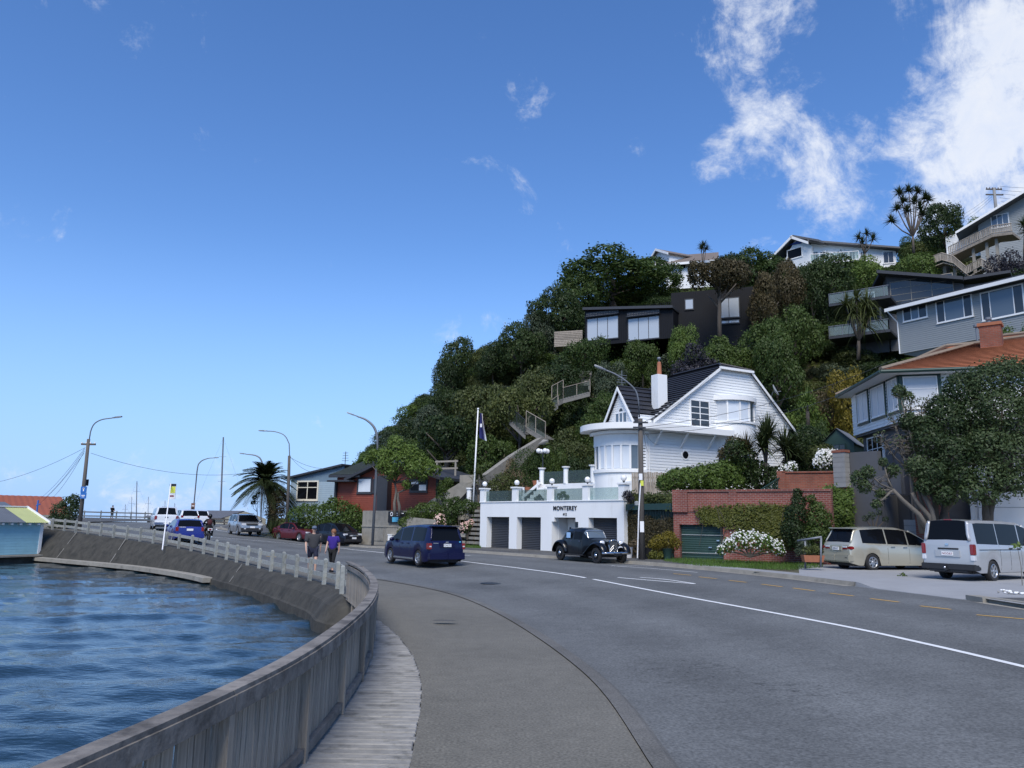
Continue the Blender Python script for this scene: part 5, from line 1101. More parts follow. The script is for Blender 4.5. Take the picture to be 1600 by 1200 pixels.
# ---- pale blue house and red house down the road
Lb_=Fr('pale_blue_house','pale blue weatherboard house with cream window behind the hedge','house',(454,67),(534,64.5),770,1.4)
def lq(px,py,v=0.):return Lb_.q(px,py,v)
tl,tr=lq(452,747),lq(533,728);zB=0.0;zM=lq(490,752.5)[1];Lbl=Lb_.len
mb=MB().clad([(0,zB),(Lbl,zB),(Lbl,zM),(0,min(zM,tl[1]))],0,.16,.02);mb.box(.02,Lbl-.02,.01,.2,zB,min(zM,tl[1]));mb.box(0,.2,.2,7,zB,tl[1]-.1);Lb_.part('weatherboards','pale_blue_boards',mb)
MB().prism([(0,tl[1]-.001),(0,min(zM,tl[1])+.002),(Lbl,zM+.002),(Lbl,tr[1]),],-.02,.2).build('panel','slate_blue_panel',Lb_.e)
MB().hexa([(-.4,-.35,tl[1]-.1),(Lbl+.1,-.35,tr[1]),(Lbl+.1,8,tr[1]),(-.4,8,tl[1]-.1)],[(-.4,-.35,tl[1]+.05),(Lbl+.1,-.35,tr[1]+.15),(Lbl+.1,8,tr[1]+.15),(-.4,8,tl[1]+.05)]).build('roof','charcoal_trim',Lb_.e)
window(Lb_,*Lb_.r(464.5,498,751,782),0,2,2,'cream_trim','car_glass',.12,rfr=[0,.68,1])
ML=Matrix.Rotation(R(104),4,'Z');mb=MB(ML);mb.clad([(0,zB),(5,zB),(5,tl[1]-.2),(0,tl[1]-.2)],0,.16,.02,1);mb.build('side_weatherboards','pale_blue_boards',Lb_.e)
p=lq(527,728);e=empty('television_aerial',(0,0,0));e.parent=Lb_.e;MB().tube([(p[0],1,p[1]),(p[0],1,p[1]+1.3)],.03,5).build('mast','dark_steel',e)
for k in range(4):MB().box(p[0]-.35+.03*k,p[0]+.35-.03*k,.99,1.02,p[1]+.5+.22*k,p[1]+.53+.22*k).build('element','dark_steel',e)
Rh=Fr('red_house','dark red weatherboard bungalow with grey trim behind the small tree','house',(526,62),(684,57.5),770,1.7)
def rq(px,py,v=0.):return Rh.q(px,py,v)
Lr_=Rh.len;zE=rq(640,743)[1];zBt=rq(600,800)[1]
mb=MB().clad([(0,zBt),(Lr_,zBt),(Lr_,zE),(0,zE)],0,.15,.02);mb.box(.02,Lr_-.02,.01,.2,zBt,zE);ua=rq(608,720)[0];za=rq(608,722)[1];u5=rq(556,741)[0]
mb.clad([(u5,zE+.01),(Lr_,zE+.01),(ua+.02,za),(ua,za)],0,.15,.02);mb.prism([(u5,zE),(Lr_,zE),(ua,za)],.01,.2);Rh.part('weatherboards','red_boards',mb)
mb=MB();ov=.6
for(xa,za_,xb,zb_)in((u5-.6,zE-.25,ua,za+.15),(ua,za+.15,Lr_+.6,zE-.25)):
 mb.hexa([(xa,-.7,za_-.15),(xb,-.7,zb_-.15),(xb,8,zb_-.15),(xa,8,za_-.15)],[(xa,-.7,za_+.06),(xb,-.7,zb_+.06),(xb,8,zb_+.06),(xa,8,za_+.06)])
Rh.part('gable_roof','charcoal_trim',mb)
mb=MB();z0,z1=rq(545,742)[1],rq(545,727)[1];tile_rows(mb,(-.4,-.5,z0),(u5+.8,-.5,z0),(u5+1.2,3,z1+.6),(.3,3,z1+.6),.3,.04);mb.quad((-.4,6,z0),(-.4,-.5,z0),(.3,3,z1+.6),(.3,3.2,z1+.6));Rh.part('hip_roof','green_roof',mb);MB().box(-.45,u5+.8,-.56,-.4,z0-.22,z0-.01).build('fascia','charcoal_trim',Rh.e)
MB().box(-.2,rq(558,750)[0],-1.0,-.02,rq(540,752)[1]-.08,rq(540,752)[1]+.05).build('porch_roof','charcoal_trim',Rh.e);MB().box(-.05,.12,-.25,-.03,zBt,rq(540,752)[1]-.09).build('porch_post','charcoal_trim',Rh.e)
window(Rh,*Rh.r(559,582,746,771),0,1,1,'charcoal_trim','blind_white',.12,proud=.1);window(Rh,*Rh.r(583,592,748,770),0,1,1,'charcoal_trim','window_glass',.1,proud=.10)
window(Rh,*Rh.r(641,669,748.5,769),0,2,2,'charcoal_trim',['car_glass','blind_white'],.12,proud=.1,rfr=[0,.62,1])
u0,u1,z0,z1=Rh.r(596,612,752,800);MB().box(u0,u1,-.6,-.02,zBt,z1+.4).build('porch_panel','charcoal_trim',Rh.e);MB().box(Lr_-.15,Lr_+.06,-.05,-.026,zBt,zE).build('corner_board','charcoal_trim',Rh.e)
# concrete front walls, steps and sign
Cw=Fr('concrete_wall','old concrete retaining wall with recessed panels in front of the red house','wall',(566,58.5),(636,55.5),820,.35)
zt=Cw.q(600,798)[1];MB().box(0,Cw.len,0,.3,-.2,zt).build('wall','weathered_concrete',Cw.e)
for a,b in((585,600),(604,618)):u0,u1,z0,z1=Cw.r(a,b,825,845);MB().box(u0,u1,-.04,-.002,z0,z1).build('panel','weathered_concrete',Cw.e)
MB().box(-.02,Cw.len,-.06,.33,zt*.52,zt*.56).build('ledge','weathered_concrete',Cw.e);MB().box(Cw.len-.9,Cw.len-.6,-.3,0,-.2,zt*.5).build('buttress','weathered_concrete',Cw.e)
u0,u1,z0,z1=Cw.r(607,634,799,817,-.1);sg=empty('business_sign',Cw.w(u0,-.14,z0),Cw.ang,'black rectangular sign with white emblem and blue picture on the concrete wall','sign');W_,H_=u1-u0,z1-z0
MB().box(0,W_,0,.05,0,H_).build('board','sign_black',sg);MB().box(.25*W_,.6*W_,-.008,-.002,.08*H_,.5*H_).build('picture','sign_cyan',sg);MB(Matrix.Translation((.2*W_,-.005,.76*H_))@Matrix.Rotation(R(90),4,'X')).lathe([(.09,0),(.15,0)],14).build('emblem','sign_white',sg)
for zz,ww in((.80,.5),(.62,.35)):MB().box(.4*W_,(.4+ww)*W_,-.008,-.002,zz*H_,(zz+.07)*H_).build('text_bar','sign_white',sg)
u,z=Cw.q(614,835);e=empty('meter_box',Cw.w(u,-.3,0),Cw.ang,'white meter box below the black sign on the concrete wall','box');MB().box(-.2,.2,0,.25,.2,.75).build('cabinet','white_trim',e);MB().box(-.23,.23,-.03,.28,.751,.8).build('lid','white_trim',e)
Rs=Fr('concrete_ramp','sloping pale concrete stair flank rising right of the red house','stairs',(652,57),(722,55),800,1.2)
MB().prism([Rs.q(654,800),Rs.q(700,800),Rs.q(740,757),Rs.q(722,752),Rs.q(672,782)],0,1.2).build('flank_wall','weathered_concrete',Rs.e)
R2=Fr('hillside_ramp','long pale concrete ramp wall climbing the slope behind the flagpole','wall',(740,59),(862,66),720,4.0)
MB().prism([R2.q(735,775),R2.q(770,772),R2.q(835,705),R2.q(852,684),R2.q(846,684),R2.q(800,712),R2.q(745,752)],0,.5).build('wall','weathered_concrete',R2.e)
Sh=Fr('small_concrete_hut','small rendered hut with dark window behind the flagpole','hut',(718,56),(752,55),760,1.8)
z0,z1=Sh.q(735,790)[1],Sh.q(735,742)[1];MB().box(0,Sh.len,0,2.5,z0-1,z1).build('wall','weathered_concrete',Sh.e);window(Sh,*Sh.r(719,732,766,777),0,2,1,'cream_trim','car_glass',.06)
u,z=Sh.q(735.5,775,-.8);pe_=MB(RZ(0,*Sh.w(u,-1.0,z-1.3))).lathe([(.17,0),(.17,1.75),(.24,1.76),(.24,1.86),(0,1.87)],14).build('gate_column','white_trim',None,True,40);tag(pe_,'short round white column left of the garage block','column')
# timber landing frame above the red house
Lf=Fr('timber_landing','open timber landing frame above the red house','landing',(683,62),(712,61),730,6.0)
z0,z1=Lf.q(697,745)[1],Lf.q(697,719)[1]
for x in(0,Lf.len):MB().box(x-.06,x+.06,-.06,.06,z0-2,z1).build('post','pale_wood',Lf.e)
for zz in(z1-.1,(z0+z1)/2):MB().box(-.2,Lf.len+.2,-.04,.04,zz-.07,zz+.07).build('rail','pale_wood',Lf.e)
# open block walls left of the garages
Cr=Fr('crib_wall','crib retaining wall of stacked concrete beams left of the garages','wall',(722,53.6),(750,51.6),820,.35)
for j in range(9):
 for k in range(3):x=k*Cr.len/3+(.15 if j%2 else 0);MB().box(x,x+Cr.len/3-.18,-.05+.06*j,.25+.06*j,j*.3+.02,j*.3+.19).build('beam','weathered_concrete',Cr.e)
MB().box(0,Cr.len,.55,.8,0,2.8).build('backing','soil',Cr.e)
C2=Fr('garden_wall','low concrete garden wall and steps behind the blue people carrier','wall',(622,54.5),(680,53.5),830,.3)
MB().prism([(0,-.2),(C2.len,-.2),(C2.len,C2.q(660,812)[1]),(C2.len*.3,C2.q(640,808)[1]),(0,C2.q(625,825)[1])],0,.35).build('wall','weathered_concrete',C2.e)
for j in range(3):MB().box(C2.len+.1,C2.len+2.2,.1,.35,.3+j*.5,.55+j*.5).build('beam','weathered_concrete',C2.e)

# ---- hillside stair flights with wire railings
def stair_flight(name,label,a,b,n,w=1.0,h=1.0,rail=True,back=False,m='old_wood'):
 a,b=at(*a),at(*b);e=empty(name,a,0,label,'stairs','stairs up the wooded hillside');d=b-a;hd=Vector((d.x,d.y,0));L=hd.length;hd.normalize();nr=Vector((-hd.y,hd.x,0))
 if nr.y<0:nr=-nr
 for i in range(n):
  p=d*((i+.5)/n);q=hd*(L/n*.55);u=nr*w;t=Vector((0,0,.06));MB().hexa([p-q-t,p+q-t,p+q+u-t,p-q+u-t],[p-q+t,p+q+t,p+q+u+t,p-q+u+t]).build('step','concrete',e)
 t=Vector((0,0,.38));MB().hexa([-t,d-t,d+nr*.12-t,nr*.12-t],[Vector((0,0,-.02)),d-Vector((0,0,.02)),d+nr*.12-Vector((0,0,.02)),nr*.12-Vector((0,0,.02))]).build('stringer','concrete',e)
 if rail:
  k=max(2,int(d.length/1.6));up=Vector((0,0,h))
  for i in range(k+1):p=d*(i/k);MB().tube([p,p+up],.035,5).build('rail_post',m,e)
  MB().tube([up,d+up],.035,5).build('handrail',m,e);MB().quad(Vector((0,0,.1))+nr*.02,d+Vector((0,0,.1))+nr*.02,d+up+nr*.02,up+nr*.02).build('wire_mesh','wire_mesh',e)
stair_flight('hillside_stairs','lowest hillside stair flight with wire railing above the concrete ramp',(852,686,66),(822,668,68),10,h=1.5)
stair_flight('hillside_stairs','short dark stair flight descending left under the hillside tree',(820,679,67.5),(795,656,69),8,h=1.3,m='dark_steel')
stair_flight('hillside_stairs','long stair flight climbing right across the wooded slope',(826,668,69),(872,632,72),16,h=.9)
stair_flight('hillside_stairs','flat landing with wire mesh railing halfway up the slope',(862,634,72),(880,624,73),5,h=1.9)
stair_flight('hillside_stairs','level upper landing with pale railing below the lamp head',(880,624,73),(922,613,74),10,h=1.15)
stair_flight('hillside_stairs','steep topmost steps without railing between the bushes',(921,603,76),(925,580,79),9,w=1.2,rail=False)
for k,(px,py,D,s_)in enumerate(((850,692,64,.5),)):
 rs=np.random.default_rng(k);bm=bmesh.new();[bm.verts.new(tuple(q))for q in rs.normal(0,1,(16,3))*(s_*.5,s_*.3,s_*.32)];bmesh.ops.convex_hull(bm,input=bm.verts);me=bpy.data.meshes.new('rock');bm.to_mesh(me);bm.free();o=link('rock',me,'rock');o.location=at(px,py,D);tag(o,'grey boulder at the top end of the concrete ramp','rock')

# ---- bay side sheds
Ts=Fr('boat_shed','turquoise weatherboard boat shed with grey and yellow roof on the water','shed',(-100,45.6),(65,51.4),845,-.42)
def tsq(px,py,v=0.):return Ts.q(px,py,v)
zE=tsq(30,816)[1];zR=tsq(30,793,2.2)[1];Lt=Ts.len
mb=MB();nbd=12
for k in range(nbd):MB().box(0,Lt-.2,-.0,.03,zE*k/nbd,zE*(k+1)/nbd-.012).build('board','turquoise_boards',Ts.e)
MB().box(.02,Lt-.02,.035,4.0,0,zE).build('wall','turquoise_boards',Ts.e);MB().box(Lt-.2,Lt,-.04,.03,0,zE-.05).build('corner_board','white_trim',Ts.e);MB().prism([(0,0)],0,0)if False else None
uy=tsq(25,805,.8)[0]
for nm,a,b,m in(('roof_sheet',-.3,uy,'grey_iron'),('yellow_roof_sheet',uy+.002,Lt+.12,'yellow_sheet')):
 mb=MB();corrug(mb,(a,-.35,zE-.02),(b,-.35,zE-.02),(b,2.1,zR),(a,2.1,zR),.15,.02);corrug(mb,(b,4.5,zE-.02),(a,4.5,zE-.02),(a,2.1,zR),(b,2.1,zR),.15,.02);mb.build(nm,m,Ts.e)
MB().prism([(0,zE),(4.0,zE),(2.07,zR-.03)],-.02,.02)
mb=MB(Matrix.Translation((Lt,0,0))@Matrix.Rotation(R(90),4,'Z'));mb.prism([(.04,zE-.01),(4,zE-.01),(2.1,zR-.06)],.01,.05);mb.build('gable_end','turquoise_boards',Ts.e)
mb=MB();mb.hexa([(Lt+.10,-.42,zE-.12),(Lt+.2,-.42,zE-.12),(Lt+.2,2.1,zR-.06),(Lt+.10,2.1,zR-.06)],[(Lt+.10,-.42,zE+.06),(Lt+.2,-.42,zE+.06),(Lt+.2,2.1,zR+.12),(Lt+.10,2.1,zR+.12)]);mb.build('barge_board','white_trim',Ts.e);MB().box(-.3,Lt+.2,2.0,2.2,zR+.02,zR+.1).build('ridge_cap','white_trim',Ts.e)
for k in range(5):x=tsq(4+14*k,818,-.2)[0];MB().box(x-.07,x+.07,-.3,-.01,zE-.16,zE-.06).build('rafter_end','white_trim',Ts.e)
Jt=MB(RZ(Ts.ang,*Ts.w(0,0,0)));Jt.box(-3,Lt+3.0,-.75,5,-.12,-.02);jo=Jt.build('shed_platform','weathered_concrete');tag(jo,kind='structure');Jt=MB(RZ(Ts.ang,*Ts.w(0,0,0)));Jt.box(-3,Lt+2.9,-.5,5,-1.2,-.13);j2=Jt.build('platform_face','sea_concrete');tag(j2,kind='structure')
G2=Fr('grey_roof_shed','low shed with pale grey roof behind the turquoise boat shed','shed',(-120,52),(52,58),800,.3)
zr=G2.q(20,784)[1];MB().box(0,G2.len,0,4,-1,zr-.5).build('wall','cream_boards',G2.e);mb=MB();mb.sheet([(-.2,-.3,zr-.6),(G2.len-1.1,-.3,zr-.6),(G2.len-1.1,2,zr),(-.2,2,zr)],.06);mb.build('roof','grey_iron',G2.e)
MB().box(G2.len-.9,G2.len+.9,-.6,-.4,-1.5,zr-.9).build('porch_wall','cream_boards',G2.e)
G3=Fr('orange_roof_shed','large shed with long orange iron roof behind the boat sheds','shed',(-260,63.5),(114,73),790,1.2)
ze_,zr_=G3.q(30,806)[1],G3.q(30,774.5,6)[1];MB().box(0,G3.len-.3,.3,12,-1,ze_).build('wall','cream_boards',G3.e);mb=MB();corrug(mb,(-.5,-.4,ze_),(G3.len,-.4,ze_),(G3.len-.6,6,zr_),(-.5,6,zr_),.5,.03);mb.sheet([(-.5,12.4,ze_),(G3.len,12.4,ze_),(G3.len-.6,6,zr_),(-.5,6,zr_)],.05);mb.build('roof','orange_iron',G3.e);MB().box(-.5,G3.len,-.5,-.41,ze_-.2,ze_-.02).build('gutter','charcoal_trim',G3.e)
p=at(59,788,66);rv=empty('roof_vent',(p.x,p.y,p.z-.4),0,'small blue vent pipe standing by the orange roof','vent');MB().tube([(0,0,-2.2),(0,0,.75)],.07,6).build('pipe','sign_blue',rv);MB().tube([(-.12,0,.3),(.22,0,.42)],.05,5).build('outlet','sign_blue',rv)
# long cream shed beyond the bend
Cs=Fr('cream_shed','long cream shed with dark grey roof beyond the parked cars','shed',(230,104),(349,97),812,1.0)
z0,z1,zr=-1.0,Cs.q(320,809)[1],Cs.q(320,797.5,3)[1];MB().box(0,Cs.len,0,6,z0,z1).build('wall','cream_boards',Cs.e);mb=MB();mb.sheet([(-.4,-.4,z1),(Cs.len+.1,-.4,z1),(Cs.len+.1,3,zr),(-.4,3,zr)],.1);mb.sheet([(-.4,6.4,z1),(Cs.len+.1,6.4,z1),(Cs.len+.1,3,zr),(-.4,3,zr)],.1);mb.build('roof','grey_roof',Cs.e)
mb=MB(Matrix.Translation((Cs.len,0,0))@Matrix.Rotation(R(80),4,'Z'));mb.prism([(0,z0),(6,z0),(6,z1),(3,zr-.1),(0,z1)],-.1,.05);mb.build('gable_end','cream_boards',Cs.e)

# ------------------------------------------------------------------ vegetation
def sph_dirs(n,g):
 d=g.normal(0,1,(n,3));return d/np.linalg.norm(d,axis=1,keepdims=True)
def lobes_points(lobes,n,g,up=.25,inner=.72,squash=1.0):
 C=np.array([l[:3]for l in lobes],float);r=np.array([l[3]for l in lobes],float);w=r**2;idx=g.choice(len(r),n,p=w/w.sum());d=sph_dirs(n,g);d[:,2]+=up;d/=np.linalg.norm(d,axis=1,keepdims=True)
 rad=r[idx]*np.where(g.random(n)<.10,g.uniform(1.0,1.3,n),g.uniform(inner,1.06,n));off=d*rad[:,None];off[:,2]*=squash;P=C[idx]+off
 keep=np.ones(n,bool)
 for c,rr in zip(C,r):keep&=~(np.sum(((P-c)/[1,1,squash])**2,1)<(rr*.66)**2)
 return P[keep],d[keep]
def crown_mesh(name,seed,nl,nleaf,leaf,shape='round'):
 g=np.random.default_rng(seed);lobes=[]
 for i in range(nl):
  a=g.uniform(0,6.283);t=g.random()
  if shape=='round':rr=.36*math.sqrt(g.random());z=.52+.34*t-rr*.35;r=g.uniform(.13,.21)
  elif shape=='flat':rr=.40*math.sqrt(g.random());z=.68+.16*t-rr*.3;r=g.uniform(.11,.17)
  elif shape=='cone':rr=.36*(1-t)*g.uniform(.5,1);z=.2+.68*t;r=.07+.11*(1-t)
  elif shape=='bush':rr=.36*math.sqrt(g.random());z=.22+.5*t-rr*.4;r=g.uniform(.16,.25)
  else:rr=.3*g.random();z=.3+.55*t;r=g.uniform(.13,.2)
  lobes.append((rr*math.cos(a),rr*math.sin(a),z,r))
 for i in range(16):  # loose sprays break the outline
  l=lobes[g.integers(nl)];d=sph_dirs(1,g)[0];d[2]=abs(d[2])*.8;lobes.append((l[0]+d[0]*l[3],l[1]+d[1]*l[3],l[2]+d[2]*l[3],g.uniform(.04,.085)))
 if shape in('round','bush'):lobes.append((0,0,.55 if shape=='round' else.4,.27))
 P,N=lobes_points(lobes,nleaf,g);me=leaf_mesh(name,P,N,leaf,.6,.55,.4,seed);return me
def trunk_mesh(name,seed,h=.6,r=.035,limbs=5):
 g=random.Random(seed);mb=MB();mb.tube([(0,0,-.12),(g.uniform(-.02,.02),0,h*.3),(g.uniform(-.03,.03),g.uniform(-.03,.03),h*.65),(0,0,h)],[r*1.3,r,r*.8,r*.5],7)
 for i in range(limbs):
  a=i*6.283/limbs+g.uniform(-.4,.4);z=h*g.uniform(.4,.75);mb.tube([(0,0,z),(math.cos(a)*.12,math.sin(a)*.12,z+.1),(math.cos(a)*.28,math.sin(a)*.28,z+.22)],[r*.55,r*.4,r*.2],5)
 me=bpy.data.meshes.new(name);me.from_pydata(mb.v,[],mb.f);me.polygons.foreach_set('use_smooth',[True]*len(me.polygons));return me
CROWN={'round':[crown_mesh('crown',10+i,26,17000,.034)for i in range(4)],'bush':[crown_mesh('foliage',20+i,18,12500,.040,'bush')for i in range(4)],'cone':[crown_mesh('crown',30+i,26,13000,.035,'cone')for i in range(2)],'flat':[crown_mesh('crown',40+i,20,11000,.035,'flat')for i in range(2)],'tall':[crown_mesh('crown',50+i,24,15000,.034,'tall')for i in range(2)]}
TRUNK={'round':trunk_mesh('trunk',1),'bush':trunk_mesh('stem',2,.35,.02),'cone':trunk_mesh('trunk',3,.8,.03),'flat':trunk_mesh('trunk',4,.7,.03,7),'tall':trunk_mesh('trunk',5,.6,.03)}
def obmat(o,m):
 if len(o.data.materials)==0:o.data.materials.append(None)
 o.material_slots[0].link='OBJECT';o.material_slots[0].material=M[m]
nplant=[0]
def plant(kind,base,w,h,leaf,label,cat='tree',group=None,bark='bark',name=None,d=None):
 nplant[0]+=1;k=nplant[0];e=empty(name or('tree' if cat=='tree' else cat.replace(' ','_')),base,(k*2.39996)%6.283,label,cat,group);e.scale=(w,d or w,h)
 c=bpy.data.objects.new('foliage' if kind=='bush' else 'crown',CROWN[kind][k%len(CROWN[kind])]);col.objects.link(c);c.parent=e;obmat(c,leaf)
 t=bpy.data.objects.new('stem' if kind=='bush' else 'trunk',TRUNK[kind]);col.objects.link(t);t.parent=e;obmat(t,bark);return e
def hill_plant(kind,px,pytop,wpx,D,leaf,label,cat='tree',hmin=2.0,hmax=9.0,group=None,py_base=None,name=None):
 p=at(px,pytop,D);b=T(p.x,p.y)-.1
 if py_base:b=at(px,py_base,D).z
 h=min(max(p.z-b,hmin),hmax);return plant(kind,(p.x,p.y,p.z-h),wpx/F_PX*D,h*1.04,leaf,label,cat,group,name=name)

# picked out trees and bushes of the hill
HT=[('tall',712,531,72,96,'leaf_dark','dark conifer standing out against the sky at the left hill edge','tree'),('round',700,566,50,95,'leaf_dark','lower dark conifer crown at the left hill edge','tree'),
   ('round',958,402,185,101,'leaf_mid','broad round tree crowning the hill above the black house','tree'),('round',1015,408,110,104,'leaf_mid','round green tree left of the crest gable','tree'),('round',868,452,100,93,'leaf_dark','dark tree on the skyline left of the black house','tree'),('round',905,432,90,97,'leaf_mid','green skyline tree left of the broad round crown','tree'),
   ('round',815,508,85,91,'leaf_dark','dark skyline tree right of the conifer','tree'),('round',845,482,60,92,'leaf_grey','greyish green tree on the left skyline','tree'),('bush',772,524,60,93,'leaf_dark','dark bush on the skyline beside the conifer','bush'),
   ('bush',700,590,60,92,'leaf_dark','dark bush below the left conifer','bush'),('bush',668,618,60,90,'leaf_grey','dark grey bush low on the left skyline','bush'),('bush',640,646,66,88,'leaf_dark','dark bush on the lower left skyline','bush'),('bush',618,660,54,85,'leaf_grey','grey green bush behind the lamp above the red house','bush'),
   ('flat',1120,395,112,76,'leaf_bronze','bronze leaved tree with bare trunk before the black block','tree'),('round',1180,393,100,97,'leaf_mid','green tree on the crest between the white houses','tree'),('round',1150,396,80,98,'leaf_dark','dark crest tree right of the thin cabbage tree','tree'),
   ('tall',1225,408,70,82,'leaf_bronze','rust tinted tree left below the blue gable','tree'),('tall',1195,430,70,78,'leaf_bronze','bronze tree right of the black block','tree'),('round',1285,402,100,84,'leaf_dark','dark tree under the long crest balcony','tree'),('round',1265,415,60,83,'leaf_dark','deep green tree below the blue gable window','tree'),('round',1345,402,90,90,'leaf_light','bright green tree right of the crest balcony','tree'),('bush',1390,408,80,92,'leaf_mid','green bush below the crest wing end','bush'),
   ('bush',1432,382,62,84,'leaf_light','clipped bright green round bush left of the deck stairs','bush'),('round',1472,318,82,92,'leaf_dark','dark round tree on the skyline left of the hilltop house','tree'),('bush',1532,325,62,98,'leaf_light','light green bush behind the hilltop roof','bush'),('bush',1578,382,70,74,'leaf_purple','dark purple bush at the right edge below the deck','bush'),('bush',1590,400,90,72,'leaf_dark','dark bush between deck and grey house','bush'),
   ('bush',1080,527,82,68,'leaf_purple','dark purple bush above the white house roof','bush'),('round',1195,500,105,70,'leaf_mid','green tree behind the white gable','tree'),('round',1212,530,80,67,'leaf_mid','round green tree above the white gable end','tree'),('round',1240,485,90,74,'leaf_mid','leafy tree left of the charcoal balconies','tree'),('bush',1130,510,90,70,'leaf_mid','green bush below the black block','bush'),('bush',1065,492,52,76,'leaf_light','small green tree at the corner of the black house','bush'),
   ('bush',1330,558,70,52,'leaf_yellow','yellow green bush left of the orange roof','bush'),('bush',1290,575,70,54,'leaf_bronze','brownish bush right of the white gable','bush'),('bush',1250,600,80,53,'leaf_light','leafy bush right of the white gable end','bush'),('bush',1275,632,60,50,'leaf_mid','green bush above the garden shed','bush'),
   ('bush',913,514,75,80,'leaf_mid','bush hiding the left end of the black house','bush'),('bush',1003,515,55,79,'leaf_mid','bush in front of the right window of the black house','bush'),('bush',885,545,90,78,'leaf_dark','dark bush below the plank terrace','bush'),('bush',950,548,60,77,'leaf_grey','silvery grey bush under the black house','bush'),
   ('bush',1590,490,60,48,'leaf_light','bright leafy bush beside the right window of the grey house','bush'),('round',845,575,100,78,'leaf_olive','olive tree above the hillside stairs','tree'),('flat',815,600,110,70,'leaf_olive','spreading olive tree over the stair flights','tree'),('bush',900,595,60,77,'leaf_dark','dark bush left of the topmost steps','bush'),('bush',950,592,66,70,'leaf_mid','green bush right of the topmost steps','bush'),('bush',940,628,80,66,'leaf_mid','green bush below the upper landing','bush'),
   ('bush',895,655,90,64,'leaf_olive','olive bush right of the long stair flight','bush'),('bush',905,690,70,60,'leaf_dark','dark bush left of the curved canopy','bush'),('bush',870,680,46,61,'leaf_mid','leafy bush above the lamp cluster','bush'),('bush',870,720,70,58,'leaf_bronze','brownish bush behind the upper glass balustrade','bush'),('bush',905,725,60,57,'leaf_dark','dark bush behind the upper terrace','bush'),
   ('round',760,600,110,76,'leaf_olive','olive tree above the flagpole','tree'),('flat',700,640,120,72,'leaf_dark','dark tree with bare branches left of the flagpole','tree'),('bush',770,660,80,69,'leaf_mid','green bush right of the flag','bush'),('bush',805,700,60,62,'leaf_dry','dry brown scrub on the slope below the stairs','bush')]
EXCL=[]  # picture boxes of what the random cover must leave open: x0, y0, x1, y1, depth
for q in((868,478,1052,532,88),(1052,452,1178,500,86),(1022,392,1112,445,118),(1200,368,1400,408,112),(1300,424,1540,540,76),(1390,436,1600,560,62),(1455,312,1600,432,92),(864,515,906,543,88),(856,600,930,636,76),(790,655,855,690,70),(738,700,860,775,60),(918,575,935,605,82),(905,560,1240,760,58),(1315,500,1600,700,44),(526,735,690,800,64),(450,725,535,800,68)):EXCL.append(q)
for k,(kind,px,py,w,D,leaf,lab,cat)in enumerate(HT):hill_plant(kind,px,py,w,D,leaf,lab,cat,2.0,8.5 if cat=='tree' else 5.5)
def hidden_by_rule(p,w,h):
 x,y=proj((p[0],p[1],p[2]+h));_,y2=proj(p);r=w*.5*F_PX/p[1]
 if x<590 or x>1660:return True
 for x0,y0,x1,y1,D in EXCL:
  if p[1]<D+4 and x+r*.85>x0 and x-r*.85<x1 and y<y1 and y2>y0:return True
 return False
g=np.random.default_rng(21);n=0
KINDS=[('round','leaf_mid','mid green'),('bush','leaf_dark','dark green'),('round','leaf_dark','dark green'),('bush','leaf_mid','leafy green'),('bush','leaf_olive','olive'),('round','leaf_olive','olive'),('bush','leaf_grey','greyish'),('tall','leaf_mid','upright green'),('bush','leaf_light','light green')]
for iy in range(0,24):
 for ix in range(0,30):
  x=-24+ix*3.3+g.uniform(-1.3,1.3);y=56+iy*3.0+g.uniform(-1.2,1.2);hh=float(hillv(np.array([x]),np.array([y]))[0])
  if hh<1.2:continue
  yb=np.interp(x,[-45,-30,-18,-5,5,15,25,40,60,160],[98,88,76,68,63,57,52,46,42,42]);ww=np.interp(x,[-30,-10,0,17,40,160],[26,34,42,52,64,64])
  if y>yb+ww+5:continue
  kd,leaf,adj=KINDS[g.integers(len(KINDS))];w=g.uniform(3.6,6.2);h=g.uniform(2.6,4.6);p=Vector((x,y,T(x,y)-.3));ok=False
  for sc_ in(1,.6,.38):
   if not hidden_by_rule(p,w*sc_,h*sc_):ok=True;break
  if not ok:continue
  w*=sc_;h*=sc_;X,Y=proj((x,y,p.z+h*.6));cat='tree' if kd in('round','tall')else 'bush'
  reg=('left of the hillside stairs' if X<800 else 'around the hillside stairs' if X<935 and Y>545 else 'on the skyline left of the black house' if X<935 else 'below the black house' if X<1180 and Y>500 else 'above the black house' if X<1190 else 'between the black and charcoal houses' if X<1320 and Y>410 else 'below the charcoal house' if Y>500 else 'around the crest houses')
  plant(kd,p,w,h,leaf,'%s%s %s on the wooded slope %s'%('small ' if h<2.2 else 'tall ' if h>4 else 'broad ' if w>5 else '',adj,cat,reg),cat,'trees and bushes covering the hillside');n+=1
print('random hill plants',n)
# undergrowth on the slope, beyond counting
def undergrowth():
 g=np.random.default_rng(5);N=130000;x=g.uniform(-30,78,N);y=g.uniform(50,125,N);h=hillv(x,y);k=h>.25;x,y,h=x[k],y[k],h[k];z=Gv(x,y)+h+g.uniform(-.1,.75,len(x))*g.random(len(x))
 z+=(np.sin(x*.31+1.3*np.sin(y*.17))*np.cos(y*.27+x*.05))*np.clip(h*.12,0,.7)
 P=np.stack([x,y,z],1)
 # keep it off the stairs and ramp
 o=link('undergrowth',leaf_mesh('undergrowth',P,np.tile(np.array([0,-.5,.8]),(len(P),1)),.5,.55,.7,.4,5),'leaf_olive');tag(o,'low scrub and ferns between the trees of the slope','undergrowth',None,'stuff')
undergrowth()

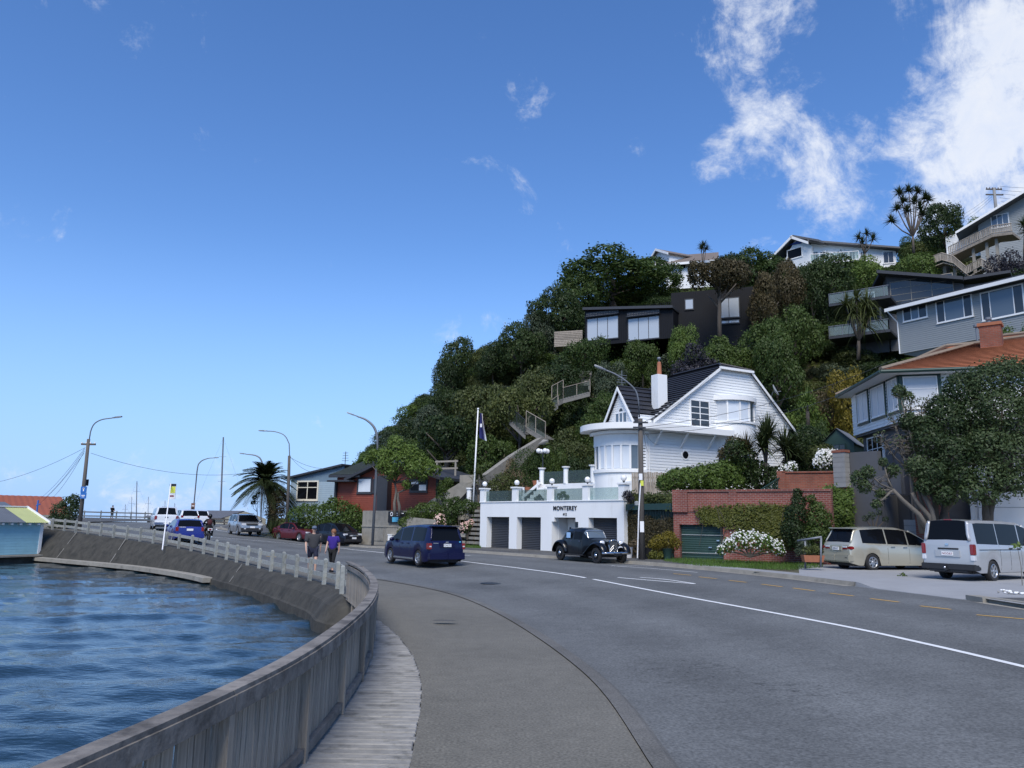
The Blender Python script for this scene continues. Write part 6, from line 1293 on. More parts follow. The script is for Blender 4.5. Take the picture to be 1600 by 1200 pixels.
# leaves on any surface: ivy sheets, hedges
def blob_plant(name,label,cat,base,lobes,nleaf,leaf,m,stems=True,bark='bark',group=None,squash=1.0,extra=None,up=.25):
 e=empty(name,base,0,label,cat,group);g=np.random.default_rng(len(label)*7+nleaf);b=Vector(base);L=[(l[0]-b.x,l[1]-b.y,l[2]-b.z,l[3])for l in lobes];P,N=lobes_points(L,nleaf,g,up,squash=squash);link('foliage',leaf_mesh('foliage',P,N,leaf,.58,.55,.35,nleaf),m,e)
 if stems:
  mb=MB()
  for l in L[:10]:mb.tube([(0,0,-.05),(l[0]*.4,l[1]*.4,l[2]*.45),(l[0],l[1],l[2])],[.05,.035,.015],5)
  mb.build('stems',bark,e)
 return e
def pxl(px,py,D,rpx):p=at(px,py,D);return(p.x,p.y,p.z,rpx/F_PX*D)
def hedge(name,label,pts,D,nleaf,leaf,m,base,cat='hedge',**k):  # pts: (px,py,rpx[,D])
 L=[pxl(p[0],p[1],p[3]if len(p)>3 else D,p[2])for p in pts];return blob_plant(name,label,cat,at(*base),L,nleaf,leaf,m,**k)
def ivy(name,label,F,poly,n,leaf,m,v=-.06,th=.18,cat='ivy',seed=1):
 P2=np.array([F.q(*p)for p in poly]);lo,hi=P2.min(0),P2.max(0);g=np.random.default_rng(seed+n);pts=g.uniform(lo,hi,(n*2,2));ins=np.zeros(len(pts),bool)
 for i in range(len(P2)):
  a,b=P2[i],P2[(i+1)%len(P2)];c=((a[1]>pts[:,1])!=(b[1]>pts[:,1]))&(pts[:,0]<(b[0]-a[0])*(pts[:,1]-a[1])/(b[1]-a[1]+1e-12)+a[0]);ins^=c
 pts=pts[ins]+g.normal(0,.10,(int(ins.sum()),2));y=v-th*g.random(len(pts))**1.5*(.5+.5*np.sin(pts[:,0]*2.1)*np.cos(pts[:,1]*2.7));P=np.stack([pts[:,0],y,pts[:,1]],1);e=empty(name,F.w(0,0,0),F.ang,label,cat);link('leaves',leaf_mesh('leaves',P,np.tile(np.array([0,-1.,.35]),(len(P),1)),leaf,.75,.45,.35,seed),m,e)
 mb=MB();r=random.Random(seed)
 for k in range(5):x=r.uniform(lo[0],hi[0]);mb.tube([(x,v,lo[1]),(x+r.uniform(-.3,.3),v-.02,(lo[1]+hi[1])/2),(x+r.uniform(-.5,.5),v-.02,hi[1]-.15)],.015,4)
 mb.build('stems','bark',e);return e
ivy('ivy','green and yellow ivy spreading over the brick wall above the garage door',Bw,[(1090,795),(1140,792),(1205,790),(1240,795),(1250,850),(1225,856),(1195,838),(1160,828),(1125,820),(1095,816)],5200,.10,'leaf_ivy',seed=3)
ivy('ivy','lush green ivy covering the wall corner below the block column',Gw,[(1296,764),(1318,760),(1336,768),(1340,800),(1336,850),(1296,860),(1292,800)],4200,.11,'leaf_light',v=-.3,th=.5,seed=4)
ivy('ivy','brown green creeper over the dark lattice behind the timber pole',Gt,[(977,800),(1000,806),(1030,815),(1050,808),(1052,860),(977,860)],3800,.09,'leaf_bronze',v=.14,th=.12,seed=6)
ivy('grass_tuft','rough grass and weeds growing on the lattice garage roof',Gt,[(978,770),(1000,776),(1050,773),(1050,790),(978,790)],2600,.13,'leaf_olive',v=.3,th=.5,cat='grass',seed=7)
hedge('hedge','glossy green hedge along the base of the white house',[(1040,756,14,42.6),(1056,750,17,42.5),(1075,752,18,42.5),(1075,742,12,42.6),(1095,748,20,42.6),(1115,744,20,42.8),(1118,758,14,42.4),(1135,742,22,43),(1155,735,20,43.2),(1150,755,16,42.8),(1168,738,20,43.5)],43,17000,.15,'leaf_light',(1100,772,42.8))
hedge('bush','dark leafy bush below the spiky cabbage trees',[(1150,705,18),(1165,720,20),(1185,742,22),(1200,750,20),(1175,755,14),(1215,748,20)],42.6,5200,.14,'leaf_dark',(1185,768,42.6),'bush')
hedge('bush','brownish bush below the left spiky cabbage tree',[(1138,712,16),(1148,695,14),(1160,700,14)],43.6,2200,.13,'leaf_bronze',(1150,735,43.6),'bush')
hedge('bush','dark bush right of the spiky cabbage trees',[(1245,705,22),(1262,690,24),(1240,730,18),(1268,720,22),(1255,745,14)],43.5,4600,.14,'leaf_dark',(1255,760,43.5),'bush')
hedge('bush','rounded light bush behind the white flowers',[(1278,712,15),(1290,706,13)],42,2000,.11,'leaf_olive',(1282,735,42),'bush')
def flowers(name,label,pts,D,n1,n2,leaf,fl,base,pm='petal_white',lm='leaf_mid'):
 e=hedge(name,label,pts,D,n1,leaf,lm,base,'flowers');b=Vector(at(*base));L=[pxl(p[0],p[1],D,p[2]*1.04)for p in pts];L=[(l[0]-b.x,l[1]-b.y,l[2]-b.z,l[3])for l in L];g=np.random.default_rng(n2);P,N=lobes_points(L,n2,g,.5,.95);N=N+np.array([0,-.6,.2]);link('blossoms',leaf_mesh('blossoms',P,N,fl,.95,.25,.3,n2),pm,e);return e
flowers('flowering_bush','round bush covered in white blossom beside the block column',[(1290,718,15),(1302,714,11),(1280,724,9)],39.5,1500,1100,.10,.09,(1292,738,39.5))
flowers('flowering_bush','small white flowering plant above the upper brick wall',[(1236,732,10),(1225,735,7)],40.2,600,220,.1,.09,(1232,742,40.2))
flowers('daisy_bush','low mounded bush of white daisies on the verge before the brick wall',[(1140,852,11),(1155,846,14),(1175,846,15),(1195,850,14),(1213,856,11),(1128,860,8),(1220,862,7)],34.2,3600,700,.09,.085,(1172,868,34.2),lm='leaf_grass')
flowers('flowering_bush','pink flowering shrub above the low concrete garden wall',[(690,816,12),(680,822,9),(702,822,9)],54,900,420,.12,.12,(690,838,54),'petal_pink')
flowers('flowering_bush','small pink flowers beside the crib wall',[(728,825,9),(735,818,6)],53,500,180,.11,.11,(730,842,53),'petal_pink')
hedge('conifer_shrub','dark upright conifer shrub before the ivy clad brick wall',[(1248,785,12),(1246,770,7),(1244,805,18),(1240,830,20),(1250,845,18)],34.2,4800,.11,'leaf_dark',(1245,868,34.2),'shrub')
hedge('conifer_shrub','second dark conifer shrub left of the lush ivy corner',[(1275,795,12),(1268,780,7),(1280,815,20),(1272,840,20),(1285,835,16)],34.0,4800,.11,'leaf_mid',(1275,868,34),'shrub')
hedge('bush','golden leaved bush at the left foot of the brick wall',[(1030,848,12),(1045,844,13),(1055,850,9),(1020,852,8)],37.3,2400,.09,'leaf_yellow',(1040,876,37.3),'bush')
hedge('bush','pale variegated bush between lattice and timber pole',[(992,852,8),(985,860,7),(997,862,8)],38.6,1200,.10,'leaf_dry',(990,876,38.6),'bush')
hedge('bush','pale low bush right of the timber pole',[(1018,868,8),(1026,872,7),(1033,868,7)],37.2,1200,.09,'leaf_ivy',(1024,879,37.2),'bush')
hedge('clipped_hedge','tall rounded clipped hedge above the garden stairs',[(822,722,22),(812,740,20),(832,740,22),(818,760,22),(835,760,22),(826,772,20),(806,756,10),(845,755,10)],56,9000,.10,'leaf_mid',(826,785,56),'hedge')
hedge('bush','green bush left of the clipped hedge',[(785,755,16),(775,765,16),(795,765,14),(765,775,12),(790,775,12)],55,3600,.14,'leaf_olive',(782,790,55),'bush')
hedge('hedge','bright green hedge in front of the pale blue house',[(462,806,13),(478,803,16),(480,818,14),(497,806,18),(500,820,15),(515,803,18),(518,818,16),(533,800,18),(536,816,17),(550,806,17),(553,822,15),(563,812,12),(520,786,9),(565,828,10)],60.5,9500,.17,'leaf_light',(515,832,60.5))
hedge('bush','trailing green bush over the low garden wall',[(632,818,10),(645,806,12),(660,800,14),(676,798,14),(688,802,12),(628,832,8),(636,838,9)],54.6,4600,.13,'leaf_mid',(640,850,54.6),'bush')
hedge('bush','hanging green creeper left of the garages',[(706,800,12),(718,795,12),(730,792,12),(742,795,10),(705,815,8),(712,785,9),(745,806,8),(700,788,9)],53.4,4200,.13,'leaf_mid',(720,845,53.4),'bush')
hedge('bush','shrub right of the red house gable',[(692,765,11),(700,755,9),(705,772,10),(690,778,9)],56,1900,.14,'leaf_mid',(697,792,56),'bush')
hedge('bush','dense dark ball of clipped ivy wrapped on the palm trunk',[(428,780,13),(432,790,15),(430,803,15),(436,775,10)],62.5,3800,.13,'leaf_bronze',(432,822,62.5),'bush')
hedge('bush','dark leafy shrub beside the lamp pole above the boat sheds',[(96,800,15),(108,790,13),(88,815,13),(104,812,14),(116,782,9),(112,800,12)],56,5200,.13,'leaf_pohutu',(100,840,56),'bush')
hedge('bush','leafy plant behind the glass left of the lettering',[(843,777,4),(838,780,4),(847,781,3)],48.2,260,.12,'leaf_grey',(843,788,48.2),'plant')
hedge('bush','leafy plant behind the glass above the lettering',[(873,776,5),(880,773,5),(886,777,4),(866,779,4)],46.8,420,.12,'leaf_light',(876,788,46.8),'plant')
hedge('bush','dark red bush on the lattice roof beside the last globe lamp',[(980,775,8),(986,780,6)],40.9,700,.09,'leaf_purple',(982,786,40.9),'bush')
hedge('bush','small weed growing in the driveway between gold and silver vans',[(1410,899,4),(1404,902,3),(1416,902,3),(1411,905,3)],27.1,160,.07,'leaf_light',(1410,908.5,27.1),'weed')
hedge('bush','shrub with pale leaves left of the gold people carrier',[(1254,850,8),(1262,858,9),(1250,862,7)],31.5,1100,.08,'leaf_grey',(1256,874,31.5),'bush')
hedge('rose_bush','thin rose bush before the grey entrance wall',[(1362,806,6),(1374,802,5),(1352,810,5),(1384,812,5)],32.6,260,.09,'leaf_grey',(1366,832,32.6),'bush')

# spiky plants: cabbage trees, yuccas, flax, palm
def blade(mb,o,d,L,w,droop,n=4):
 d=Vector(d).normalized();s=d.cross(Vector((0,0,1)))
 if s.length<.01:s=Vector((1,0,0))
 s.normalize();P=[]
 for k in range(n+1):
  t=k/n;p=Vector(o)+d*(L*t)-Vector((0,0,droop*L*t*t));P.append((p-s*w*(1-t*.93)*(.55+.45*min(1,t*4)),p+s*w*(1-t*.93)*(.55+.45*min(1,t*4))))
 for k in range(n):mb.quad(P[k][0],P[k][1],P[k+1][1],P[k+1][0])
def tuft(mb,o,L,n,w,droop,g,spread=1.0,lift=.15):
 for k in range(n):
  a=g.uniform(0,6.283);e=g.uniform(-.35,1.45);blade(mb,o,(math.cos(a)*math.cos(e),math.sin(a)*math.cos(e),math.sin(e)+lift),L*g.uniform(.75,1.1),w,droop*g.uniform(.5,1.4)*max(.15,math.cos(e)),4)
def cabbage(label,px,py0,D,heads,L,cat='tree',m='leaf_palm',nb=70,w=.045,droop=.35,tr=.12,name='cabbage_tree',zb=None):  # heads: pixel points
 b=at(px,py0,D);g=random.Random(len(label));e=empty(name,b,0,label,cat);mt=MB();
 H_=[at(h[0],h[1],D+(h[2]if len(h)>2 else 0))-b for h in heads];ctr=sum(H_,Vector())/len(H_);f=Vector((ctr.x*.3,ctr.y*.3,min(h.z for h in H_)*.45));mt.tube([(0,0,-.6),f*.5,f],[tr*1.2,tr,tr*.8],7)
 for i,h in enumerate(H_):
  mt.tube([f,f.lerp(h,.5)+Vector((0,0,-.08*(h-f).length)),h],[tr*.7,tr*.5,tr*.35],6);mb=MB();tuft(mb,h,L,nb,w,droop,g);mb.build('leaf_head',m,e)
 mt.build('trunk','bark',e,True);return e
cabbage('large spiky cabbage tree in front of the white gable end',1197,742,42.3,[(1196,688),(1192,700),(1200,680)],1.45,nb=150,w=.065)
cabbage('second spiky cabbage tree right of the white gable end',1228,745,43.2,[(1226,700),(1232,712)],1.45,nb=140,w=.065)
cabbage('brown leaved spiky cabbage tree left of the green ones',1166,735,42.8,[(1166,704)],1.2,m='leaf_bronze',nb=120,w=.05)
cabbage('cabbage tree with many stems before the charcoal balconies',1341,552,66,[(1322,478),(1338,468),(1355,474),(1345,485),(1330,492),(1360,492),(1352,510)],1.9,m='leaf_olive',nb=75,w=.07,droop=.9,tr=.16)
cabbage('tall many headed cabbage tree standing against the sky',1427,388,87,[(1405,302),(1420,298),(1433,300),(1445,310),(1412,315),(1428,316),(1402,327),(1438,325),(1450,313),(1393,346),(1418,330),(1440,335)],1.15,nb=90,w=.08,droop=.3,tr=.14)
cabbage('cabbage tree pair on the crest beside the long white wing',1351,410,94,[(1342,372),(1354,366),(1364,374),(1348,380)],1.25,nb=60,w=.07,tr=.14)
cabbage('thin cabbage tree before the brown crest roof',1098,440,108,[(1096,389),(1103,390),(1099,384)],1.15,nb=55,w=.08,tr=.12)
cabbage('spiky tree clipped by the right picture edge beside the deck',1600,400,74,[(1600,352),(1606,362)],1.4,nb=70,w=.06)
cabbage('round spiky cabbage tree on the slope right of the white house',1262,655,50,[(1262,628)],1.3,m='leaf_light',nb=85,w=.05)
cabbage('slender spiky plant beside the flagpole foot',748,790,54.2,[(742,752),(752,748),(747,742)],.95,m='leaf_olive',nb=45,w=.04,tr=.08)
cabbage('green flax clump at the road edge under the palm',430,838,61.5,[(430,832),(424,834)],1.5,'flax','leaf_palm',70,.05,.5,.05,'flax_clump')
def palm():
 b=at(424,815,63.5);e=empty('palm_tree',b,0,'large feathery palm tree beside the pale blue house','tree');top=at(415,752,63.5)-b;MB().tube([(0,0,-.5),(0,0,top.z*.5),(top.x,top.y,top.z)],[.42,.38,.36],10).build('trunk','bark',e,True);g=random.Random(3);m=Matrix
 for k in range(110):
  a=g.uniform(0,6.283);el=g.uniform(-.45,1.35);L=g.uniform(2.3,3.3);d=Vector((math.cos(a)*math.cos(el),math.sin(a)*math.cos(el),math.sin(el)));mb=MB();path=[];dr=.34+.3*math.cos(el)
  for i in range(9):t=i/8;path.append(top+d*(L*t)-Vector((0,0,dr*L*t*t*.9)))
  mb.tube(path,[.035*(1-.8*i/8)for i in range(9)],4)
  for i in range(1,40):
   t=i/40;f=t*8;j=min(int(f),7);p=path[j].lerp(path[j+1],f-j);tg=(path[j+1]-path[j]).normalized();s=tg.cross(Vector((0,0,1)))
   if s.length<.02:continue
   s.normalize();ll=.42*math.sin(math.pi*min(1,.12+t*.88))+.1
   for sg in(-1,1):blade(mb,p,s*sg+tg*.7+Vector((0,0,.25)),ll*1.3,.045,.3,2)
  mb.build('frond','leaf_palm',e)
palm()

# trees built limb by limb: base, boughs ending in leaf masses
def limb_tree(label,base,lobes,nleaf,leaf,m,bark,forks,tr=.12,twigs=0,cat='tree',group=None):
 b=at(*base);e=empty('tree',b,0,label,cat,group);L=[pxl(l[0],l[1],l[2],l[3]*.88)for l in lobes];L=[(x-b.x,y-b.y,z-b.z,r)for x,y,z,r in L];g=np.random.default_rng(nleaf);P,N=lobes_points(L,nleaf,g,.2,.55);link('crown',leaf_mesh('crown',P,N,leaf,.5,.6,.35,nleaf),m,e)
 mb=MB();rr=random.Random(nleaf);K=[Vector(at(f[0],f[1],base[2]+f[2]))-b for f in forks]
 for i,k in enumerate(K):s=Vector((rr.uniform(-.3,.3),rr.uniform(-.15,.15),0))*(1 if len(K)>1 else.1);mb.tube([s+Vector((0,0,-.3)),s*.8+k*.3+Vector((0,0,.02)),k*.7+Vector((rr.uniform(-.06,.06),0,0)),k],[tr*1.15,tr*.9,tr*.75,tr*.6],7)
 ends=[]
 for l in L:
  c=Vector(l[:3]);k=min(K,key=lambda q:(q-c).length);mid=k.lerp(c,.5)+Vector((rr.uniform(-.2,.2),rr.uniform(-.2,.2),-.1*(c-k).length));mb.tube([k,mid,c],[tr*.5,tr*.34,tr*.16],5);ends+=[(mid,c,l[3])]
 for _ in range(twigs):
  mid,c,r_=rr.choice(ends);a=mid.lerp(c,rr.random());d=Vector((rr.gauss(0,1),rr.gauss(0,.6),rr.gauss(.5,.7))).normalized()*r_*rr.uniform(.8,1.6);mb.tube([a,a+d*.5+Vector((0,0,.05)),a+d],[.02,.013,.006],4)
 mb.build('trunk',bark,e,True);return e
limb_tree('small round headed deciduous tree in front of the red house',(623,800,55.5),[(600,715,55.5,18),(620,700,55.5,18),(585,712,55.5,12),(640,712,55.5,20),(625,722,55,20),(655,722,55.5,18),(600,728,55,15),(670,732,55,14),(645,735,54.6,15),(612,738,55,13),(575,720,55.5,8),(683,735,55.5,9),(635,758,55,8),(660,745,55,10),(618,690,56,12)],9500,.19,'leaf_light','grey_bark',[(622,770,0),(617,755,.1)],.12,20)
limb_tree('sparse coastal tree with bare grey boughs left of the leafy trees',(1452,822,30.5),[(1342,748,30.5,14),(1356,738,30.3,12),(1350,760,30.4,12),(1376,772,30.4,9),(1370,788,30.3,9),(1405,612,31,12),(1420,620,31,10),(1432,730,30.4,20),(1395,735,30.5,11),(1380,722,30.5,8)],5200,.105,'leaf_pohutu','grey_bark',[(1425,770,0),(1440,745,.2),(1395,765,-.1)],.11,150)
limb_tree('nearly bare twiggy tree before the white weatherboards of the orange roofed house',(1447,822,31.2),[(1395,655,31.2,14),(1415,640,31.2,16),(1432,668,31,16),(1402,690,31,14),(1440,632,31.2,14),(1375,682,31.2,12),(1425,705,31,14)],500,.10,'leaf_pohutu','grey_bark',[(1432,752,0),(1420,735,.1)],.09,340)
limb_tree('leafy coastal tree with leaning trunks in front of the orange roofed house',(1478,822,30.8),[(1450,690,30.6,30),(1480,660,30.8,34),(1505,610,31,34),(1470,640,31,26),(1520,650,30.8,36),(1490,710,30.4,34),(1455,740,30.3,26),(1530,700,30.5,34),(1500,750,30.2,26),(1475,775,30.1,18),(1445,760,30.2,16),(1420,660,30.9,16),(1440,665,30.8,18)],27000,.125,'leaf_pohutu','bark',[(1455,770,0),(1475,760,.2),(1492,765,.1)],.14,60)
limb_tree('dense coastal tree with forked trunk at the right picture edge',(1545,815,30.2),[(1540,600,30.6,34),(1570,590,30.4,36),(1600,600,30.2,42),(1560,640,30,40),(1600,660,29.8,44),(1545,700,29.9,38),(1585,715,29.6,40),(1620,700,29.6,46),(1545,745,29.7,30),(1575,755,29.5,28),(1605,745,29.4,30),(1520,770,29.6,20),(1545,775,29.5,18),(1640,640,29.8,50),(1650,730,29.6,44)],34000,.125,'leaf_pohutu','bark',[(1535,778,0),(1555,770,.1)],.15,60)
limb_tree('small bare tree beside the road lamp left of the palm',(405,830,66),[(398,778,66,5),(403,772,66,4),(395,785,66,4)],300,.16,'leaf_dark','bark',[(402,800,0)],.05,30)

# lawn on the verge
def lawn(name,label,pts,n,h,zo):
 W=[Vector(gp(*p))for p in pts];mb=MB();cx=sum(W,Vector())/len(W);g=np.random.default_rng(n);tris=[(W[0],W[i],W[i+1])for i in range(1,len(W)-1)];areas=np.array([((b-a).cross(c-a)).length for a,b,c in tris]);idx=g.choice(len(tris),n,p=areas/areas.sum());V=[]
 for i in idx:
  a,b,c=tris[i];u,v=g.random(2)
  if u+v>1:u,v=1-u,1-v
  V.append(a+(b-a)*u+(c-a)*v)
 P=np.array([tuple(p)for p in V]);P[:,2]=Gv(P[:,0],P[:,1])+zo(P);N=g.normal(0,1,(n,3));N[:,2]=0;N/=np.linalg.norm(N,axis=1,keepdims=True);up=np.tile(np.array([0,0,1.]),(n,1))+g.normal(0,.35,(n,3));hh=(h*g.uniform(.5,1.3,n))[:,None]
 Vt=np.stack([P-N*.012,P+N*.012,P+up*hh],1).reshape(-1,3);o=link(name,np_mesh(name,Vt,np.arange(3*n).reshape(-1,3)),'leaf_grass');tag(o,label,'grass',None,'stuff');return W
vz=lambda P:.10+.0*P[:,0]
lawn('grass','mown grass verge between the kerb and brick wall',[(1035,881),(1090,889),(1160,893),(1235,896),(1285,892),(1288,878),(1235,868),(1140,868),(1070,872)],32000,.10,vz)
lawn('grass','rough grass at the foot of the concrete wall',[(570,850),(640,852),(640,846),(572,845)],3000,.2,vz)
lawn('grass','grass strip beside the leftmost garage',[(700,858),(752,860),(750,853),(700,852)],4000,.12,vz)
vg=[Vector(gp(*p))for p in[(1035,881),(1090,889),(1160,893),(1235,896),(1285,892),(1288,878),(1235,866),(1140,866),(1070,870)]]
o=MB().poly([p+Vector((0,0,.115))for p in vg]).build('verge_lawn','soil_grass');tag(o,kind='structure')

# ------------------------------------------------------------------ vehicles
def wheel(parent,x,y,r,w,rim='alloy',spokes=6,hub=None,side=1):
 e=empty('wheel',(x,y,r));e.parent=parent;e.rotation_euler=(R(90),0,0)if side<0 else(R(-90),0,0)  # local z points outwards
 MB().lathe([(r*.62,-w/2),(r*.9,-w/2),(r*.98,-w*.36),(r,-w*.15),(r,w*.15),(r*.98,w*.36),(r*.9,w/2),(r*.66,w/2),(r*.62,w*.36)],28).build('tyre','rubber',e,True,40)
 mb=MB();mb.lathe([(r*.66,w*.46),(r*.60,w*.50),(r*.55,w*.40),(r*.55,-w*.3)],28)
 if spokes:
  for k in range(spokes):
   a=2*math.pi*k/spokes;c,s=math.cos(a),math.sin(a);t=r*.085;P=[(r*.10,-t*1.3),(r*.57,-t),(r*.57,t),(r*.10,t*1.3)];Q=[(c*p-s*q,s*p+c*q)for p,q in P];mb.hexa([(p,q,w*.22)for p,q in Q],[(p,q,w*(.42 if i in(0,3)else.46))for i,(p,q)in enumerate(Q)])
  mb.lathe([(0,w*.47),(r*.12,w*.47),(r*.16,w*.40),(r*.16,w*.2)],14)
 else:mb.lathe([(0,w*.44),(r*.2,w*.46),(r*.3,w*.36),(r*.5,w*.30),(r*.57,w*.40)],20)
 mb.build('rim',rim,e,True,35);MB().lathe([(0,w*.12),(r*.56,w*.12)],16).build('brake_disc','dark_steel',e)
 if hub:MB().lathe([(0,w*.72),(r*.18,w*.66),(r*.26,w*.48),(r*.26,w*.3)],16).build('hub_cap',hub,e,True)
 return e
def car(name,label,S,loc,heading,cat='car',group='cars and vans on the road and drive'):
 """S: top profile (x,z,tag) front to back; x forward. Lofted shell, glass areas split off as their own parts."""
 e=empty(name,loc,heading,label,cat,group);L2=S['top'][0][0];W=S['W']/2;rw=S['r'];xf,xr=S['axles'];belt=S['belt'];sill=S.get('sill',.22);th=S.get('tumble',.22);arch=rw*S.get('arch',1.16)
 wins=S['windows'];st=[]
 for(a,b)in zip(S['top'][:-1],S['top'][1:]):
  n=max(1,int(math.ceil(max(abs(a[0]-b[0])/.09,abs(a[1]-b[1])/.12))))
  for k in range(n):t=k/n;st.append((a[0]+(b[0]-a[0])*t,a[1]+(b[1]-a[1])*t,a[2]))
 st.append((S['top'][-1][0],S['top'][-1][1],'b'));xs0=[s[0]for s in st]
 for wx in[v for w in wins for v in w]:
  for i in range(len(st)-1):
   if st[i][0]>wx+.004 and st[i+1][0]<wx-.004:t=(st[i][0]-wx)/(st[i][0]-st[i+1][0]);st.insert(i+1,(wx,st[i][1]+(st[i+1][1]-st[i][1])*t,st[i][2]));break
 xb=S['top'][-1][0];secs=[]
 for(x,zt,tg)in st:
  df=L2-x;db=x-xb;rf,rb_=S.get('roundf',.75),S.get('roundb',.55);w=W
  if df<rf:w-=S.get('taperf',.17)*(1-df/rf)**2
  if db<rb_:w-=S.get('taperb',.10)*(1-db/rb_)**2
  bl=np.interp(x,[p[0]for p in belt][::-1],[p[1]for p in belt][::-1]);zb=min(bl,zt-.05);cab=zt-zb;zo=sill+(.06*max(0,1-df/.35)+.10*max(0,1-db/.35))
  for xw in(xf,xr):
   if abs(x-xw)<arch:zo=max(zo,rw+math.sqrt(max(0,arch*arch-(x-xw)**2))-.02)
  zo=min(zo,zb-.12);wr=w-.05-th*cab;hgt=zb-zo;f=min(1,cab/.3)
  secs.append([(w-.045,zo),(w-.005,zo+hgt*.22),(w,zo+hgt*.55),(w-.012,zb-hgt*.12),(w-.05,zb),(wr+.012,zb+cab*(.45+.40*f)),(wr-.06*f-.03,zb+cab*(.86+.10*f)),(wr*.55,zt-.004),(0,zt+.008)])
 parts={}
 def addf(key,ps):parts.setdefault(key,MB()).poly(ps)
 ns=len(secs[0])
 for i in range(len(st)-1):
  xm=(st[i][0]+st[i+1][0])/2;tg=st[i][2];c0=secs[i][8][1]-secs[i][4][1];c1=secs[i+1][8][1]-secs[i+1][4][1]
  for j in range(ns-1):
   key='body'
   if j==4 and max(c0,c1)>.16:
    for k,(wa,wb)in enumerate(wins):
     if wb-1e-4<=xm<=wa+1e-4:key=('side_window',k)
   if tg=='ws' and j>=6:key='windscreen'
   if tg=='rw' and j>=6:key='rear_window'
   if key=='body' and S.get('cladz')and j==0:key='lower_trim'
   for sg in(1,-1):
    P=[(st[i][0],sg*secs[i][j][0],secs[i][j][1]),(st[i][0],sg*secs[i][j+1][0],secs[i][j+1][1]),(st[i+1][0],sg*secs[i+1][j+1][0],secs[i+1][j+1][1]),(st[i+1][0],sg*secs[i+1][j][0],secs[i+1][j][1])]
    kk=(key,sg)if isinstance(key,tuple)else key
    addf(kk,P if sg<0 else P[::-1])
 for i,flip in((0,False),(len(st)-1,True)):
  P=[(st[i][0],y,z)for y,z in secs[i]]+[(st[i][0],-y,z)for y,z in secs[i][::-1][1:]];addf('body',P[::-1]if flip else P)
 body=None
 def merge(mb):
  bm=bmesh.new();me=bpy.data.meshes.new('m');me.from_pydata(mb.v,[],mb.f);bm.from_mesh(me);bpy.data.meshes.remove(me);bmesh.ops.remove_doubles(bm,verts=bm.verts,dist=.0008);bmesh.ops.dissolve_degenerate(bm,edges=bm.edges,dist=.0005);bmesh.ops.recalc_face_normals(bm,faces=bm.faces);me=bpy.data.meshes.new('part');bm.to_mesh(me);bm.free();return me
 for key,mb in parts.items():
  nm=key if isinstance(key,str)else 'side_window';m=S['paint']if key=='body' else 'black_plastic' if key=='lower_trim' else S.get('glass','car_glass');o=link(nm,merge(mb),m,e,True,32);o.data.name=nm
 # pillars along the roof edge, door seams
 for tg,nm in(('ws','front_pillar'),('rw','rear_pillar')):
  idx=[i for i in range(len(st))if st[i][2]==tg]
  if idx:
   idx.append(idx[-1]+1)
   for sg in(1,-1):MB().tube([(st[i][0],sg*(secs[i][6][0]+.005),secs[i][6][1]-.004)for i in idx],S.get('pillar',.035),6).build(nm,S['paint'],e,True)
 # under body, wheels
 MB().box(xb+.25,L2-.3,-W+.24,W-.24,sill-.03,.62).build('underbody','black_plastic',e)
 for x in(xf,xr):
  for sg in(1,-1):wheel(e,x,sg*(W-S.get('wheelin',.12)),rw,S.get('ww',.2),S.get('rim','alloy'),S.get('spokes',6),S.get('hub'),sg)
 def sec_y(x,z):
  i=min(range(len(st)),key=lambda k:abs(st[k][0]-x));q=secs[i];return float(np.interp(z,[p[1]for p in q[:5]],[p[0]for p in q[:5]]))
 for sx in S.get('seams',[]):
  z0,z1=sill+.08,np.interp(sx,[p[0]for p in belt][::-1],[p[1]for p in belt][::-1])-.02
  for sg in(1,-1):
   pts=[(sx,sg*(sec_y(sx,z)+.001),z)for z in np.linspace(z0,z1,6)];MB().tube(pts,.006,4).build('door_seam','black_plastic',e)
 for hx in S.get('handles',[]):
  z=np.interp(hx,[p[0]for p in belt][::-1],[p[1]for p in belt][::-1])-.10
  for sg in(1,-1):y=sec_y(hx,z);MB().box(hx-.10,hx+.10,min(sg*(y-.01),sg*(y+.03)),max(sg*(y-.01),sg*(y+.03)),z-.018,z+.018).build('door_handle',S.get('handle_mat',S['paint']),e)
 if 'mirror' in S:
  mx,mz=S['mirror']
  for sg in(1,-1):y=sec_y(mx,mz-.1);MB(Matrix.Translation((mx,sg*(y+.12),mz))).sphere((0,0,0),(.07,.12,.085),10,8).build('mirror',S.get('mirror_mat',S['paint']),e,True)
 for(nm,m,bx_)in S.get('boxes',[]):  # loose trim: (x0,x1,y0,y1,z0,z1,mirrored)
  x0,x1,y0,y1,z0,z1,mir=bx_
  for sg in((1,-1)if mir else(1,)):
   ya,yb_=sorted((sg*y0,sg*y1));mb=MB().box(x0,x1,ya,yb_,z0,z1);me=bpy.data.meshes.new(nm);me.from_pydata(mb.v,[],mb.f);bm=bmesh.new();bm.from_mesh(me);bv=min(.02,min(x1-x0,yb_-ya,z1-z0)*.3);bmesh.ops.bevel(bm,geom=bm.edges[:],offset=bv,segments=2,affect='EDGES');bm.to_mesh(me);bm.free();link(nm,me,m,e,True,40)
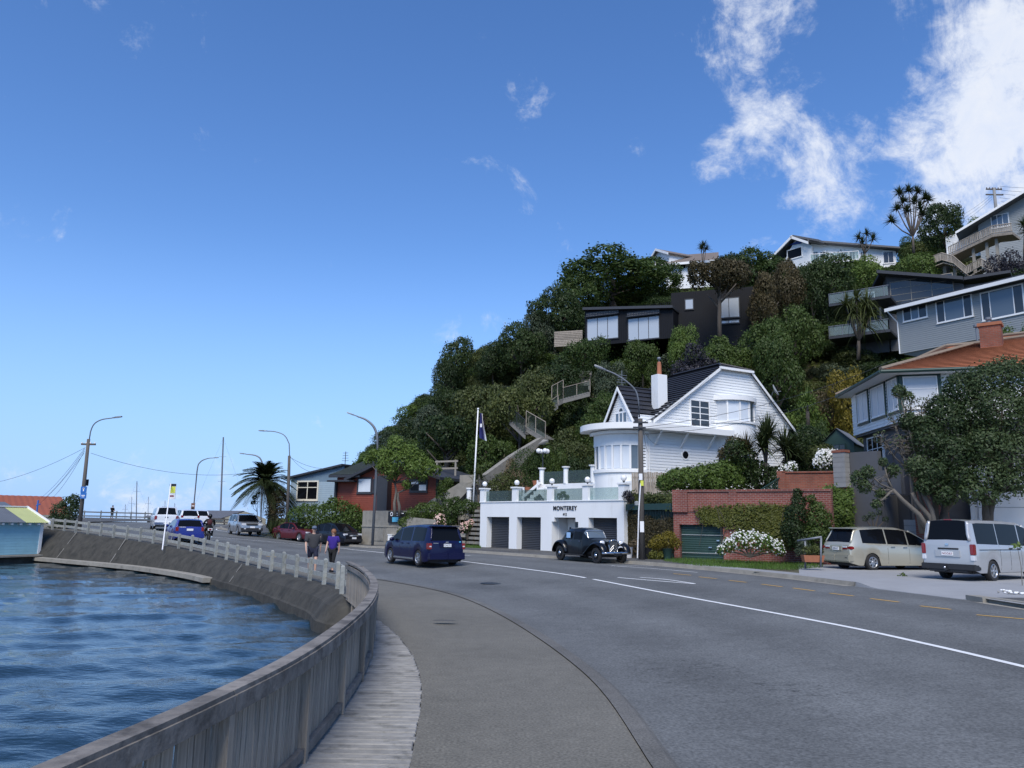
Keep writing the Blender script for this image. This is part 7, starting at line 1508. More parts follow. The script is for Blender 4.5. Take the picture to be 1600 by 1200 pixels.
 if 'plate' in S:
  (x,z,txt,col_,back)=S['plate'];pl=MB().box(x-.008,x+.008,-.18,.18,z-.062,z+.062).build('number_plate','sign_white',e)
  if txt:
   c=bpy.data.curves.new('plate_text','FONT');c.body=txt;c.size=.10;c.extrude=.001;c.align_x='CENTER';c.align_y='CENTER';t=bpy.data.objects.new('t',c);col.objects.link(t);me=bpy.data.meshes.new_from_object(t.evaluated_get(bpy.context.evaluated_depsgraph_get()));bpy.data.objects.remove(t);me.materials.clear();o=link('plate_text',me,col_,pl);o.location=(x+(-.0105 if back else.0105),0,z);o.rotation_euler=(R(90),0,R(-90)if back else R(90))
 for sg,x0,x1,z in S.get('roofrail',[]):
  for k in(1,-1):MB().tube([(x0,k*sg,z-.04),(x0-.08,k*sg,z+.03),(x1+.08,k*sg,z+.03),(x1,k*sg,z-.04)],.016,5).build('roof_rail','dark_steel',e)
 return e,sec_y
def place(px,py,off,heading,dx):  # ground point under a wheel -> car origin so that wheel (dx,dy in car) lands there
 p=gp(px,py,.01);c,s=math.cos(heading),math.sin(heading);x=p.x-(dx[0]*c-dx[1]*s);y=p.y-(dx[0]*s+dx[1]*c);return Vector((x,y,max(G(x,y),0)+off))
AZ=lambda deg:R(90-deg)  # compass like: angle from +Y towards +X -> Blender heading of local +x

# silver grey delivery van, rear to the road
vanS=dict(top=[(2.40,.62,'b'),(2.36,.92,'b'),(2.18,1.08,'b'),(1.98,1.14,'ws'),(1.25,1.84,'b'),(.9,1.93,'b'),(0,1.965,'b'),(-1.9,1.965,'b'),(-2.26,1.93,'rw'),(-2.37,1.30,'b'),(-2.40,1.15,'b')],W=1.70,r=.34,axles=(1.42,-1.22),belt=[(2.4,1.02),(1.9,1.08),(1,1.13),(-2.5,1.20)],tumble=.13,sill=.28,windows=[(1.75,.72),(.66,-.75),(-.79,-2.14)],paint='paint_van',seams=[.66,-.76,-.1],handles=[.5,-.05],mirror=(1.55,1.25),roundf=.6,taperf=.2,taperb=.05,roundb=.3,ww=.2,wheelin=.13,spokes=6,handle_mat='black_plastic',pillar=.05,
 boxes=[('tail_light','red_lamp',(-2.425,-2.27,.705,.842,.84,1.18,1)),('reverse_light','clear_lamp',(-2.428,-2.27,.70,.838,.66,.835,1)),('rear_bumper','black_plastic',(-2.50,-2.05,.0,.84,.36,.55,1)),('bumper_step','black_plastic',(-2.47,-2.2,-.62,.62,.29,.37,0)),('plate_recess','black_plastic',(-2.425,-2.39,-.36,.30,1.00,1.05,0)),('plate_panel','paint_van',(-2.43,-2.39,-.40,.40,.76,.985,0)),('brake_light','red_lamp',(-2.26,-2.2,-.13,.13,1.925,1.965,0)),('badge','chrome',(-2.43,-2.39,-.06,.06,1.13,1.19,0)),('tow_bar','dark_steel',(-2.62,-2.45,-.04,.04,.34,.40,0)),('side_rail','black_plastic',(-2.1,.6,.845,.856,1.0,1.02,1)),('headlight','clear_lamp',(2.2,2.38,.5,.78,.74,.98,1))],plate=(-2.44,.87,'NGG63','red_lamp',True))
vh=AZ(57);van,_=car('delivery_van','silver white delivery van parked on the driveway, rear to the road',vanS,place(1551,913.5,.10,vh,(-1.22,-.73)),vh,'van')
MB().sphere((-2.64,0,.44),.035,8,6).build('tow_ball','chrome',van,True)
# gold people carrier
mpvS=dict(top=[(2.38,.52,'b'),(2.36,.72,'b'),(2.1,.90,'b'),(1.62,1.02,'ws'),(.62,1.58,'b'),(.1,1.69,'b'),(-.9,1.72,'b'),(-1.75,1.66,'b'),(-1.98,1.61,'rw'),(-2.27,1.08,'b'),(-2.36,.98,'b'),(-2.37,.86,'b')],W=1.79,r=.325,axles=(1.45,-1.38),belt=[(2.38,.92),(1.6,.97),(.5,1.00),(-2.4,1.07)],tumble=.26,sill=.20,windows=[(1.35,.42),(.36,-.62),(-.68,-1.82)],paint='paint_gold',seams=[.39,-.65],handles=[.18,-.42],mirror=(1.05,1.06),handle_mat='chrome',spokes=7,roundb=.6,taperb=.14,
 boxes=[('tail_light','red_lamp',(-2.37,-2.0,.60,.815,.80,.93,1)),('reverse_light','clear_lamp',(-2.39,-2.34,.36,.62,.865,.925,1)),('lower_lamp','red_lamp',(-2.39,-2.34,.36,.62,.80,.862,1)),('plate_garnish','paint_gold',(-2.395,-2.35,-.34,.34,.745,.93,0)),('rear_bumper','paint_gold',(-2.47,-2.2,.0,.80,.34,.60,1)),('fog_vent','black_plastic',(-2.478,-2.45,.58,.70,.47,.51,1)),('spoiler','paint_gold',(-2.14,-1.85,-.66,.66,1.60,1.64,0)),('rear_wiper','black_plastic',(-2.26,-2.22,-.1,.38,1.13,1.15,0)),('headlight','clear_lamp',(2.0,2.3,.48,.78,.66,.82,1))],plate=(-2.40,.83,'ZJK417','sign_black',True))
gh_=AZ(73);car('people_carrier','gold people carrier parked on the driveway beside the handrail',mpvS,place(1363,895.5,.10,gh_,(-1.38,-.775)),gh_,'van')
# dark blue people carrier driving away
m2=dict(mpvS);m2.update(top=[(2.40,.52,'b'),(2.38,.72,'b'),(2.1,.92,'b'),(1.55,1.04,'ws'),(.65,1.60,'b'),(.1,1.70,'b'),(-.9,1.745,'b'),(-1.85,1.71,'b'),(-2.06,1.66,'rw'),(-2.26,1.08,'b'),(-2.34,.98,'b'),(-2.36,.84,'b')],W=1.83,paint='paint_blue',belt=[(2.4,.93),(1.5,1.0),(-2.4,1.06)],tumble=.22,windows=[(1.3,.45),(.38,-.62),(-.74,-1.9)],seams=[.41,-.66],spokes=5,handle_mat='paint_blue',r=.33,
 boxes=[('tail_light','red_lamp',(-2.37,-2.12,.72,.875,.72,.98,1)),('reverse_light','clear_lamp',(-2.375,-2.2,.735,.86,.80,.89,1)),('rear_bumper','paint_blue',(-2.45,-2.15,.0,.83,.30,.58,1)),('side_skirt','chrome',(-1.0,1.0,.885,.93,.26,.33,1)),('spoiler','paint_blue',(-2.22,-1.9,-.66,.66,1.655,1.695,0)),('plate_recess','paint_blue',(-2.385,-2.35,-.36,.36,.80,.99,0)),('badge','chrome',(-2.37,-2.33,-.06,.06,1.0,1.04,0)),('badge','chrome',(-2.37,-2.33,.42,.66,.965,.99,0)),('rear_sticker','sign_white',(-2.22,-2.19,.60,.68,1.10,1.17,0)),('rear_sticker','sign_cyan',(-2.36,-2.33,-.66,-.58,1.0,1.06,0))],plate=(-2.39,.89,'CNL721','sign_black',True))
bh=AZ(-33);car('people_carrier','dark blue people carrier driving away around the bend',m2,place(655,886.5,.006,bh,(-1.38,.79)),bh,'van')
# small distant ones
sed=dict(top=[(2.22,.50,'b'),(2.2,.68,'b'),(1.9,.80,'b'),(1.0,.93,'ws'),(.25,1.34,'b'),(-.2,1.41,'b'),(-.8,1.39,'rw'),(-1.65,1.02,'b'),(-2.1,.96,'b'),(-2.22,.86,'b'),(-2.24,.7,'b')],W=1.70,r=.30,axles=(1.32,-1.28),belt=[(2.3,.8),(1,.88),(-2.3,.96)],tumble=.3,sill=.2,windows=[(.75,-.05),(-.12,-1.2)],paint='paint_red',seams=[-.08],handles=[.1,-.8],mirror=(.72,.95),spokes=7,boxes=[('headlight','clear_lamp',(1.95,2.2,.45,.74,.58,.72,1)),('grille','black_plastic',(2.12,2.21,-.36,.36,.56,.68,0)),('tail_light','red_lamp',(-2.25,-2.0,.5,.76,.72,.88,1))],plate=(2.24,.46,'','sign_black',False))
rh=AZ(128);car('sedan','dark red sedan parked at the far kerb under the hedge',sed,place(468,846.5,.0,rh,(1.32,-.73)),rh)
bm_=dict(top=[(2.12,.5,'b'),(2.1,.74,'b'),(1.75,.95,'b'),(1.35,1.04,'ws'),(.35,1.56,'b'),(-.2,1.64,'b'),(-1.2,1.62,'b'),(-1.75,1.5,'rw'),(-2.05,1.0,'b'),(-2.1,.8,'b')],W=1.75,r=.31,axles=(1.3,-1.35),belt=[(2.2,.9),(1.2,.98),(-2.2,1.05)],tumble=.26,sill=.2,windows=[(1.0,.22),(.15,-.7),(-.8,-1.6)],paint='paint_navy',seams=[.18],handles=[0],mirror=(.95,1.05),spokes=5,boxes=[('headlight','clear_lamp',(1.68,2.02,.46,.76,.72,.88,1)),('grille','chrome',(2.06,2.125,-.4,.4,.70,.78,0)),('bumper','black_plastic',(1.95,2.16,.0,.74,.3,.5,1))],plate=(2.17,.56,'','sign_black',False))
nh=AZ(135);car('hatchback','black compact people carrier parked behind the two walkers',bm_,place(556,852.8,.0,nh,(1.3,.75)),nh)
suv=dict(top=[(2.25,.55,'b'),(2.22,.85,'b'),(1.9,1.02,'b'),(1.15,1.10,'ws'),(.45,1.60,'b'),(0,1.67,'b'),(-1.5,1.66,'b'),(-1.95,1.58,'rw'),(-2.2,1.1,'b'),(-2.25,.9,'b')],W=1.84,r=.36,axles=(1.3,-1.3),belt=[(2.3,1.0),(1,1.08),(-2.3,1.12)],tumble=.25,sill=.3,windows=[(.9,.15),(.08,-.85),(-.95,-1.75)],paint='paint_silver',seams=[.12],handles=[0],mirror=(.85,1.15),spokes=6,boxes=[('headlight','clear_lamp',(2.0,2.23,.48,.80,.78,.95,1)),('grille','black_plastic',(2.15,2.255,-.42,.42,.78,.92,0)),('bumper','black_plastic',(2.0,2.32,.0,.82,.38,.6,1)),('fog_light','clear_lamp',(2.3,2.33,.5,.64,.5,.58,1))],plate=(2.33,.66,'','sign_black',False),roofrail=[(.6,.2,-1.5,1.70)])
sh=AZ(147);car('suv','silver four wheel drive coming around the bend',suv,place(372,836.5,.0,sh,(1.3,-.8)),sh)
ute=dict(suv);ute.update(top=[(2.5,.6,'b'),(2.47,.9,'b'),(2.1,1.1,'b'),(1.35,1.16,'ws'),(.7,1.72,'b'),(.3,1.78,'b'),(-2.2,1.82,'b'),(-2.42,1.75,'rw'),(-2.52,1.22,'b'),(-2.56,1.15,'b'),(-2.57,.7,'b')],paint='paint_white',axles=(1.55,-1.5),tumble=.18,windows=[(1.1,.35),(.28,-.6),(-.75,-2.2)],r=.38,W=1.8,boxes=[('tail_light','red_lamp',(-2.585,-2.4,.68,.87,.82,1.12,1)),('rear_bumper','chrome',(-2.7,-2.5,.0,.85,.45,.62,1)),('tailgate_handle','black_plastic',(-2.59,-2.55,-.12,.12,.98,1.05,0))],plate=(-2.71,.55,'','sign_black',True),belt=[(2.5,1.06),(1,1.14),(-2.6,1.2)],roofrail=[])
uh=AZ(-28);car('pickup_truck','white pickup truck with canopy driving away at the bend',ute,place(240,828.5,.0,uh,(-1.5,.78)),uh,'truck')
wag=dict(top=[(2.3,.5,'b'),(2.28,.7,'b'),(1.9,.84,'b'),(1.1,.96,'ws'),(.35,1.36,'b'),(-.2,1.44,'b'),(-1.7,1.42,'b'),(-2.0,1.36,'rw'),(-2.28,.98,'b'),(-2.33,.9,'b'),(-2.34,.7,'b')],W=1.74,r=.31,axles=(1.35,-1.3),belt=[(2.3,.84),(1,.92),(-2.4,.98)],tumble=.28,sill=.2,windows=[(.85,.05),(-.02,-.9),(-1.0,-1.8)],paint='paint_bright_blue',seams=[.02],handles=[-.1],mirror=(.8,1.0),spokes=5,boxes=[('tail_light','red_lamp',(-2.35,-2.15,.62,.80,.70,.95,1)),('rear_bumper','paint_bright_blue',(-2.44,-2.2,.0,.82,.32,.56,1)),('name_strip','sign_white',(-2.345,-2.33,.25,.58,.93,.96,0))],plate=(-2.36,.80,'','sign_black',True),roofrail=[(.55,.1,-1.6,1.47)])
wh=AZ(-30);car('station_wagon','bright blue station wagon behind the fence beside the motorcycle',wag,place(270,848,.0,wh,(-1.3,.76)),wh)
for px,py,h_,lab,s_ in((288,823,-35,'white hatchback beyond the white pickup',1),(308,821.5,-30,'silver white hatchback above the motorcyclist',1)):
 b3=dict(bm_);b3.update(paint='paint_white',boxes=[('tail_light','red_lamp',(-2.1,-1.95,.62,.82,.85,1.05,1)),('rear_bumper','paint_white',(-2.2,-1.95,.0,.8,.3,.6,1))],plate=(-2.11,.7,'','sign_black',True));car('hatchback',lab,b3,gp(px,py)+Vector((0,0,.0)),AZ(h_))

# old black saloon of the nineteen thirties
def vintage():
 hd=AZ(151);loc=place(876,874.8,.0,hd,(-1.5,-.68));e=empty('vintage_car',loc,hd,'old black vintage saloon with chrome grille parked before the garages','car','cars and vans on the road and drive')
 # hull: stations x, half width at sill, belt, roof; heights
 st=[(1.72,.26,.30,.0,.42,.95,.97),(1.45,.34,.34,.0,.40,.96,1.00),(.95,.42,.42,.0,.38,.99,1.04),(.62,.58,.54,.0,.36,1.0,1.07),(.56,.60,.56,.50,.36,1.0,1.10),(.40,.64,.60,.54,.34,1.0,1.33),(.28,.66,.62,.55,.34,1.0,1.46),(.0,.69,.65,.57,.34,1.0,1.53),(-.5,.70,.67,.58,.34,1.0,1.55),(-1.0,.68,.65,.56,.34,1.0,1.52),(-1.35,.64,.60,.50,.36,.98,1.42),(-1.65,.56,.52,.40,.40,.96,1.22),(-1.95,.46,.42,.28,.44,.92,1.0),(-2.15,.30,.28,.15,.50,.82,.86)]
 X=catmull([s[:1]+(i,)for i,s in enumerate(st)],0)if False else None
 fine=[]
 for a,b in zip(st[:-1],st[1:]):
  n=max(1,int(abs(a[0]-b[0])/.07));fine+=[tuple(a[k]+(b[k]-a[k])*j/n for k in range(7))for j in range(n)]
 fine.append(st[-1]);body=MB();glass={};rows=[]
 for(x,ws,wb,wr,zs,zb,zt)in fine:
  cab=max(zt-zb,.03);wr_=wr if wr>.02 else wb*.55;rows.append([(ws,zs),(ws+.02,(zs+zb)/2),(wb+.01,zb-.08),(wb,zb),(wb+(wr_-wb)*.8,zb+cab*.66),(wr_*.86,zb+cab*.90),(wr_*.5,zb+cab*.985),(0,zt)])
 wx=[(.20,-.40),(-.52,-1.12)]
 for i in range(len(fine)-1):
  xm=(fine[i][0]+fine[i+1][0])/2
  for j in range(7):
   key=None
   if j==3:
    for k,(a,b)in enumerate(wx):
     if b<=xm<=a:key='side_window';kk=k
   if.30<=xm<=.555 and j>=4:key='windscreen';kk=9
   for sg in(1,-1):
    P=[(fine[i][0],sg*rows[i][j][0],rows[i][j][1]),(fine[i][0],sg*rows[i][j+1][0],rows[i][j+1][1]),(fine[i+1][0],sg*rows[i+1][j+1][0],rows[i+1][j+1][1]),(fine[i+1][0],sg*rows[i+1][j][0],rows[i+1][j][1])]
    P=P if sg<0 else P[::-1]
    (glass.setdefault((key,kk,sg if key=='side_window' else 0),MB())if key else body).poly(P)
 for i in(0,len(fine)-1):body.poly([(fine[i][0],y,z)for y,z in rows[i]]+[(fine[i][0],-y,z)for y,z in rows[i][::-1][1:]])
 def weld(o):
  bm=bmesh.new();bm.from_mesh(o.data);bmesh.ops.remove_doubles(bm,verts=bm.verts,dist=.001);bmesh.ops.recalc_face_normals(bm,faces=bm.faces);bm.to_mesh(o.data);bm.free();o.data.polygons.foreach_set('use_smooth',[True]*len(o.data.polygons));o.data.set_sharp_from_angle(angle=R(40));return o
 weld(body.build('body','paint_black',e))
 for(nm,kk,sg),mb in glass.items():weld(mb.build(nm,'lit_glass' if nm=='windscreen' else 'car_glass',e))
 MB().box(-2.0,1.5,-.45,.45,.26,.45).build('underbody','black_plastic',e)
 def fender(nm,path,ws,sg,y):
  mb=MB();m=len(path);n=10;base=0
  for k,((x,z),w)in enumerate(zip(path,ws)):
   a,b=path[max(k-1,0)],path[min(k+1,m-1)];tx,tz=b[0]-a[0],b[1]-a[1];l=math.hypot(tx,tz);nx,nz=-tz/l,tx/l
   if nz<0 and k>0 and k<m-1:nx,nz=-nx,-nz
   for j in range(n):t=math.pi*j/(n-1);mb.a((x+nx*math.sin(t)*.10,sg*(y+math.cos(t)*w),z+nz*math.sin(t)*.10))
  for k in range(m-1):
   for j in range(n-1):mb.f.append((k*n+j,k*n+j+1,(k+1)*n+j+1,(k+1)*n+j))
  mb.build(nm,'paint_black',e,True,50)
 fp=catmull([(1.98,.40),(1.96,.56),(1.82,.74),(1.55,.84),(1.28,.82),(.98,.66),(.66,.44),(.42,.33)],22);rp=catmull([(-1.02,.34),(-1.06,.55),(-1.2,.76),(-1.46,.86),(-1.75,.80),(-2.0,.60),(-2.14,.42)],20)
 for sg in(1,-1):
  fender('front_wing',[tuple(p)for p in fp],[.15+.07*math.sin(math.pi*k/21)for k in range(22)],sg,.63);fender('rear_wing',[tuple(p)for p in rp],[.12+.08*math.sin(math.pi*k/19)for k in range(20)],sg,.66);MB().box(-1.05,.5,min(sg*.6,sg*.80),max(sg*.6,sg*.80),.30,.34).build('running_board','black_plastic',e)
  for x in(1.45,-1.5):wheel(e,x,sg*.68,.345,.15,'paint_black',0,'chrome',sg)
  hl=MB(Matrix.Translation((1.62,sg*.52,.88))@Matrix.Rotation(R(90),4,'Y'));hl.lathe([(0,-.20),(.07,-.17),(.12,-.06),(.135,.02),(.125,.05),(0,.075)],16);hl.build('headlight','chrome',e,True);MB(Matrix.Translation((1.675,sg*.52,.88))@Matrix.Rotation(R(90),4,'Y')).lathe([(.118,.0),(.07,.035),(0,.045)],14).build('lens','clear_lamp',e,True)
  MB().box(-.7,-.55,min(sg*.665,sg*.70),max(sg*.665,sg*.70),.92,.95).build('door_handle','chrome',e);MB().box(.0,.15,min(sg*.665,sg*.70),max(sg*.665,sg*.70),.92,.95).build('door_handle','chrome',e)
  MB().tube([(1.9,sg*.28,.5),(2.02,sg*.28,.52)],.02,6).build('overrider','chrome',e)
  for x_ in(-.46,.26):MB().tube([(x_,sg*.69,.42),(x_,sg*.705,.7),(x_,sg*.66,.98)],.006,4).build('door_seam','black_plastic',e)
 # grille shield with chevrons
 g=empty('grille',(0,0,0));g.parent=e;gp2=[(-.20,.42),(.20,.42),(.27,.80),(.22,.98),(0,1.03),(-.22,.98),(-.27,.80)];mb=MB(Matrix.Translation((1.73,0,0))@Matrix.Rotation(R(90),4,'Z'));mb.prism(gp2,-.03,.03);mb.build('grille_mesh','dark_steel',g);lp=[(1.775,-y,z)for y,z in gp2];MB().tube(lp+[lp[0]],.025,6).build('grille_frame','chrome',g,True)
 for k in range(9):y=-.18+.045*k;MB().box(1.765,1.772,y-.005,y+.005,.46,.98-abs(y)*.3).build('bar','alloy',g)
 for zz in(.62,.72):MB().tube([(1.785,-.2,zz-.12),(1.79,0,zz+.08),(1.785,.2,zz-.12)],.009,5).build('chevron','alloy',g)
 MB().tube([(1.98,-.78,.46),(2.05,-.5,.47),(2.07,0,.47),(2.05,.5,.47),(1.98,.78,.46)],.045,8).build('front_bumper','chrome',e,True);MB().tube([(-2.2,-.6,.5),(-2.27,0,.5),(-2.2,.6,.5)],.04,8).build('rear_bumper','black_plastic',e,True)
 MB().box(2.09,2.105,-.22,.22,.36,.47).build('number_plate','sign_black',e)
 ws_=[(.55,-.50,1.05),(.36,-.47,1.40),(.34,.47,1.40),(.55,.50,1.05)];MB().tube(ws_+[ws_[0]],.018,5).build('windscreen_frame','alloy',e)
 MB().box(-.93,-.63,-.725,-.70,1.06,1.31).build('paper_notice','blue_notice',e)
mat('blue_notice',(.35,.55,.80),.6,.05,4)
vintage()

# ------------------------------------------------------------------ people
def skin_body(name,joints,edges,m,parent,root=0,sub=2):
 me=bpy.data.meshes.new(name);me.from_pydata([j[0]for j in joints],edges,[]);bm=bmesh.new();bm.from_mesh(me);lay=bm.verts.layers.skin.verify()
 bm.verts.ensure_lookup_table()
 for i,j in enumerate(joints):r=j[1];bm.verts[i][lay].radius=r if isinstance(r,tuple)else(r,r);bm.verts[i][lay].use_root=(i==root)
 bm.to_mesh(me);bm.free();o=link(name,me,m,parent);sk=o.modifiers.new('Skin','SKIN');sk.use_smooth_shade=True;ss=o.modifiers.new('Subdivision','SUBSURF');ss.levels=sub;ss.render_levels=sub;return o
def person(label,loc,face,H=1.75,top='cloth_charcoal',bottom='cloth_navy',short=True,sleeve=.45,hair='hair_dark',cap=None,female=False,pose='walk',build=1.0,group='people',bag=None):
 """Local +x is where the person faces. One skinned body with head and hands; clothing are children around it."""
 e=empty('person',loc,face,label,'person',group);k=H/1.75;b=build;sh=(.185 if female else.205)*b;hp=.10
 st=.22 if pose=='walk' else.05
 J={'pel':((0,0,.95),(.115*b,.15*b)),'wst':((.0,0,1.10),(.10*b,.135*b)),'chs':((.0,0,1.32),(.115*b,.165*b)),'nkb':((.0,0,1.46),(.06,.075)),'nck':((.01,0,1.53),(.052,.055)),'hd1':((.025,0,1.60),(.078,.068)),'hd2':((.02,0,1.68),(.088,.076)),'hd3':((.01,0,1.735),(.06,.055))}
 for s,n in((1,'l'),(-1,'r')):
  f=st*s;sw=-f*.6 if pose=='walk' else.12
  J['hip'+n]=((0,s*hp,.90),.09*b);J['kne'+n]=((f*.6+.03,s*(hp+.005),.50),.058*b);J['ank'+n]=((f-.05,s*hp,.09),.036);J['toe'+n]=((f+.13,s*(hp+.02),.035),(.03,.042))
  J['sho'+n]=((0,s*sh,1.41),.062*b);J['elb'+n]=((sw*.55-.02,s*(sh+.06),1.13),.042*b)
  if pose=='hold':J['wri'+n]=((.26,s*.10,1.12),.028)
  elif pose=='ride':J['wri'+n]=((.42,s*.28,1.08),.028)
  else:J['wri'+n]=((sw*1.1+.05,s*(sh+.05),.90),.028)
  w=Vector(J['wri'+n][0]);el=Vector(J['elb'+n][0]);d=(w-el).normalized();J['plm'+n]=(tuple(w+d*.06),(.018,.036))
  fw=Vector((1,0,0));sd=d.cross(fw)
  for q in range(4):
   o_=fw*(.024-.016*q);tip=w+d*(.10+(.075,.085,.08,.06)[q])+o_*1.2+Vector((0,-s*.022,0));mid=w+d*.125+o_*1.1;J['fm%d%s'%(q,n)]=(tuple(mid),.010);J['ft%d%s'%(q,n)]=(tuple(tip),.008)
  J['th1'+n]=(tuple(w+d*.055+fw*.045),.011);J['th2'+n]=(tuple(w+d*.10+fw*.06+Vector((0,-s*.012,0))),.009)
 E=[('pel','wst'),('wst','chs'),('chs','nkb'),('nkb','nck'),('nck','hd1'),('hd1','hd2'),('hd2','hd3')]
 for n in 'lr':
  E+=[('pel','hip'+n),('hip'+n,'kne'+n),('kne'+n,'ank'+n),('ank'+n,'toe'+n),('chs','sho'+n),('sho'+n,'elb'+n),('elb'+n,'wri'+n),('wri'+n,'plm'+n),('plm'+n,'th1'+n),('th1'+n,'th2'+n)]
  for q in range(4):E+=[('plm'+n,'fm%d%s'%(q,n)),('fm%d%s'%(q,n),'ft%d%s'%(q,n))]
 ks=list(J);ix={a:i for i,a in enumerate(ks)};sc3=lambda p:tuple(v*k for v in p)
 body=skin_body('body',[(sc3(J[a][0]),tuple(v*k for v in J[a][1])if isinstance(J[a][1],tuple)else J[a][1]*k)for a in ks],[(ix[a],ix[c])for a,c in E],'skin',e)
 def garment(nm,keys,edges,grow,m):
  kk={a:i for i,(a,_,_)in enumerate(keys)};js=[(sc3(p),tuple((v+grow)*k for v in(r if isinstance(r,tuple)else(r,r))))for a,p,r in keys];return skin_body(nm,js,[(kk[a],kk[c])for a,c in edges],m,e)
 P=lambda a:Vector(J[a][0]);mixp=lambda a,c,t:tuple(P(a).lerp(P(c),t))
 K=[('w0',(0,0,.86 if not female else.88),(.14*b,.175*b)),('w1',(0,0,1.10),(.13*b,.165*b)),('c',(0,0,1.32),(.155*b,.215*b)),('n',(0,0,1.47),(.075,.095))];Ed=[('w0','w1'),('w1','c'),('c','n')]
 for n in 'lr':K+=[('s'+n,J['sho'+n][0],.102*b),('e'+n,mixp('sho'+n,'elb'+n,min(1,sleeve*2)),.07*b)];Ed+=[('c','s'+n),('s'+n,'e'+n)]
 if sleeve>.6:
  for n in 'lr':K+=[('h'+n,mixp('elb'+n,'wri'+n,.95),.042)];Ed+=[('e'+n,'h'+n)]
 garment('shirt',K,Ed,.008,top)
 K=[('p',(0,0,.96),(.118*b,.152*b))];Ed=[];end=.82 if short else 1.0
 for n in 'lr':
  K+=[('h'+n,J['hip'+n][0],.105*b),('k'+n,mixp('hip'+n,'kne'+n,end),.082*b if short else.066)];Ed+=[('p','h'+n),('h'+n,'k'+n)]
  if not short:K+=[('a'+n,mixp('kne'+n,'ank'+n,.8),.048)];Ed+=[('k'+n,'a'+n)]
 garment('shorts' if short else 'trousers',K,Ed,.006,bottom)
 for n in 'lr':
  a,t=P('ank'+n),P('toe'+n);o=MB().sphere(((a.x+t.x)/2*k,(a.y+t.y)/2*k,.045*k),(.15*k,.052*k,.055*k),10,8).build('shoe','cloth_black',e,True)
 hc=Vector((.015,0,1.67))*k
 if female:o=MB().sphere(hc+Vector((-.02,0,.01)),(.115*k,.112*k,.125*k),14,10);o.sphere(hc+Vector((-.055,0,-.08)),(.075*k,.105*k,.12*k),12,8);o.build('hair',hair,e,True)
 else:MB().sphere(hc+Vector((-.02,0,.03)),(.098*k,.088*k,.09*k),12,8).build('hair',hair,e,True)
 if cap:MB().sphere(hc+Vector((0,0,.045)),(.108*k,.098*k,.085*k),14,8).build('cap',cap,e,True);MB().sphere(hc+Vector((.12*k,0,.035)),(.085*k,.07*k,.012),10,6).build('cap_peak',cap,e,True)
 fc=empty('face',(0,0,0));fc.parent=e;fx=.105*k
 for s in(1,-1):MB().sphere((fx-.012,s*.032*k,1.655*k),(.012,.016,.009),8,6).build('eye','sign_black',fc,True);MB().sphere((.015*k,s*.082*k,1.64*k),(.022,.012,.034),8,6).build('ear','skin',fc,True)
 MB().sphere((fx+.004,0,1.625*k),(.02,.015,.026),8,6).build('nose','skin',fc,True);MB().sphere((fx-.018,0,1.585*k),(.014,.028,.008),8,6).build('mouth','petal_pink',fc,True)
 return e
def on_path(px,py):p=gp(px,py,.03);return Vector((p.x,p.y,G(p.x,p.y)+.032))
p=on_path(487,896);person('man in cap, dark grey shirt and navy shorts walking along the footpath',p,math.atan2(-p.y,-p.x)+.10,1.78,cap='cloth_cap',build=1.12)
p=on_path(518,894);person('woman in violet top and black trousers walking on the footpath',p,math.atan2(-p.y,-p.x)-.35,1.66,'cloth_violet','cloth_black',False,.32,'hair_auburn',None,True)
p=gp(174,812.5);pz=Vector((p.x,p.y,G(p.x,p.y)+.1));D_=p.y;person('distant man in black standing by the far fence',pz,R(-15),1.72,'cloth_black','cloth_black',False,.95,'hair_dark','cloth_black',pose='hold')
# motorcyclist riding away, seen from behind
c=gp(325,846);mo=empty('motorcycle',c,AZ(-25),'small motorcycle with white tail carrying a rider beside the blue wagon','motorcycle')
for x in(.68,-.62):wheel(mo,x,0,.30,.11,'alloy',5,None,1)
MB().tube([(.68,0,.3),(.5,0,.75),(.42,0,.95)],.04,6).build('fork','chrome',mo);MB().sphere((.12,0,.74),(.32,.15,.14),12,8).build('tank','cloth_maroon',mo,True);MB().sphere((.02,0,.46),(.3,.16,.18),10,8).build('engine','dark_steel',mo,True);MB().sphere((-.42,0,.78),(.38,.13,.07),10,8).build('seat','black_plastic',mo,True);MB().box(-.95,-.6,-.14,.14,.70,.86).build('tail_fairing','paint_white',mo);MB().box(-.97,-.94,-.08,.08,.74,.82).build('tail_light','red_lamp',mo);MB().tube([(.42,-.36,1.02),(.45,0,.98),(.42,.36,1.02)],.018,6).build('handlebar','dark_steel',mo);MB().tube([(-.62,-.15,.32),(.1,-.16,.3)],.05,6).build('exhaust','chrome',mo)
rd=empty('person',c+Vector((-.15*math.cos(AZ(-25)),-.15*math.sin(AZ(-25)),0)),AZ(-25),'rider in dark jacket and black helmet sitting on the motorcycle','person','people')
RJ={'p':((-.1,0,.92),(.14,.16)),'c':((.0,0,1.28),(.14,.19)),'n':((.05,0,1.45),.07),'h':((.08,0,1.58),.09)}
RE=[('p','c'),('c','n'),('n','h')]
for s,n in((1,'l'),(-1,'r')):
 RJ.update({'s'+n:((.02,s*.21,1.38),.07),'e'+n:((.25,s*.34,1.18),.055),'w'+n:((.52,s*.34,1.06),.04),'f'+n:((.60,s*.33,1.05),.035),'hp'+n:((-.05,s*.14,.86),.10),'k'+n:((.33,s*.22,.72),.075),'a'+n:((.08,s*.2,.36),.05),'t'+n:((.26,s*.2,.32),.045)});RE+=[('c','s'+n),('s'+n,'e'+n),('e'+n,'w'+n),('w'+n,'f'+n),('p','hp'+n),('hp'+n,'k'+n),('k'+n,'a'+n),('a'+n,'t'+n)]
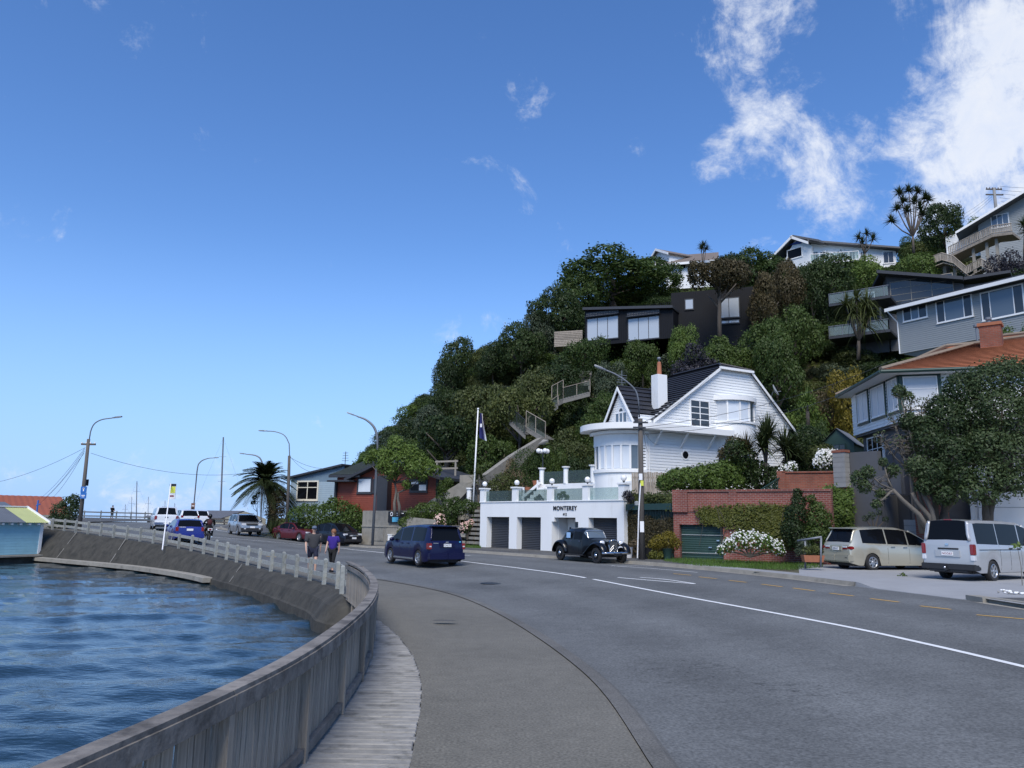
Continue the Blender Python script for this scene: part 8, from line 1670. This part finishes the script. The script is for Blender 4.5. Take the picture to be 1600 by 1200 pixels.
ks=list(RJ);skin_body('body',[RJ[a]for a in ks],[(ks.index(a),ks.index(b))for a,b in RE],'cloth_black',rd);MB().sphere((.08,0,1.63),(.15,.135,.15),14,10).build('helmet','paint_black',rd,True);MB().sphere((-.16,0,1.22),(.10,.17,.2),10,8).build('backpack','cloth_maroon',rd,True)

# ------------------------------------------------------------------ street furniture
def lamp_post(label,px,pyb,D,pts,r=.075,wood=None,mat_='galvanised',head=.55):
 b=gp(px,pyb)if D is None else at(px,pyb,D);D=b.y;e=empty('street_lamp',b,0,label,'street lamp','street lamps along the road');P=[Vector(at(x,y,D+dd))-b for x,y,dd in pts]
 if wood:
  wt_=Vector(at(*wood,D))-b;MB().tube([(0,0,-.3),wt_*.5,wt_],[.15,.13,.11],8).build('pole','pole_wood',e,True);q=catmull([tuple(p)for p in P],24);MB().tube([tuple(p)for p in q],.04,6).build('arm',mat_,e,True)
 else:
  q=catmull([(0,0,-.2)]+[tuple(p)for p in P],40);rr=[r*(1-.5*i/39)for i in range(40)];MB().tube([tuple(p)for p in q],rr,8).build('pole',mat_,e,True)
 a,c=Vector(q[-2]),Vector(q[-1]);d=(c-a).normalized();hb=MB();
 for w0,w1,t0,t1,hh in((.05,.12,0,.3,.07),(.12,.10,.3,1,.08)):
  s=d.cross(Vector((0,0,1))).normalized();u=s.cross(d);o0=c+d*head*t0;o1=c+d*head*t1;hb.hexa([o0-s*w0-u*hh*.4,o0+s*w0-u*hh*.4,o1+s*w1-u*hh*.4,o1-s*w1-u*hh*.4],[o0-s*w0+u*hh*.6,o0+s*w0+u*hh*.6,o1+s*w1*.8+u*hh*.5,o1-s*w1*.8+u*hh*.5])
 hd_=hb.build('lamp_head','galvanised',e);s=d.cross(Vector((0,0,1))).normalized();u=s.cross(d);o0,o1=c+d*head*.4,c+d*head*.92;MB().hexa([o0-s*.08-u*.05,o0+s*.08-u*.05,o1+s*.07-u*.05,o1-s*.07-u*.05],[o0-s*.08-u*.034,o0+s*.08-u*.034,o1+s*.07-u*.034,o1-s*.07-u*.034]).build('lens','clear_lamp',hd_)
 return e,b
tp,tpb=lamp_post('street lamp on a tall timber pole with wires at the far left',124,826,54.5,[(139,690,0),(140,680,0),(146,664,0),(158,656,0),(176,653,0)],wood=(138.5,686),head=.65)
MB().box(-.5,.5,-.06,.06,0,.12).build('cross_arm','pole_wood',tp).location=Vector(at(138,695.5,54.5))-tpb
for k in range(4):MB().lathe([(0,0),(.05,0),(.05,.1),(0,.14)],8).build('insulator','globe_white',tp).location=Vector(at(138,694,54.5))-tpb+Vector((-.45+.3*k,0,.02))
lamp_post('slim street lamp with small parking sign beyond the pickup',300,806,84,[(303,790,0),(308,735,0),(313,722,0),(324,716.5,0),(334,715.5,0)],.07,head=.5)
lamp_post('street lamp partly hidden by the palm tree',407,830,70,[(409,770,0),(411,735,0),(408,719,0),(400,712,0),(384,709.5,0)],.075,head=.55)
lamp_post('street lamp between the palm tree and pale blue house',449,822,61.5,[(450,800,0),(452.5,705,0),(451,692,0),(444,680,0),(430,674.5,0),(417,673.5,0)],.085,wood=(452,712),head=.65)
lamp_post('tall street lamp in front of the red house and small tree',582,848,55.5,[(585,800,0),(590,700,0),(589.5,683,0),(584,667,0),(572,656,0),(558,650.5,0)],.10,head=.8)
wp,wpb=lamp_post('street lamp on a thick timber pole right of the old black car',1003,875,36.6,[(999,652,0),(999,635,0),(994,612,0),(980,597,0),(962,585,0),(947,578.5,0)],wood=(1000.5,654),head=.62)
for(x,y,w,h,m)in((1001,745,.08,.3,'sign_white'),(1003,755,.07,.25,'sign_yellow'),(1003,823,.09,.5,'sign_white'),(1001,660,.35,.08,'dark_steel'),(999,668,.3,.08,'dark_steel')):
 q=Vector(at(x,y,36.45))-wpb;MB().box(-w,w,-.03,.03,-h/2,h/2).build('fitting' if m=='dark_steel' else 'label_plate',m,wp).location=q
MB().tube([Vector(at(1001,755,36.45))-wpb,Vector(at(998,800,36.42))-wpb,Vector(at(996,872,36.4))-wpb],.03,6).build('cable_duct','sign_white',wp);MB().lathe([(0,-.1),(.1,-.1),(.12,.05),(0,.1)],10).build('junction_box','grey_boards',wp).location=Vector(at(995,786,36.5))-wpb
pb=gp(585,849);e=empty('utility_pole',pb,0,'pale slanting timber stay beside the lamp in front of the red house','pole',None);MB().tube([(0,0,-.2),Vector(at(587,738,pb.y))-pb],[.07,.05],7).build('pole','pale_wood',e)
# signs
def sign_on(label,px,py,D,w,h,m,items,pole=None,name='road_sign'):
 p=Vector(at(px,py,D));e=empty(name,p-Vector((0,0,h/2)),0,label,'sign');MB().box(-w/2,w/2,-.02,.02,0,h).build('board',m,e)
 for(nm,mm,x0,x1,z0,z1)in items:MB().box(x0*w-w/2,x1*w-w/2,-.03,-.022,z0*h,z1*h).build(nm,mm,e)
 if pole:b=gp(*pole);b2=Vector((p.x-.0,p.y+.05,p.z));MB().tube([Vector((b.x-p.x,b.y-p.y,b.z-p.z+h/2-.1)),Vector((-w*.5+.03,.04,h))],.035,8).build('post','sign_white',e)
 return e
sign_on('upper of the two blue signs on the left timber pole',130.8,765,54.2,.40,.42,'sign_blue',[('symbol','sign_white',.42,.58,.25,.8),('symbol','sign_white',.35,.65,.58,.72)])
sign_on('lower of the two blue signs on the left timber pole',130.2,774.5,54.2,.40,.40,'sign_blue',[('symbol','sign_white',.2,.8,.48,.62),('symbol','sign_white',.28,.72,.25,.34)])
sign_on('dark triangular pennant sign behind the left timber pole',135,754,54.8,.30,.45,'sign_black',[])
bs=sign_on('bus stop sign with black and yellow panel on a white post',269.5,768,49.5,.40,.98,'sign_white',[('panel','sign_yellow',.06,.94,.40,.82),('panel','sign_black',.0,1,.84,1.0),('panel','red_lamp',.2,.8,.16,.26)],pole=(254,856))
sign_on('small dark parking sign on the slim lamp beyond the pickup',301.5,791.5,83.7,.40,.75,'brown_sign',[('panel','sign_black',.2,.8,.1,.4),('panel','sign_white',.15,.85,.55,.65)])if mat('brown_sign',(.18,.09,.06),.6,.1,4)else None
# flagpole with flag
fb=Vector(at(738.5,790,54.0));fp_=empty('flagpole',fb,0,'tall white flagpole with navy and white flag left of the garages','flagpole');tpv=Vector(at(747,640,54.0))-fb;MB().tube([(0,0,-1.2),tpv],[.07,.045],10).build('pole','white_trim',fp_,True);MB().sphere(tpv+Vector((0,0,.05)),.08,8,6).build('finial','white_trim',fp_,True)
g0=tpv+Vector((.05,0,-.25));nx_,nz_=14,8
def flagp(u,v):  # limp flag hanging in folds
 return g0+Vector((.08+.55*u*(.35+.65*v**1.3),.16*math.sin(u*9+v*3)*(.3+u),-1.75*v-.25*u*v+.0))
for nm,m,v0,v1,ua,ub in(('flag_field','flag_navy',0,1,0,.72),('flag_stripe','sign_white',0,1,.72,1.0)):
 mb=MB()
 for i in range(nx_):
  for j in range(nz_):
   U=[ua+(ub-ua)*(i+q)/nx_ for q in(0,1)];Vv=[v0+(v1-v0)*(j+q)/nz_ for q in(0,1)];mb.quad(flagp(U[0],Vv[0]),flagp(U[1],Vv[0]),flagp(U[1],Vv[1]),flagp(U[0],Vv[1]))
 mb.build(nm,m,fp_,True)
MB().box(-.06,.06,-.02,.02,-.12,.12).build('flag_emblem','sign_white',fp_).location=flagp(.35,.5)+Vector((0,-.2,0))
# overhead wires, each its own
def wire(label,a,b,sag,r=.012,n=14):
 a,b=Vector(a),Vector(b);e=MB();P=[a.lerp(b,t)-Vector((0,0,sag*4*t*(1-t)))-a for t in np.linspace(0,1,n)];o=e.tube(P,r,4).build('overhead_wire','dark_steel');o.location=a;tag(o,label,'wire','overhead wires');return o
W0=at(138.5,697,54.5)
wire('long sagging wire from the left timber pole to the palm lamp',at(142,708,54.5),at(411,735,70),.9);wire('sagging wire from the left timber pole off the left edge',at(132,700,54.5),at(-60,762,60),.55)
for k,(x,y)in enumerate(((64,778),(70,778),(84,776),(58,790))):wire('service wire from the left timber pole down to the sheds, the %s'%('leftmost','second','third','steepest')[k],at(133-.5*k,699+3*k,54.5),at(x,y,67),.3)
wire('wire from the palm lamp towards the pale blue house',at(453,713,61.5),at(489,738,66),.25);wire('wire from the palm lamp to the red house roof',at(454,715,61.5),at(520,732,62),.3)
HW=Vector(at(1000,662,36.6))
for k,(x,y,D_)in enumerate(((1108,590,46),(1030,695,46.2),(1230,640,50),(1014,707,46))):wire('wire from the thick timber pole to the white house, %s'%('to the gable','to the canopy','past the bay','the lowest')[k],HW+Vector((.05*k,0,-.12*k)),at(x,y,D_),.25,.011)
wire('long wire crossing the weatherboard wall to the right',HW+Vector((0,0,-.5)),at(1330,610,41),.5,.011);wire('second long wire crossing the bay window',HW+Vector((0,0,-.2)),at(1400,560,48),.6,.011)
# power pole on the hill
pp=Vector(at(1557,335,100));e=empty('power_pole',pp-Vector((0,0,3)),0,'concrete power pole with cross arms behind the hilltop house','power pole');MB().tube([(0,0,0),(0,0,6.9)],[.24,.18],8).build('pole','block_wall',e,True)
for zz,w in((6.7,1.1),(5.9,1.2)):MB().box(-w,w,-.07,.07,zz-.08,zz+.08).build('cross_arm','pole_wood',e)
for k in range(6):MB().lathe([(0,0),(.06,0),(.07,.16),(0,.2)],8).build('insulator','rusty_brown',e).location=(-1.0+.4*k,0,6.78)
for k in range(6):wire('power line from the hilltop pole to the right edge, %s'%('topmost','second from top','third from top','third from bottom','second from bottom','lowest')[k],at(1562+(k%3)*2,291+k*6,100),at(1680,290+k*7,92),.3,.018)
for k in range(3):wire('power line from the hilltop pole falling left, %s'%('upper','middle','lower')[k],at(1550,303+4*k,100),at(1500,338+6*k,104),.2,.015)
# masts of moored yachts beyond the road
def yacht(label,px,pyt,D,w=.07,spread=True):
 b=Vector(at(px,812,D));b.z=SEA;top=Vector(at(px+(4 if spread else 0),pyt,D));H_=top.z-b.z;e=empty('yacht',b,0,label,'yacht','moored yachts beyond the road');L=max(5,H_*.75);mb=MB();n=10;pr=[]
 for k in range(n+1):t=k/n;x=(t-.5)*L;wd=1.3*math.sin(math.pi*min(1,.12+.88*(1-t)))*L/9;pr.append((x,wd))
 for(x0,w0),(x1,w1)in zip(pr[:-1],pr[1:]):
  for s in(1,-1):mb.quad((x0,s*w0*.5,-.3),(x1,s*w1*.5,-.3),(x1,s*w1,.75),(x0,s*w0,.75))
  mb.quad((x0,-w0,.75),(x1,-w1,.75),(x1,w1,.75),(x0,w0,.75))
 mb.build('hull','white_paint',e);MB().box(-L*.2,L*.12,-.6,.6,.76,1.2).build('cabin','white_paint',e);dx=top.x-b.x;MB().tube([(0,0,.7),(dx,0,H_)],[w,w*.7],6).build('mast','galvanised',e);MB().tube([(0,0,1.7),(-L*.4,0,1.75)],w*.8,6).build('boom','galvanised',e)
 for f in(.55,.8):MB().box(dx*f-.6,dx*f+.6,-.02,.02,H_*f-.02,H_*f+.02).build('spreader','galvanised',e)
 for q in(-L*.48,L*.48):MB().tube([(dx,0,H_-.1),(q,0,.8)],.008,3).build('stay','dark_steel',e)
yacht('yacht with tall mast and stays behind the parking sign lamp',345,683,125,.16);yacht('far yacht with mast right of the standing man',214,752,150,.10,False)
for k,(x,y)in enumerate(((206,776),(232,776),(258,782),(273,786),(196,788))):yacht('distant small mast, %s beyond the far fence'%('left of the tall one','just right of the tall one','left of the bus sign','right of the bus sign','shortest one near the man')[k],x,y,165,.06,False)
# handrail by the gold people carrier, planter, roadside bits
a,b,c=Vector(at(1246,845,30.5)),Vector(at(1284,839,29.8)),gp(1258,880)
e=empty('handrail',Vector((c.x,c.y,c.z)),0,'plain galvanised handrail left of the gold people carrier','railing');e.location=(at(1258,880,30.3));o0=Vector(e.location);MB().tube([a-o0,b-o0],.04,8).build('rail','galvanised',e,True);MB().tube([Vector((0,0,-.2)),Vector(at(1258,844,30.3))-o0],.04,8).build('post','galvanised',e,True);MB().tube([Vector(at(1282,878,29.8))-o0-Vector((0,0,.2)),Vector(at(1283,840,29.8))-o0],.04,8).build('post','galvanised',e,True)
pz_=Vector(at(1270,878,30));e=empty('planter',pz_,0,'terracotta trough with plants beside the handrail','planter');MB().hexa([(-.35,-.15,0),(.35,-.15,0),(.35,.15,0),(-.35,.15,0)],[(-.4,-.18,.25),(.4,-.18,.25),(.4,.18,.25),(-.4,.18,.25)]).build('trough','terracotta',e);gg=np.random.default_rng(2);P_,N_=lobes_points([(-.2,0,.4,.18),(.1,0,.42,.2),(.28,0,.36,.14)],500,gg);link('foliage',leaf_mesh('foliage',P_,N_,.09),'leaf_olive',e)
for(px,py,D_,lab,m)in((1013,866,37.3,'dark plastic pot right of the timber pole','black_plastic'),(1043,868,37.0,'dark green pot under the golden bush','green_trim'),(982,868,38.5,'pale pot left of the timber pole','sign_white')):
 q=Vector(at(px,py,D_));q.z=G(q.x,q.y)+.12;pt_=MB().lathe([(0,0),(.17,0),(.24,.5),(.26,.52),(.22,.52),(.2,.44),(0,.44)],12).build('plant_pot',m,None,True,40);pt_.location=q;tag(pt_,lab,'pot')
st_=MB();rr=random.Random(8);qs=[]
for k in range(16):
 q=gp(1562+k*2.6+rr.uniform(-2,2),931.5+k*.35+rr.uniform(-2,2));s_=rr.uniform(.03,.06);o=MB().sphere((0,0,s_*.4),(s_,s_*.8,s_*.6),7,5).build('pebble','globe_white' if k%3 else 'rock');o.location=(q.x,q.y,G(q.x,q.y)+.125);tag(o,'smooth pebble beside the kerb at the right edge, %s'%('white' if k%3 else 'grey'),'stone','pebbles beside the kerb')
q=gp(1598,922);sp=empty('sapling',(q.x,q.y,G(q.x,q.y)+.1),0,'thin sapling with few leaves at the right edge before the van','sapling');MB().tube([(0,0,0),(.02,0,.6),(-.04,0,1.25)],[.014,.011,.006],5).build('stem','grey_bark',sp);P_=np.array([[-.04+.1*math.cos(t),.08*math.sin(t),1.2+.05*math.sin(3*t)]for t in np.linspace(0,6,14)]);link('leaves',leaf_mesh('leaves',P_,np.tile([0,-.5,.8],(14,1)),.16,.4),'leaf_light',sp)
